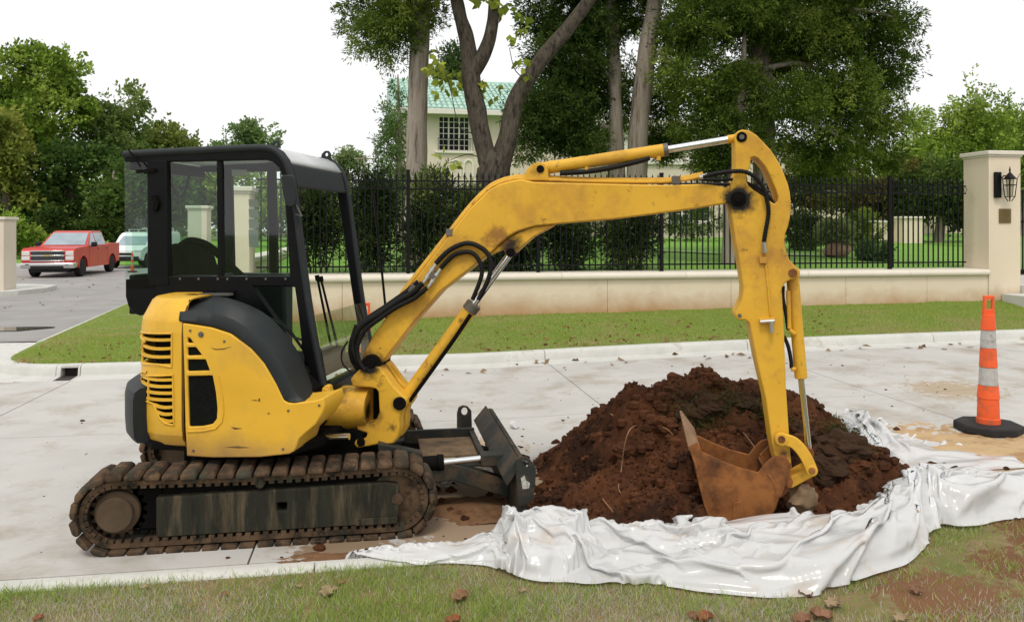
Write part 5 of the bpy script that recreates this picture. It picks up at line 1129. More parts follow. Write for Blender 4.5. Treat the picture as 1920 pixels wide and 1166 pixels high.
# far side frame from the same outline
OUT2 = OUT[:15] + [(612, 738), (236, 738), (235, 524), (276, 524), (275, 304), (232, 304)]; HM2 = [(300, 304), (500, 300), (512, 304), (522, 314), (530, 335), (540, 400), (566, 580), (584, 690), (586, 712), (310, 712)]
b = B(); plate(b, OUT2, V1 - .05, V1, [HM2], ref=V0); b.obj('far_frame', m_blk, cabo, bevel=.008)
b = B(); b.tube(spline([uvw(*(lambda q: (q[0], V1 - .01, q[1]))(up(p[0], p[1], V0))) for p in [(233, 290), (400, 281), (498, 278), (527, 292), (544, 325), (556, 395), (582, 590), (607, 722)]], 6), .030, 12); b.obj('roof_rail', m_gry, cabo, ang=60)
# roof skin following the outline
TOP = [(232, 284), (300, 280), (400, 276), (470, 273.5), (498, 273), (514, 276), (528, 285), (537, 297), (541, 304)]
b = B(); rows = []
for v in (V0 + .03, V1 - .03): rows.append([uvw(*(lambda q: (q[0], v, q[1] + .0))(up(p[0], p[1], V0))) for p in TOP])
b.grid(rows); ro = b.obj('roof_panel', M('roof_pale', (.55, .57, .58), (.62, .64, .65), 3, .35), cabo); s_ = ro.modifiers.new('t', 'SOLIDIFY'); s_.thickness = .03; s_.offset = -1  # pale roof colour stands in for sky reflected on the front slope
b = B(); q = [up(*p, V0) for p in [(542, 306), (547, 324), (552, 350), (546, 352), (541, 328), (535, 312)]]; b.prism(q, lambda u, w, a: uvw(u, a, w), V0 + .05, V1 - .05); b.obj('front_header', m_gry, cabo, bevel=.012)
b = B(); q = [up(*p, V0) for p in [(480, 286), (520, 296), (532, 330), (526, 332), (514, 306), (480, 296)]]; b.prism(q, lambda u, w, a: uvw(u, a, w), V0 + .06, V1 - .06); b.obj('raised_windscreen', m_blk2, cabo)
ur, wt = up(233, 300, V0); ub, wb_ = up(236, 524, V0)
b = B(); b.box(ur + .0, ur + .05, V0 + .05, V1 - .05, wt - .07, wt + .02, lambda a, c, d: uvw(a, c, d)); b.box(ur, ur + .05, V0 + .05, V1 - .05, wb_ - .25, wb_ + .03, lambda a, c, d: uvw(a, c, d)); b.obj('rear_frame', m_blk, cabo, bevel=.01)
def pane(poly, v, mat, name='window_pane', ref=None):
    b = B(); b.add([uvw(*(lambda q: (q[0], v, q[1]))(up(x, y, v if ref is None else ref))) for x, y in poly], [tuple(range(len(poly)))]); return b.obj(name, mat, cabo, ang=0)
pane([(311, 302), (411, 300), (413, 520), (314, 520)], V0 + .022, g_cab); pane([(408, 300), (502, 298), (514, 303), (525, 314), (531, 330), (534, 346), (540, 420), (546, 520), (410, 520)], V0 + .032, g_cab)
pane([(233, 303), (277, 303), (278, 525), (235, 525)], V0 + .02, g_rear)
pane(HL, V0 + .02, g_low)
b = B(); b.add([uvw(ur + .02, V0 + .06, wb_), uvw(ur + .02, V1 - .06, wb_), uvw(ur + .02, V1 - .06, wt), uvw(ur + .02, V0 + .06, wt)], [(0, 1, 2, 3)]); b.obj('rear_window', g_rear, cabo, ang=0)
# window furniture
b = B(); plate(b, [(406, 300), (415, 300), (417, 520), (408, 520)], V0 + .012, V0 + .045); b.obj('window_divider', m_blk, cabo, bevel=.003)
b = B(); plate(b, [(275, 300), (312, 300), (316, 535), (279, 535)], V0 - .006, V0 + .0495); b.obj('rear_post', m_blk, cabo, bevel=.006)
b = B(); plate(b, [(236, 524), (290, 522), (290, 540), (236, 540)], V0 - .004, V0 + .03); b.obj('sill', m_blk2, cabo)
for px in (337, 372, 408, 426, 462, 498, 535): b = B(); pin(b, (px, 523), V0 - .005, V0 + .01, .008, 8); b.obj('screw', m_steel, cabo)
b = B(); b.tube([upw(241, 281, V0 - .02), upw(264, 313, V0 - .02)], .006, 6); plate(b, [(254, 319), (290, 316), (290, 322), (256, 325)], V0 - .03, V0 - .015); b.obj('wiper_arm', m_blk2, cabo)
b = B(); plate(b, [(283, 368), (290, 366), (297, 380), (293, 394), (286, 396), (288, 382)], V0 - .03, V0); b.obj('door_latch', m_blk2, cabo)
b = B(); plate(b, [(380, 546), (400, 546), (400, 556), (380, 556)], V0 - .02, V0); b.obj('hinge', m_blk2, cabo); b = B(); plate(b, [(427, 545), (440, 545), (440, 553), (427, 553)], V0 - .02, V0); b.obj('hinge', m_blk2, cabo)
# mirror
b = B(); plate(b, [(526, 331), (532, 328), (548, 328), (552, 334), (556, 372), (553, 386), (544, 389), (536, 386), (529, 360)], -.37, -.345); mo = b.obj('mirror', m_gry, cabo, bevel=.008); b = B(); b.tube([upw(552, 402, V0), upw(566, 405, -.33), upw(553, 380, -.345)], .006, 6); b.obj('mirror_bracket', m_steel, mo)
# lifting eyes
for (cx, cy_, v) in ((517, 272, V0 + .12), (612, 291, V1 - .06)):
    hole = [(cx + 3 * math.cos(a), cy_ - 1 + 3.4 * math.sin(a)) for a in [2 * math.pi * k / 10 for k in range(10)]]
    b = B(); plate(b, [(cx - 12, cy_ + 14), (cx - 9, cy_ - 2), (cx - 3, cy_ - 8), (cx + 4, cy_ - 8), (cx + 8, cy_ - 2), (cx + 8, cy_ + 14)], v, v + .016, [hole]); b.obj('lifting_eye', m_gry, cabo, bevel=.002)
# lower front glass and front sill
def fr(px, py, t):                                       # point on the front plane: t=0 near post, 1 far post
    u, w = up(px, py, V0); return uvw(u, V0 + .03 + (V1 - V0 - .06) * t, w)
A0, A1 = up(587, 592, V0), up(610, 722, V0)
b = B(); b.add([uvw(A0[0], V0 + .04, A0[1]), uvw(A1[0], V0 + .04, A1[1]), uvw(A1[0], V1 - .04, A1[1]), uvw(A0[0], V1 - .04, A0[1])], [(0, 1, 2, 3)]); b.obj('lower_windscreen', g_low, cabo, ang=0)
b = B(); b.box(A1[0] - .06, A1[0] + .03, V0 + .02, V1 - .02, A1[1] - .14, A1[1] - .0, lambda a, c, d: uvw(a, c, d)); b.obj('front_sill', m_blk, cabo, bevel=.01)
b = B(); b.tube([uvw(A0[0] + .06, V1 + .05, 2.25), uvw(A0[0] + .12, V1 + .06, 1.7), uvw(A0[0] + .19, V1 + .05, 1.05)], .010, 8); b.obj('grab_rail', m_blk, cabo)
# interior: floor, seat, consoles, levers, notices
b = B(); b.box(-.9, A1[0] - .05, V0 + .06, V1 - .06, .93, .965, lambda a, c, d: uvw(a, c, d)); b.obj('cab_floor', m_blk2, cabo)
st = B(); uc = -.52
st.prism([(uc - .22, 1.30), (uc + .24, 1.33), (uc + .26, 1.42), (uc + .0, 1.44), (uc - .12, 1.47), (uc - .22, 1.76), (uc - .26, 1.84), (uc - .32, 1.85), (uc - .36, 1.80), (uc - .33, 1.4)], lambda u, w, a: uvw(u, a, w), .02, .48); seat = st.obj('seat', m_blk2, cabo, bevel=.03, seg=3)
b = B(); b.box(uc - .35, uc - .29, .16, .34, 1.80, 1.86, lambda a, c, d: uvw(a, c, d)); b.obj('headrest', m_blk2, seat, bevel=.02)
b = B(); b.box(uc - .2, uc + .35, V0 + .08, V0 + .24, 1.0, 1.62, lambda a, c, d: uvw(a, c, d)); b.obj('console', m_gry, cabo, bevel=.03, seg=3); b = B(); b.box(uc - .2, uc + .35, .52, .68, 1.0, 1.60, lambda a, c, d: uvw(a, c, d)); b.obj('console', m_gry, cabo, bevel=.03, seg=3)
b = B(); P = spline([upw(345, 456, .15), upw(362, 452, .15), upw(392, 462, .15), upw(425, 492, .15), upw(455, 520, .15)], 5); b.tube(P, .03, 8); b.obj('armrest', m_blk2, cabo)
for (bx, by, tx, ty, v) in ((633, 650, 603, 528, .25), (622, 655, 596, 526, .15)):
    b = B(); b.tube([upw(bx, by, v), upw(tx, ty, v)], .009, 8); b.tube([upw(tx, ty, v), upw(tx - 2, ty - 10, v)], .017, 8); b.obj('control_lever', m_blk2, cabo)
b = B(); b.box(.18, .34, .05, .5, .965, 1.05, lambda a, c, d: uvw(a, c, d)); b.obj('pedal_block', m_blk2, cabo, bevel=.02)
m_pap = M('paper_notice', (.62, .60, .55), (.68, .66, .62), 8, .9)
for k, (y0, y1) in enumerate(((374, 388), (392, 408), (411, 428), (431, 463))):
    b = B(); P = [upw(466, y0, V1 - .06), upw(484, y0, V1 - .06), upw(485, y1, V1 - .06), upw(467, y1, V1 - .06)]; b.add(P, [(0, 1, 2, 3)]); b.obj('notice_sheet', m_pap, cabo, ang=0)
b = B(); P = [upw(434, 318, V1 - .06), upw(463, 319, V1 - .06), upw(463, 330, V1 - .06), upw(435, 330, V1 - .06)]; b.add(P, [(0, 1, 2, 3)]); b.obj('notice_sheet', m_pap, cabo, ang=0)
b = B(); plate(b, [(500, 300), (514, 300), (519, 520), (507, 520)], V1 - .10, V1 - .055); b.obj('door_post', m_blk2, cabo)
b = B(); hose(b, [(315, 318), (322, 350), (335, 370), (346, 360), (356, 325)], .2, .012); b.obj('radio_cord', m_rub, cabo)

# ================================================================== SOIL PILE
m_soil = M('red_soil', (.105, .041, .018), (.056, .022, .010), 5, 1.0, bump=.02, bscale=45, dirt=(.026, .012, .007), dscale=2.2, dthr=(.46, .60), dirt2=(.17, .065, .025), d2scale=11, d2thr=(.58, .72), spec=.15)
m_top = M('dark_topsoil', (.030, .017, .010), (.05, .026, .014), 9, 1.0, bump=.02, bscale=40, spec=.15)
CONES = [(2.50, 6.20, .83, 1.18), (2.98, 6.15, .77, 1.05), (2.12, 6.05, .76, .76), (3.38, 5.95, .50, .70), (1.60, 5.45, .24, .55), (2.2, 5.5, .44, .76), (3.1, 5.45, .22, .75), (1.85, 5.12, .18, .62), (2.75, 5.7, .48, .8), (3.45, 5.55, .2, .55)]
def pile_h(X, Y):
    h = np.zeros_like(X)
    for (cx, cy, hh, r) in CONES:
        d = np.sqrt((X - cx) ** 2 + ((Y - cy) * 1.0) ** 2) / r
        h = np.maximum(h, 0) ; c = hh * np.minimum(.87, 1.06 - np.sqrt(d * d + .012)); k = .09
        m = np.clip((c - h) / (2 * k) + .5, 0, 1); h = np.where(True, h * (1 - m) + c * m + k * m * (1 - m), h)
    return h
def pile_z(X, Y):
    h = pile_h(X, Y); a = sst(0, .12, h)
    n1 = fbm(X * 2.6, Y * 2.6, seed=51, oct=3) * .075; n2 = (np.abs(fbm(X * 5.5, Y * 5.5, seed=55, oct=4)) - .3) * -.11; n3 = (fbm(X * 24, Y * 24, seed=58, oct=3)) * .024 - .026 * np.abs(vn(X * 38, Y * 38, 0, 61))
    return gs(X) * 1.0 + np.where(h > -.03, h + a * (n1 + n2) + (.25 + .75 * a) * n3 - .012, -.06)
gx, gy = np.meshgrid(np.arange(.45, 4.75, .0135), np.arange(4.25, 7.5, .0135))
gzz = pile_z(gx, gy)
# hollow behind the bucket so that it sits in the soil
pile = thing('soil_pile', 'heap of red-brown dug soil under the excavator bucket', 'soil pile', (2.5, 5.8, .05))
msk = (gzz[:-1, :-1] > gs(gx[:-1, :-1]) - .04)
so = gridmesh('soil_mound', gx, gy, gzz, m_soil, pile, mask=msk)
rg = np.random.default_rng(5)
def lump(c, r, seed, n=7):
    rows = []
    for i in range(n + 1):
        th = math.pi * i / n; row = []
        for k in range(10 if n < 8 else 26):
            a = 2 * math.pi * k / (10 if n < 8 else 26); q = (math.sin(th) * math.cos(a), math.sin(th) * math.sin(a), math.cos(th))
            f = 1 + .34 * float(fbm(np.array([q[0] * 1.6 + seed]), np.array([q[1] * 1.6]), q[2] * 1.6, 4 if n > 8 else 1, seed, .6)[0]); row.append((c[0] + q[0] * r[0] * f, c[1] + q[1] * r[1] * f, c[2] + q[2] * r[2] * f))
        rows.append(row)
    return rows
# crumbs: thousands of small lumps as one part
base = B().grid([[(math.sin(t_) * math.cos(a_) * (1 + .3 * math.sin(5 * a_ + i_)), math.sin(t_) * math.sin(a_) * (1 + .25 * math.cos(3 * a_ + i_)), .8 * math.cos(t_)) for a_ in [1.047 * k_ for k_ in range(6)]] for i_, t_ in enumerate((.25, 1.1, 2.0, 2.9))], wrap=True); bv = np.array(base.v); bf = [f for f in base.f if len(f) == 4]
q4 = bv[np.array(bf)]                                     # (faces, 4, 3)
N = 6500; X = rg.normal(2.5, .95, N); Y = rg.normal(5.65, .62, N); ok = (pile_h(X, Y) > -.02); X, Y = X[ok], Y[ok]; N = len(X)
r = np.where(rg.random(N) < .05, rg.uniform(.025, .055, N), np.minimum(rg.gamma(1.3, .0048, N) + .004, .035)); Zc = pile_z(X, Y) + r * .25
ang = rg.random(N) * 6.28; ca, sa = np.cos(ang), np.sin(ang); sx = rg.uniform(.7, 1.3, N)
Q = q4[None] * (r[:, None, None, None]); Qx = Q[..., 0] * ca[:, None, None] * sx[:, None, None] - Q[..., 1] * sa[:, None, None]; Qy = Q[..., 0] * sa[:, None, None] + Q[..., 1] * ca[:, None, None]
Q = np.stack([Qx + X[:, None, None], Qy + Y[:, None, None], Q[..., 2] + Zc[:, None, None]], -1).reshape(-1, 4, 3)
quads('soil_crumbs', Q, m_soil, pile, kind='stuff')
random.seed(9)
for (px, py, d, rr, m_) in ((1085, 925, 5.25, .10, m_soil), (1330, 715, 6.1, .13, m_top), (1390, 728, 6.2, .14, m_top), (1290, 722, 6.1, .12, m_top), (1450, 745, 6.1, .11, m_top), (1540, 800, 5.9, .16, m_top), (1580, 840, 5.8, .17, m_top), (1545, 860, 5.6, .15, m_top), (1600, 800, 6.1, .10, m_top), (1240, 725, 6.0, .10, m_soil), (1170, 760, 5.95, .09, m_soil), (1610, 870, 5.7, .10, m_soil), (1500, 800, 6.0, .12, m_top)):
    p = atd(px, py, d); z = float(pile_z(np.array([p[0]]), np.array([p[1]]))[0]); B().grid(lump((p[0], p[1], max(z, 0) + rr * .25), (rr, rr * .9, rr * .62), int(px), 18), wrap=True).obj('soil_clod', m_, pile, ang=0)
m_clay = M('pale_clay', (.24, .165, .10), (.18, .12, .07), 6, .95, bump=.01, bscale=20)
p = atd(1503, 937, 5.2); B().grid(lump((p[0], p[1], p[2]), (.10, .07, .085), 77, 16), wrap=True).obj('clay_clod', m_clay, pile, ang=60)
# turf clump on top: grass blades on the dark clods
n = 2600; c = np.array([(1335, 705, 6.05), (1390, 715, 6.15), (1300, 712, 6.05), (1450, 738, 6.1), (1560, 790, 6.0), (1600, 800, 6.0)])[rg.integers(0, 6, n)]
PT = np.array([atd(*q) for q in c]) + rg.normal(size=(n, 3)) * np.array([.09, .07, .02]); PT[:, 2] = pile_z(PT[:, 0], PT[:, 1]) + rg.uniform(0, .11, n)
A = unit(rg.normal(size=(n, 3)) + np.array([0, -.2, .25])); cg = np.array([(.05, .07, .02), (.09, .10, .03), (.15, .12, .05), (.04, .03, .015)])[rg.integers(0, 4, n)]
quads('turf_tufts', leafquads(PT, A, rg.uniform(.03, .085, n), rg.uniform(.003, .006, n), rg), m_blade, pile, cols=cg, kind='stuff')
m_root = M('pale_root', (.30, .17, .09), (.22, .12, .06), 9, .9)
for pts in ([(1206, 795), (1184, 802), (1172, 830), (1165, 880), (1160, 915), (1170, 930)], [(1180, 795), (1240, 800), (1262, 815)], [(1130, 935), (1150, 960), (1170, 985), (1195, 992)], [(1128, 772), (1145, 776), (1152, 782)], [(1395, 865), (1400, 880), (1395, 900)], [(1372, 790), (1395, 812), (1420, 845)]):
    P = []
    for (x, y) in pts:
        z = .3
        for _ in range(12): q = atd(x, y, (z - CAMH) / ray(x, y)[2]); z = z * .5 + .5 * float(pile_z(np.array([q[0]]), np.array([q[1]]))[0] + .012)
        P.append(q)
    b = B(); b.tube(spline(P, 5), .0045, 5); b.obj('root', m_root, pile, ang=60)

# ================================================================== PLASTIC SHEETING (small cloth relaxation, then one mesh)
m_pla = bpy.data.materials.new('plastic_sheet'); m_pla.use_nodes = True; nt_ = m_pla.node_tree; nt_.nodes.clear(); L = nt_.links.new
po = _n(nt_, 'ShaderNodeOutputMaterial'); pd = _n(nt_, 'ShaderNodeBsdfDiffuse'); pd.inputs[0].default_value = (.90, .91, .92, 1); pt_ = _n(nt_, 'ShaderNodeBsdfTranslucent'); pt_.inputs[0].default_value = (.92, .93, .94, 1)
pg = _n(nt_, 'ShaderNodeBsdfGlossy'); pg.inputs['Roughness'].default_value = .17; pp_ = _n(nt_, 'ShaderNodeBsdfTransparent'); pp_.inputs[0].default_value = (.93, .94, .95, 1)
x1 = _n(nt_, 'ShaderNodeMixShader'); x1.inputs[0].default_value = .20; L(pd.outputs[0], x1.inputs[1]); L(pt_.outputs[0], x1.inputs[2])
x2 = _n(nt_, 'ShaderNodeMixShader'); x2.inputs[0].default_value = .27; L(x1.outputs[0], x2.inputs[1]); L(pp_.outputs[0], x2.inputs[2])
fr_ = _n(nt_, 'ShaderNodeFresnel'); fr_.inputs[0].default_value = 1.5; x3 = _n(nt_, 'ShaderNodeMixShader'); L(fr_.outputs[0], x3.inputs[0]); L(x2.outputs[0], x3.inputs[1]); L(pg.outputs[0], x3.inputs[2])
# soil stains on the film
nz = _n(nt_, 'ShaderNodeTexNoise'); nz.inputs['Scale'].default_value = 4.5; nz.inputs['Detail'].default_value = 9; ge = _n(nt_, 'ShaderNodeNewGeometry'); L(ge.outputs['Position'], nz.inputs['Vector'])
mr = _n(nt_, 'ShaderNodeMapRange'); mr.inputs[1].default_value = .60; mr.inputs[2].default_value = .78; mr.inputs[4].default_value = .55; L(nz.outputs[0], mr.inputs[0])
ds = _n(nt_, 'ShaderNodeBsdfDiffuse'); ds.inputs[0].default_value = (.42, .30, .19, 1); x4 = _n(nt_, 'ShaderNodeMixShader'); L(mr.outputs[0], x4.inputs[0]); L(x3.outputs[0], x4.inputs[1]); L(ds.outputs[0], x4.inputs[2])
L(x4.outputs[0], po.inputs[0])
def ground_sup(X, Y):
    return np.where(Y < 4.42, .115 + gs(X), np.where(Y < 4.57, .125 + gs(X), gs(X) + .004))
def poly_s(pts, zs, n):
    P = [Vector(atZ(p[0], p[1], z)) for p, z in zip(pts, zs)]; k = 12; S = spline(P, k); u = np.linspace(0, len(pts) - 1, n) * k
    A = np.array([tuple(p) for p in S]); return np.stack([np.interp(u, np.arange(len(A)), A[:, c]) for c in range(3)], -1)
def tri(x): return 2 * np.abs(x - np.floor(x) - .5)
def sheet(near, inner, hs_, ns, nt, seed, amp=1.0, zi=.16):
    """film between two ground curves, raised over a soft ridge, crumpled by creased waves of many directions"""
    rg = np.random.default_rng(seed); N = poly_s(near, [.12] * len(near), ns); I = poly_s(inner, [zi] * len(inner), ns); h = np.interp(np.linspace(0, len(hs_) - 1, ns), np.arange(len(hs_)), hs_)
    t = np.linspace(0, 1, nt)[None]; X = N[:, None, 0] * (1 - t) + I[:, None, 0] * t; Y = N[:, None, 1] * (1 - t) + I[:, None, 1] * t
    ed = .055 * fbm(X * 2.6, Y * 2.6, seed=seed, oct=4) + .012 * fbm(X * 14, Y * 14, seed=seed + 30, oct=2); Y = Y + ed * (1 - t) * np.minimum(1, h[:, None] * 8 + .2)
    s_ = np.linspace(0, 1, ns)[:, None] * (np.linalg.norm(np.diff(N, axis=0), axis=1).sum()); w = np.linalg.norm(I - N, axis=1)[:, None]; a, b_ = s_ + 0 * t, t * w
    prof = np.clip(np.sin(math.pi * np.clip(t, 0, 1) ** .80), 0, 1) ** 1.1 * .85 + .35 * t
    c = np.zeros_like(a); La = float(a.max()); nb = int(La * 26); n_f = nb + int(La * 16)
    for k in range(n_f):                                  # creased tents: broad folds, then thin sharp wrinkles
        a0 = rg.random() * La; b0 = rg.uniform(-.05, 1.05) * float(np.interp(a0, a[:, 0], w[:, 0])); th_ = rg.normal(.1, .4) if rg.random() < .72 else rg.uniform(0, math.pi)
        if k < nb: hl = rg.uniform(.3, 1.0); hw_ = rg.uniform(.04, .16); am = rg.choice([-1, 1], p=[.4, .6]) * hw_ * rg.uniform(.14, .40)
        else: hl = rg.uniform(.06, .3); hw_ = rg.uniform(.008, .022); am = rg.choice([-1, 1]) * hw_ * rg.uniform(.3, .7)
        i0, i1 = np.searchsorted(a[:, 0], [a0 - .9, a0 + .9]); aa = a[i0:i1] - a0; bb = b_[i0:i1] - b0; cv = rg.normal(0, .35)
        al = aa * math.cos(th_) + bb * math.sin(th_); pe = -aa * math.sin(th_) + bb * math.cos(th_) + cv * al * al
        wd_ = hw_ * (1.15 - .5 * al / hl); one = np.where(pe > 0, 1.0, rg.uniform(.35, 1.0))
        c[i0:i1] += am * np.clip(1 - np.abs(pe) / np.maximum(wd_ * one, .004), 0, 1) * np.clip((1 - np.abs(al) / hl) * 2.2, 0, 1)
    for _ in range(2): c[1:-1, 1:-1] = (c[1:-1, 1:-1] * 2 + c[2:, 1:-1] + c[:-2, 1:-1] + c[1:-1, 2:] + c[1:-1, :-2]) / 6
    c += .022 * fbm(a * 3.2, b_ * 3.2, seed=seed + 3, oct=2)
    fade = np.minimum(1, t / .05 + .15) * np.minimum(1, h[:, None] / .10 + .10)
    Z = ground_sup(X, Y) * (1 - .0 * t) + .008 + h[:, None] * prof * (1 + .25 * fbm(a * 1.7, b_ * 1.7, seed=seed + 7, oct=2)) + amp * c * fade + .02 * fade
    ph = np.where(pile_h(X, Y) > 0, pile_h(X, Y) * .55 + gs(X), 0)
    Z = np.maximum(np.maximum(Z, ground_sup(X, Y) + .006), ph * t)
    # sideways part of the folds
    Y = Y - amp * .8 * c * fade
    return X, Y, Z
def relax(X, Y, Z, over, steps, seed):
    """let the film, a little too long for its place, buckle into folds over the ground (position-based cloth), then refine it"""
    P = np.stack([X, Y, Z], -1); ns, nt = X.shape; rg = np.random.default_rng(seed); base = Z - .02
    ov = over * (1 + .05 * fbm(X * 1.6, Y * 1.6, seed=seed, oct=2))
    def ln(A): return np.linalg.norm(A, axis=-1)
    F = P.copy()
    for _ in range(10): F[1:-1, 1:-1] = (F[2:, 1:-1] + F[:-2, 1:-1] + F[1:-1, 2:] + F[1:-1, :-2]) / 4
    r1 = ln(F[1:] - F[:-1]) * ov[1:]; r2 = ln(F[:, 1:] - F[:, :-1]) * ov[:, 1:]
    rd = np.sqrt((.5 * (r1[:, 1:] + r1[:, :-1])) ** 2 + (.5 * (r2[1:] + r2[:-1])) ** 2); b1 = r1[1:] + r1[:-1]; b2 = r2[:, 1:] + r2[:, :-1]
    V = np.zeros_like(P); sl = slice
    def con(sa, sb, r, k):
        d = P[sb] - P[sa]; l = ln(d)[..., None] + 1e-9; c = d * (k * .5 * (l - r[..., None]) / l); P[sa] += c; P[sb] -= c
    A_ = sl(None)
    for it in range(steps):
        old = P.copy(); V *= .85; V[..., 2] -= .0006; P += V
        for _ in range(3):
            for o in (0, 1):
                m = (ns - o) // 2; con((sl(o, o + 2 * m, 2), A_), (sl(o + 1, o + 2 * m, 2), A_), r1[o:o + 2 * m:2], 1.0)
                m = (nt - o) // 2; con((A_, sl(o, o + 2 * m, 2)), (A_, sl(o + 1, o + 2 * m, 2)), r2[:, o:o + 2 * m:2], 1.0)
                m = (ns - o) // 2
                con((sl(o, o + 2 * m, 2), sl(0, nt - 1)), (sl(o + 1, o + 2 * m, 2), sl(1, nt)), rd[o:o + 2 * m:2], .6); con((sl(o, o + 2 * m, 2), sl(1, nt)), (sl(o + 1, o + 2 * m, 2), sl(0, nt - 1)), rd[o:o + 2 * m:2], .6)
            for o in (0, 1, 2):
                m = len(range(o, ns - 2, 3)); con((sl(o, o + 3 * m, 3), A_), (sl(o + 2, o + 2 + 3 * m, 3), A_), b1[o:o + 3 * m:3], .25)
                m = len(range(o, nt - 2, 3)); con((A_, sl(o, o + 3 * m, 3)), (A_, sl(o + 2, o + 2 + 3 * m, 3)), b2[:, o:o + 3 * m:3], .25)
            P[..., 2] = np.maximum(P[..., 2], np.maximum(ground_sup(P[..., 0], P[..., 1]) + .005, base))
        V = np.clip(P - old, -.015, .015)
    for ax in (0, 1):                                     # two-fold refinement
        Q = np.moveaxis(P, ax, 0); n = len(Q); O = np.zeros((2 * n - 1,) + Q.shape[1:]); O[::2] = Q; O[1::2] = (Q[1:] + Q[:-1]) / 2
        O[3:-3:2] = (9 * (Q[1:-2] + Q[2:-1]) - (Q[:-3] + Q[3:])) / 16; P = np.moveaxis(O, 0, ax)
    return P[..., 0], P[..., 1], P[..., 2]
plas = thing('plastic_sheeting', 'crumpled translucent white plastic sheeting wrapped round the soil pile', 'plastic sheet', (2.2, 4.6, .05))
near = [(612, 1023), (690, 1050), (850, 1056), (938, 1062), (975, 1076), (1060, 1085), (1150, 1090), (1280, 1106), (1420, 1121), (1560, 1109), (1680, 1064), (1740, 1014), (1756, 1000), (1830, 999), (1930, 987), (2060, 975)]
innr = [(614, 1017), (720, 1005), (860, 1000), (920, 985), (950, 975), (1040, 975), (1110, 985), (1230, 990), (1350, 985), (1500, 978), (1640, 965), (1668, 930), (1695, 890), (1765, 872), (1870, 876), (2000, 885)]
hgt = [.004, .012, .02, .06, .23, .18, .11, .08, .08, .12, .19, .25, .28, .24, .17, .16]
PX, PY, PZ = relax(*sheet(near, innr, hgt, 460, 66, 4), 1.06, 60, 3)
gridmesh('sheet', PX, PY, PZ, m_pla, plas, sm=True)
QX, QY, QZ = relax(*sheet([(1556, 806), (1600, 846), (1660, 876), (1770, 872), (1910, 868)], [(1548, 776), (1604, 784), (1650, 815), (1735, 832), (1890, 848)], [.10, .13, .07, .02, .012], 120, 40, 9, .8, .08), 1.05, 50, 8)
gridmesh('sheet', QX, QY, QZ, m_pla, plas, sm=True)
occ = set(zip((PX.ravel() / .03).astype(int).tolist(), (PY.ravel() / .03).astype(int).tolist()))
# grass of the near verge, left out where the sheet lies
rg = np.random.default_rng(12); n = 230000
X = rg.uniform(-3.6, 5.6, n); Y = 4.435 - 1.35 * rg.random(n) ** 1.1; dens = fbm(X * 1.3, Y * 1.9, seed=21, oct=3)
bare = np.exp(-(((X - 4.0) / .75) ** 2 + ((Y - 3.95) / .22) ** 2)) + .9 * np.exp(-(((X - 2.6) / .5) ** 2 + ((Y - 3.55) / .15) ** 2))   # trampled soil at the right
under = np.array([(int(a_ / .03), int(b_ / .03)) in occ for a_, b_ in zip(X, Y)])
keep = ~under & (rg.random(n) < np.clip(.62 + .5 * dens - .85 * bare, .06, 1)); X, Y, dens = X[keep], Y[keep], dens[keep]; n = len(X)
straw = rg.random(n) < np.clip(.56 - .55 * fbm(X * .9 + 7, Y * 1.3, seed=22, oct=2), .08, .85)
g1 = np.array([.20, .30, .045]); g2 = np.array([.38, .50, .12])
u = rg.random((n, 1)); cc = np.where(straw[:, None], s1 * (1 - u) + s2 * u, g1 * (1 - u) + g2 * u)
h = np.where(straw, rg.uniform(.012, .045, n), rg.uniform(.02, .075, n))
o = blades('near_grass', X, Y, near_z(X, Y) - .003, h, rg.uniform(.0026, .0056, n), cc, rg, m_blade, 1.1); tag(o, 'patchy green and straw grass along the bottom verge', 'grass')

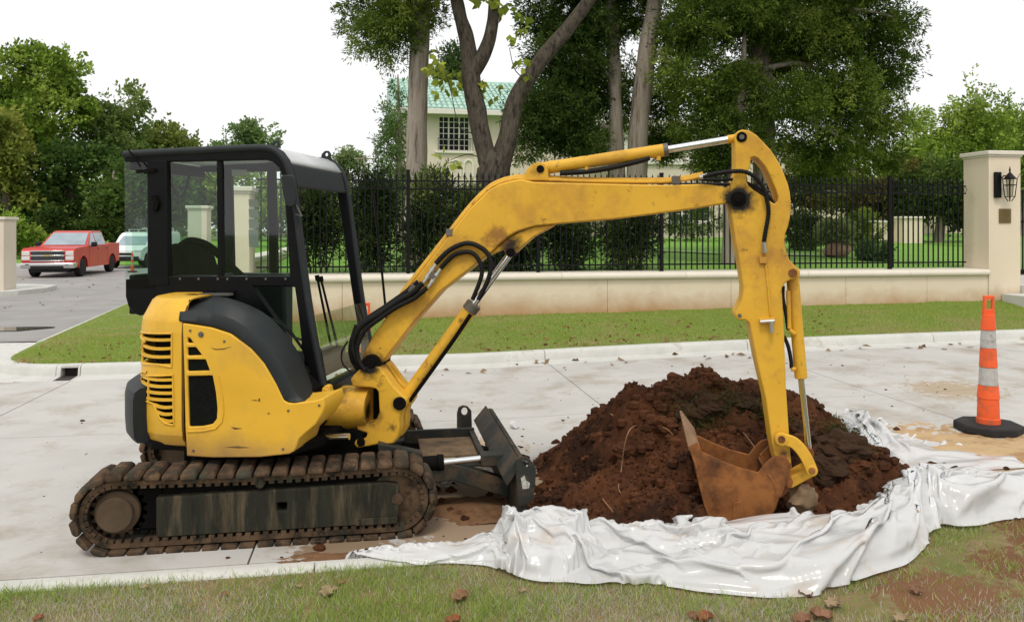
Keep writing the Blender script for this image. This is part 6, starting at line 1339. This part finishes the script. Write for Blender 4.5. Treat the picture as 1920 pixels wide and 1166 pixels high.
# ================================================================== TRAFFIC CONES
m_org = M('orange_cone', (.86, .13, .035), (.80, .11, .03), 8, .5, dirt=(.34, .12, .06), dscale=9, dthr=(.50, .72), dirt2=(.16, .10, .07), d2scale=22, d2thr=(.64, .72))
m_sil = M('silver_band', (.50, .50, .48), (.38, .37, .35), 20, .45, dirt=(.20, .18, .15), dscale=12, dthr=(.55, .7))
m_rbase = M('black_rubber_base', (.018, .018, .019), (.03, .03, .03), 12, .8, bump=.004, bscale=40, dirt=(.12, .09, .06), dscale=8, dthr=(.6, .75))
def cone(loc, h, label, rz=.3):
    t = thing('traffic_cone', label, 'traffic cone', loc); x, y, z = loc; k = h / 1.24
    b = B(); n = 8; pts = []
    for i in range(8): a = rz + 2 * math.pi * i / 8 + math.pi / 8; pts.append((x + .30 * k * math.cos(a) / max(abs(math.cos(a - rz)), abs(math.sin(a - rz))) * .88, y + .30 * k * math.sin(a) / max(abs(math.cos(a - rz)), abs(math.sin(a - rz))) * .88))
    b.prism(pts, lambda u, v, w: (u, v, w), z, z + .075 * k); b.obj('base', m_rbase, t, bevel=.015, seg=2)
    prof = [(.100, .075), (.100, .12), (.093, .125), (.088, .30), (.093, .305), (.083, .42)]
    b = B().lathe(loc, [(r * k, q * k) for r, q in prof], 24); b.obj('cone_body', m_org, t, ang=30)
    for z0, z1, r0, r1, m_ in ((.42, .585, .081, .073, m_sil), (.585, .76, .076, .067, m_org), (.76, .925, .067, .060, m_sil), (.925, 1.07, .064, .053, m_org)):
        b = B().lathe((x, y, z), [(r0 * k * .9, z0 * k), (r0 * k, z0 * k + .004), (r1 * k, z1 * k - .004), (r1 * k * .9, z1 * k)], 24); b.obj('band' if m_ is m_sil else 'cone_body', m_, t, ang=30)
    b = B(); fn = lambda u, w, a: (x + u * cs + a * sn, y - u * sn + a * cs, z + w)
    b.prism([(-.053 * k, 1.065 * k), (.053 * k, 1.065 * k), (.050 * k, 1.12 * k), (.050 * k, 1.24 * k), (-.042 * k, 1.24 * k), (-.046 * k, 1.12 * k)], fn, -.018, .018, [[(-.026 * k, 1.115 * k), (.028 * k, 1.115 * k), (.030 * k, 1.205 * k), (-.022 * k, 1.205 * k)]]); b.obj('handle', m_org, t, bevel=.006)
c1 = atZ(1853, 806, .11); cone((c1[0], c1[1], gsf(c1[0])), 1.24, 'orange channelizer cone with grey bands on a black base, standing alone on the street', .55)
c2 = atd(685, 430, 8.3); cone((c2[0], c2[1], 0.0), 1.19, 'orange channelizer cone standing on the street behind the excavator boom foot', .3)
c3 = atZ(248, 510, 0.0); cone((c3[0], c3[1], -.008), .95, 'small orange cone beside the white van', .3)

# ================================================================== VEHICLES
m_tyre = M('tyre_rubber', (.012, .012, .012), (.022, .021, .02), 20, .85); m_rimm = M('alloy_rim', (.45, .45, .46), rough=.3, metal=.8); m_wgl = M('vehicle_glass', (.22, .28, .32), (.34, .42, .47), 1.2, .06, spec=.9)  # vehicle glass: base colour carries the pale sky reflection
m_chm = M('bright_chrome', (.68, .69, .70), rough=.16, metal=1); m_bpl = M('black_plastic', (.012, .012, .013), rough=.6); m_lamp = M('headlamp', (.55, .56, .55), (.75, .76, .75), 18, .12, spec=.8); m_org2 = M('amber_lens', (.7, .25, .03), rough=.25)
def vehicle(name, label, cat, loc, hd):
    t = thing(name, label, cat, loc); ch, sh = math.cos(hd), math.sin(hd)
    return t, lambda x, y, z: (loc[0] + x * ch - y * sh, loc[1] + x * sh + y * ch, loc[2] + z)        # x forward, y left
def wheel(t, W, x, y, r, wd):
    s = 1 if y > 0 else -1; ax = Vector(W(0, s, 0)) - Vector(W(0, 0, 0)); c = Vector(W(x, y - s * wd / 2, r))
    w_ = B().lathe(c, [(r * .62, 0), (r * .93, .01), (r, .04), (r, wd - .04), (r * .93, wd - .01), (r * .64, wd)], 28, ax).obj('wheel', m_tyre, t, ang=40)
    b = B(); b.lathe(c + ax * (wd - .03), [(r * .62, 0), (r * .64, .025), (r * .58, .03), (r * .55, .005), (.04, .0)], 24, ax)
    a1 = ax.orthogonal().normalized(); a2 = ax.cross(a1)
    for k in range(6):
        q = math.pi / 3 * k; d = a1 * math.cos(q) + a2 * math.sin(q); e = ax.cross(d) * (.045); p0 = c + ax * (wd - .012); b.hexa([p0 - e + d * .03 - ax * .015, p0 + e + d * .03 - ax * .015, p0 + e * .8 + d * r * .58 - ax * .015, p0 - e * .8 + d * r * .58 - ax * .015, p0 - e + d * .03 + ax * .01, p0 + e + d * .03 + ax * .01, p0 + e * .8 + d * r * .58 + ax * .01, p0 - e * .8 + d * r * .58 + ax * .01])
    b.obj('rim', m_rimm, w_, ang=35); return w_
def arch(x, r, n=10): return [(x + r * math.cos(a), .38 + r * math.sin(a)) for a in [math.pi * k / n for k in range(n, -1, -1)]]
# red pickup
m_red = M('red_car_paint', (.56, .04, .03), (.50, .035, .026), 1, .34, coat=.2, dirt=(.40, .07, .05), dscale=1.5, dthr=(.6, .9))
tp = atZ(150, 518, -.01)
hd = math.atan2(-tp[1], -tp[0]) - math.radians(19)         # faces the camera, turned 19 degrees
lx_, ly_ = 1.82, .86                                       # near front wheel in truck coordinates
loc = (tp[0] - (lx_ * math.cos(hd) - ly_ * math.sin(hd)), tp[1] - (lx_ * math.sin(hd) + ly_ * math.cos(hd)), -.012)
tk, W = vehicle('pickup_truck', 'red crew pickup truck with chrome grille parked on the side street', 'pickup truck', loc, hd)
def sidefn(x, z, y): return W(x, y, z)
low = [(-2.85, .55), (-2.83, .50)] + [(-2.30, .45)] + [(p[0], p[1]) for p in arch(-1.83, .50)] + [(-1.30, .36), (1.30, .36)] + arch(1.82, .50) + [(2.36, .48), (2.72, .50), (2.82, .62), (2.85, 1.04), (2.74, 1.17), (2.4, 1.21), (1.40, 1.25), (1.05, 1.26), (-1.30, 1.27), (-1.34, 1.33), (-2.80, 1.33), (-2.86, 1.24)]
body = B().prism(low, sidefn, -.99, .99).obj('body', m_red, tk, bevel=.05, seg=3)
b = B(); rows = []
cabp = [(1.22, 1.25, .92), (.30, 1.83, .75), (.0, 1.90, .72), (-.95, 1.90, .72), (-1.18, 1.82, .73), (-1.32, 1.26, .90)]
b.grid([[W(x, -y, z) for x, z, y in cabp], [W(x, y, z) for x, z, y in cabp]])
for s in (-1, 1): b.add([W(x, s * y, z) for x, z, y in cabp], [tuple(range(6))])
b.obj('cab_roof', m_red, tk, bevel=.03)
def quad_on(pts, mat, name, par, t=.006): 
    P = [Vector(W(*p)) for p in pts]; n = (P[1] - P[0]).cross(P[2] - P[0]).normalized(); c_ = sum(P, Vector()) / len(P)
    if n.dot(c_ - Vector(W(0, 0, 1))) < 0: n = -n
    b = B(); k = len(P); b.add([p + n * .004 for p in P] + [p + n * (.004 + t) for p in P], [tuple(range(k)), tuple(range(2 * k - 1, k - 1, -1))] + [(i, (i + 1) % k, k + (i + 1) % k, k + i) for i in range(k)]); return b.obj(name, mat, par)
quad_on([(1.16, -.82, 1.295), (1.16, .82, 1.295), (.36, .70, 1.80), (.36, -.70, 1.80)], m_wgl, 'windscreen', tk)
for s in (-1, 1):
    quad_on([(.92, s * .915, 1.29), (.10, s * .913, 1.29), (.08, s * .75, 1.80), (.30, s * .755, 1.79)], m_wgl, 'side_window', tk); quad_on([(.0, s * .912, 1.29), (-1.16, s * .905, 1.29), (-1.06, s * .75, 1.80), (.0, s * .745, 1.81)], m_wgl, 'side_window', tk)
    b = B(); b.box(.80, .98, s * 1.0 + (-.22 if s < 0 else 0), s * 1.0 + (0 if s < 0 else .22), 1.22, 1.42, W); b.obj('wing_mirror', m_bpl, tk, bevel=.04)
    for xx in (.0, -1.12): b = B(); b.box(xx, xx + .16, s * .992, s * 1.004, 1.10, 1.14, W); b.obj('door_handle', m_bpl, tk)
    for xx in (1.12, .06, -1.22): b = B(); b.box(xx - .006, xx + .006, s * .985, s * .9925, .50, 1.24, W); b.obj('door_seam', m_bpl, tk)
    for xx in (1.82, -1.83):
        b = B(); pts = arch(xx, .505, 14); b.tube([W(p[0], s * .992, p[1]) for p in pts], .022, 6); b.obj('wheel_arch', m_red, tk)
        b = B(); b.prism([(p[0], p[1]) for p in arch(xx, .49)], sidefn, s * .6, s * .74); b.obj('wheel_well_shade', m_bpl, tk)  # black fill stands in for the shade inside the wheel arch
        wheel(tk, W, xx, s * .86, .39, .27)
gr = B().box(2.80, 2.862, -.62, .62, .70, 1.09, W).obj('grille', m_bpl, tk, bevel=.01)
for z0, z1 in ((1.06, 1.105), (.875, .925), (.67, .71)): B().box(2.82, 2.885, -.64, .64, z0, z1, W).obj('grille_bar', m_chm, gr, bevel=.008)
b = B()
for r0, r1 in ((.72, .87), (.93, 1.055)):
    for k in range(27): y0 = -.60 + .046 * k; b.tube([W(2.866, y0, r0), W(2.866, y0 + .03, (r0 + r1) / 2), W(2.866, y0, r1)], .006, 4)
b.obj('grille_mesh', M('grille_grey', (.22, .22, .22), rough=.4, metal=.6), gr)
B().box(2.885, 2.895, -.11, .11, .882, .918, W).box(2.885, 2.896, -.045, .045, .872, .930, W).obj('badge', M('gold_badge', (.62, .42, .09), rough=.3, metal=.7), gr)
for s in (-1, 1):
    for z0, z1 in ((.71, .88), (.90, 1.08)): B().box(2.70, 2.85, min(s * .66, s * .975), max(s * .66, s * .975), z0, z1, W).obj('headlight', m_lamp, tk, bevel=.02)
    B().box(2.66, 2.84, min(s * .945, s * .985), max(s * .945, s * .985), .73, 1.06, W).obj('side_marker', m_org2, tk, bevel=.01)
    B().box(2.88, 2.925, min(s * .66, s * .82), max(s * .66, s * .82), .50, .57, W).obj('fog_lamp', m_bpl, tk, bevel=.01)
b = B(); b.prism([(2.5, .40), (2.90, .38), (2.93, .45), (2.92, .60), (2.86, .62), (2.5, .62)], sidefn, -1.0, 1.0); bp = b.obj('bumper', m_chm, tk, bevel=.03); B().box(2.90, 2.938, -.62, .62, .36, .49, W).obj('bumper_intake', m_bpl, bp, bevel=.01)
B().box(2.6, 2.86, -.97, .97, .625, .70, W).obj('bumper_top', m_red, tk, bevel=.02)
B().box(2.0, 2.75, -.7, .7, .22, .40, W).box(-2.6, 2.0, -.45, .45, .30, .45, W).obj('chassis', m_bpl, tk)
for s in (-1, 1): quad_on([(1.10, s * .70, 1.262), (.95, s * .70, 1.27), (1.06, -s * .05, 1.285), (1.12, -s * .05, 1.275)], m_bpl, 'wiper', tk, .01)
# white van with roof rack
m_wht = M('white_van_paint', (.74, .76, .77), (.70, .72, .73), 1, .3, coat=.4)
vp = atZ(272, 502, -.01); hd = math.atan2(-vp[1], -vp[0]) - math.radians(26)
loc = (vp[0] - (1.4 * math.cos(hd) - .75 * math.sin(hd)), vp[1] - (1.4 * math.sin(hd) + .75 * math.cos(hd)), -.012)
vn_, W = vehicle('cargo_van', 'white cargo van with a roof rack parked behind the red pickup', 'van', loc, hd)
low = [(-2.35, .42)] + arch(-1.45, .40) + [(-.9, .34), (.95, .34)] + arch(1.4, .40) + [(1.95, .40), (2.15, .48), (2.18, .75), (2.10, .92), (1.75, 1.06), (1.35, 1.14), (.80, 1.62), (.55, 1.76), (.2, 1.82), (-2.2, 1.82), (-2.36, 1.7)]
B().prism(low, sidefn, -.90, .90).obj('body', m_wht, vn_, bevel=.07, seg=3)
quad_on([(1.33, -.74, 1.17), (1.33, .74, 1.17), (.82, .66, 1.60), (.82, -.66, 1.60)], m_wgl, 'windscreen', vn_)
for s in (-1, 1):
    quad_on([(1.12, s * .901, 1.10), (.25, s * .901, 1.10), (.25, s * .901, 1.58), (.72, s * .901, 1.58)], m_wgl, 'side_window', vn_)
    for xx in (1.4, -1.45):
        b = B(); b.prism(arch(xx, .40), sidefn, s * .55, s * .68); b.obj('wheel_well_shade', m_bpl, vn_); wheel(vn_, W, xx, s * .80, .33, .22)  # black arch fill stands in for inner shade, then the wheel
    b = B(); b.box(.95, 1.10, min(s * .92, s * 1.12), max(s * .92, s * 1.12), 1.08, 1.28, W); b.obj('wing_mirror', m_bpl, vn_, bevel=.03)
    B().box(1.85, 2.165, min(s * .55, s * .88), max(s * .55, s * .88), .80, .93, W).obj('headlight', m_lamp, vn_, bevel=.03)
    b = B(); b.add([W(-.6, s * .906, .40), W(-2.2, s * .906, .40), W(-2.2, s * .906, .9), W(-1.4, s * .906, .85), W(-.3, s * .906, .6)], [(0, 1, 2, 3, 4)]); b.obj('side_stripe', M('teal_livery', (.06, .30, .36), rough=.35) if s < 0 else bpy.data.materials['teal_livery'], vn_, ang=0)
B().box(2.05, 2.20, -.80, .80, .36, .60, W).obj('bumper', m_bpl, vn_, bevel=.03); B().box(2.12, 2.185, -.45, .45, .66, .78, W).obj('grille', m_bpl, vn_, bevel=.01)
b = B()
for xx in (.1, -.9, -1.9): b.box(xx - .03, xx + .03, -.75, .75, 1.93, 1.97, W); b.box(xx - .03, xx + .03, -.75, -.70, 1.80, 1.93, W); b.box(xx - .03, xx + .03, .70, .75, 1.80, 1.93, W)
rk = b.obj('roof_rack', m_rimm, vn_)
b = B()
for yy in (.30, .62): b.box(-2.1, .75, yy - .03, yy + .03, 1.985, 2.05, W)
for k in range(9): b.box(-2.0 + .33 * k, -1.96 + .33 * k, .33, .59, 2.0, 2.035, W)
lad = b.obj('ladder', M('ladder_alu', (.55, .54, .50), rough=.4, metal=.5), None, loc=W(-.6, .46, 1.985)); tag(lad, 'aluminium ladder lying on the white van roof rack', 'ladder')

# ================================================================== SMALL THINGS
# fallen leaves on the near verge
m_lf = [M('dead_leaf_%d' % k, c, c2, 20, .8) for k, (c, c2) in enumerate((((.17, .08, .045), (.26, .14, .085)), ((.24, .17, .095), (.36, .27, .17)), ((.26, .09, .04), (.19, .07, .035))))]
def leaf(px, py, size, mi, rot, label, z=None):
    p = atZ(px, py, .13); zz = float(near_z(np.array([p[0]]), np.array([p[1]]))[0]) + .012 if z is None else z
    p = atZ(px, py, zz + .01); b = B(); rows = []; n = 9
    for i in range(n):
        t = i / (n - 1); w = size * .46 * math.sin(math.pi * min(1, t * .92 + .06)) ** .7 * (1 + .35 * math.sin(11 * t)); row = []
        for k in range(5):
            q = (k - 2) / 2; xx = (t - .5) * size; yy = q * w; cz = .22 * size * (q * q) + .20 * size * (t - .4) ** 2 + .03 * size * math.sin(7 * t + 3 * q)
            row.append((p[0] + xx * math.cos(rot) - yy * math.sin(rot), p[1] + xx * math.sin(rot) + yy * math.cos(rot), zz + cz))
        rows.append(row)
    b.grid(rows); o = b.obj('fallen_leaf', m_lf[mi], loc=(p[0], p[1], zz), ang=0); s_ = o.modifiers.new('t', 'SOLIDIFY'); s_.thickness = .0015
    tag(o, label, 'leaf', 'fallen leaves on the near verge'); return o
for a in ((862, 1118, .10, 0, .6, 'large reddish-brown curled leaf lying on the near verge by itself'), (615, 1108, .09, 1, 1.2, 'grey-tan curled leaf standing up in the near verge grass'), (850, 1160, .07, 2, .2, 'bright orange-red leaf at the front of the near verge'), (72, 1156, .05, 2, 1.0, 'small orange leaf in the greenest patch of near verge'), (1240, 1078, .0, 0, 0, '')):
    if a[2]: leaf(*a)
lf_lab = ['dark brown dry leaf lying in the near verge grass', 'pale tan dry leaf lying in the near verge grass', 'rust-orange dry leaf lying in the near verge grass']
for (px, py, s, mi, r) in ((1562, 1130, .08, 1, .4), (1510, 1110, .07, 0, 2.0), (1322, 1155, .08, 2, .5), (1300, 1152, .06, 0, 1.4), (1690, 1158, .07, 1, .3), (1540, 1152, .10, 0, 2.6), (1505, 1160, .09, 0, .2), (1718, 1104, .07, 0, .9), (640, 1090, .045, 0, .2), (560, 1095, .04, 1, 2.0), (270, 1098, .04, 1, .7), (420, 1110, .035, 0, 1.9), (980, 1105, .045, 1, .3)): leaf(px, py, s, mi, r, lf_lab[mi])
# dirt clods, stones and leaves on the street
rg = np.random.default_rng(17); cr = []
for _ in range(520):
    if rg.random() < .55: x, y = rg.normal(1.0, 1.0), rg.uniform(4.9, 7.6)
    else: x, y = rg.uniform(-3, 7.5), rg.uniform(4.9, 10.9)
    if pile_h(np.array([x]), np.array([y]))[0] > 0: continue
    r_ = min(.022, rg.gamma(1.2, .004) + .002); Qq = q4 * r_ * np.array([1.2, 1, .6]) + np.array([x, y, gsf(x) + r_ * .3]); cr.append(Qq)
tag(quads('street_crumbs', np.concatenate(cr), m_soil, kind='stuff'), 'scattered crumbs of red soil on the concrete street', 'soil crumbs')
# dry leaves blown over the asphalt and the gutters
n = 150; ii = np.arange(n); X = np.where(ii < 90, rg.uniform(-16, -5.8, n), rg.uniform(-3, 9, n)); Y = np.where(ii < 90, rg.uniform(15.5, 36, n), rg.uniform(10.7, 11.38, n)); Z = np.where(ii < 90, .006, gs(X) + .012)
V = leafquads(np.stack([X, Y, Z], -1), unit(rg.normal(size=(n, 3)) * np.array([1, 1, .25])), rg.uniform(.05, .17, n), rg.uniform(.03, .10, n), rg); V[..., 2] = np.maximum(V[..., 2], Z[:, None])
tag(quads('blown_leaves', V, m_blade, cols=np.array([(.22, .13, .07), (.13, .075, .04), (.34, .24, .14)])[rg.integers(0, 3, n)], kind='stuff'), 'dry leaves blown over the asphalt and along the far gutter', 'leaf litter')
# mud smear in front of the tracks
def patch(name, px, py, rx, ry, mat, label, seed, h=.012, zb=None):
    c = atZ(px, py, 0 if zb is None else zb); gx, gy = np.meshgrid(np.linspace(-1, 1, 70), np.linspace(-1, 1, 50)); r = np.sqrt(gx ** 2 + gy ** 2) + .35 * fbm(gx * 2, gy * 2, seed=seed, oct=3)
    X = c[0] + gx * rx; Y = c[1] + gy * ry; Z = gs(X) + np.clip(1 - r, -.3, 1) * h * 2 + .006 * fbm(X * 16, Y * 16, seed=seed + 2, oct=3) - .004; m = (r < .95)[:-1, :-1]
    o = gridmesh(name, X, Y, Z, mat, loc=(c[0], c[1], gsf(c[0])), mask=m); o['kind'] = 'stuff'; tag(o, label, 'soil'); return o
m_smear = M('soil_smear', (.15, .075, .035), (.22, .125, .065), 7, 1, bump=.012, bscale=40, dirt=(.09, .04, .018), dscale=6, dthr=(.5, .65)); m_sand = M('sandy_soil', (.50, .36, .20), (.42, .28, .15), 5, 1, bump=.01, bscale=40, dirt=(.28, .15, .07), dscale=5, dthr=(.52, .7))
patch('soil_patch', 640, 1043, .38, .10, m_smear, 'brown soil smear on the gutter under the plastic tip', 3, .008)
patch('soil_patch', 885, 955, .50, .30, m_smear, 'dark soil spilt below the dozer blade', 6, .02)
patch('soil_patch', 1850, 862, 1.5, .50, m_sand, 'pale sandy soil spread on the street below the cone', 8, .014)
patch('soil_patch', 1700, 835, .9, .45, m_sand, 'thin sandy soil beside the back plastic', 12, .004)
# discarded cup on the street
cp = atZ(960, 803, .0); b = B(); ax = Vector((.35, -.9, .12)).normalized(); b.lathe((cp[0], cp[1] + .04, .034), [(.024, 0), (.026, .004), (.033, .085), (.034, .09)], 18, ax); o = b.obj('paper_cup', M('white_cup', (.78, .79, .80), (.7, .71, .72), 30, .5), loc=(cp[0], cp[1], 0)); tag(o, 'small white cup lying on the street behind the blade', 'cup')
# overhead wire in front of the wood
b = B(); b.tube([atd(-60, 238, 60), atd(150, 262, 60), atd(330, 292, 60), atd(700, 320, 60)], .012, 5); o = b.obj('overhead_wire', m_bpl, loc=atd(150, 262, 60)); tag(o, 'thin overhead wire crossing in front of the wood', 'wire')
pp0 = atd(683, 430, 80); b = B(); b.cyl((pp0[0], pp0[1], -.1), (pp0[0], pp0[1], atd(683, 292, 80)[2]), .12, 10); ut = b.obj('utility_pole', m_bark, loc=(pp0[0], pp0[1], 0)); tag(ut, 'far grey utility pole beside the front of the cab', 'utility pole'); z_ = atd(683, 299, 80)[2]
B().box(pp0[0] - 1.0, pp0[0] + 1.0, pp0[1] - .06, pp0[1] + .06, z_, z_ + .14).obj('crossarm', m_bark, ut)
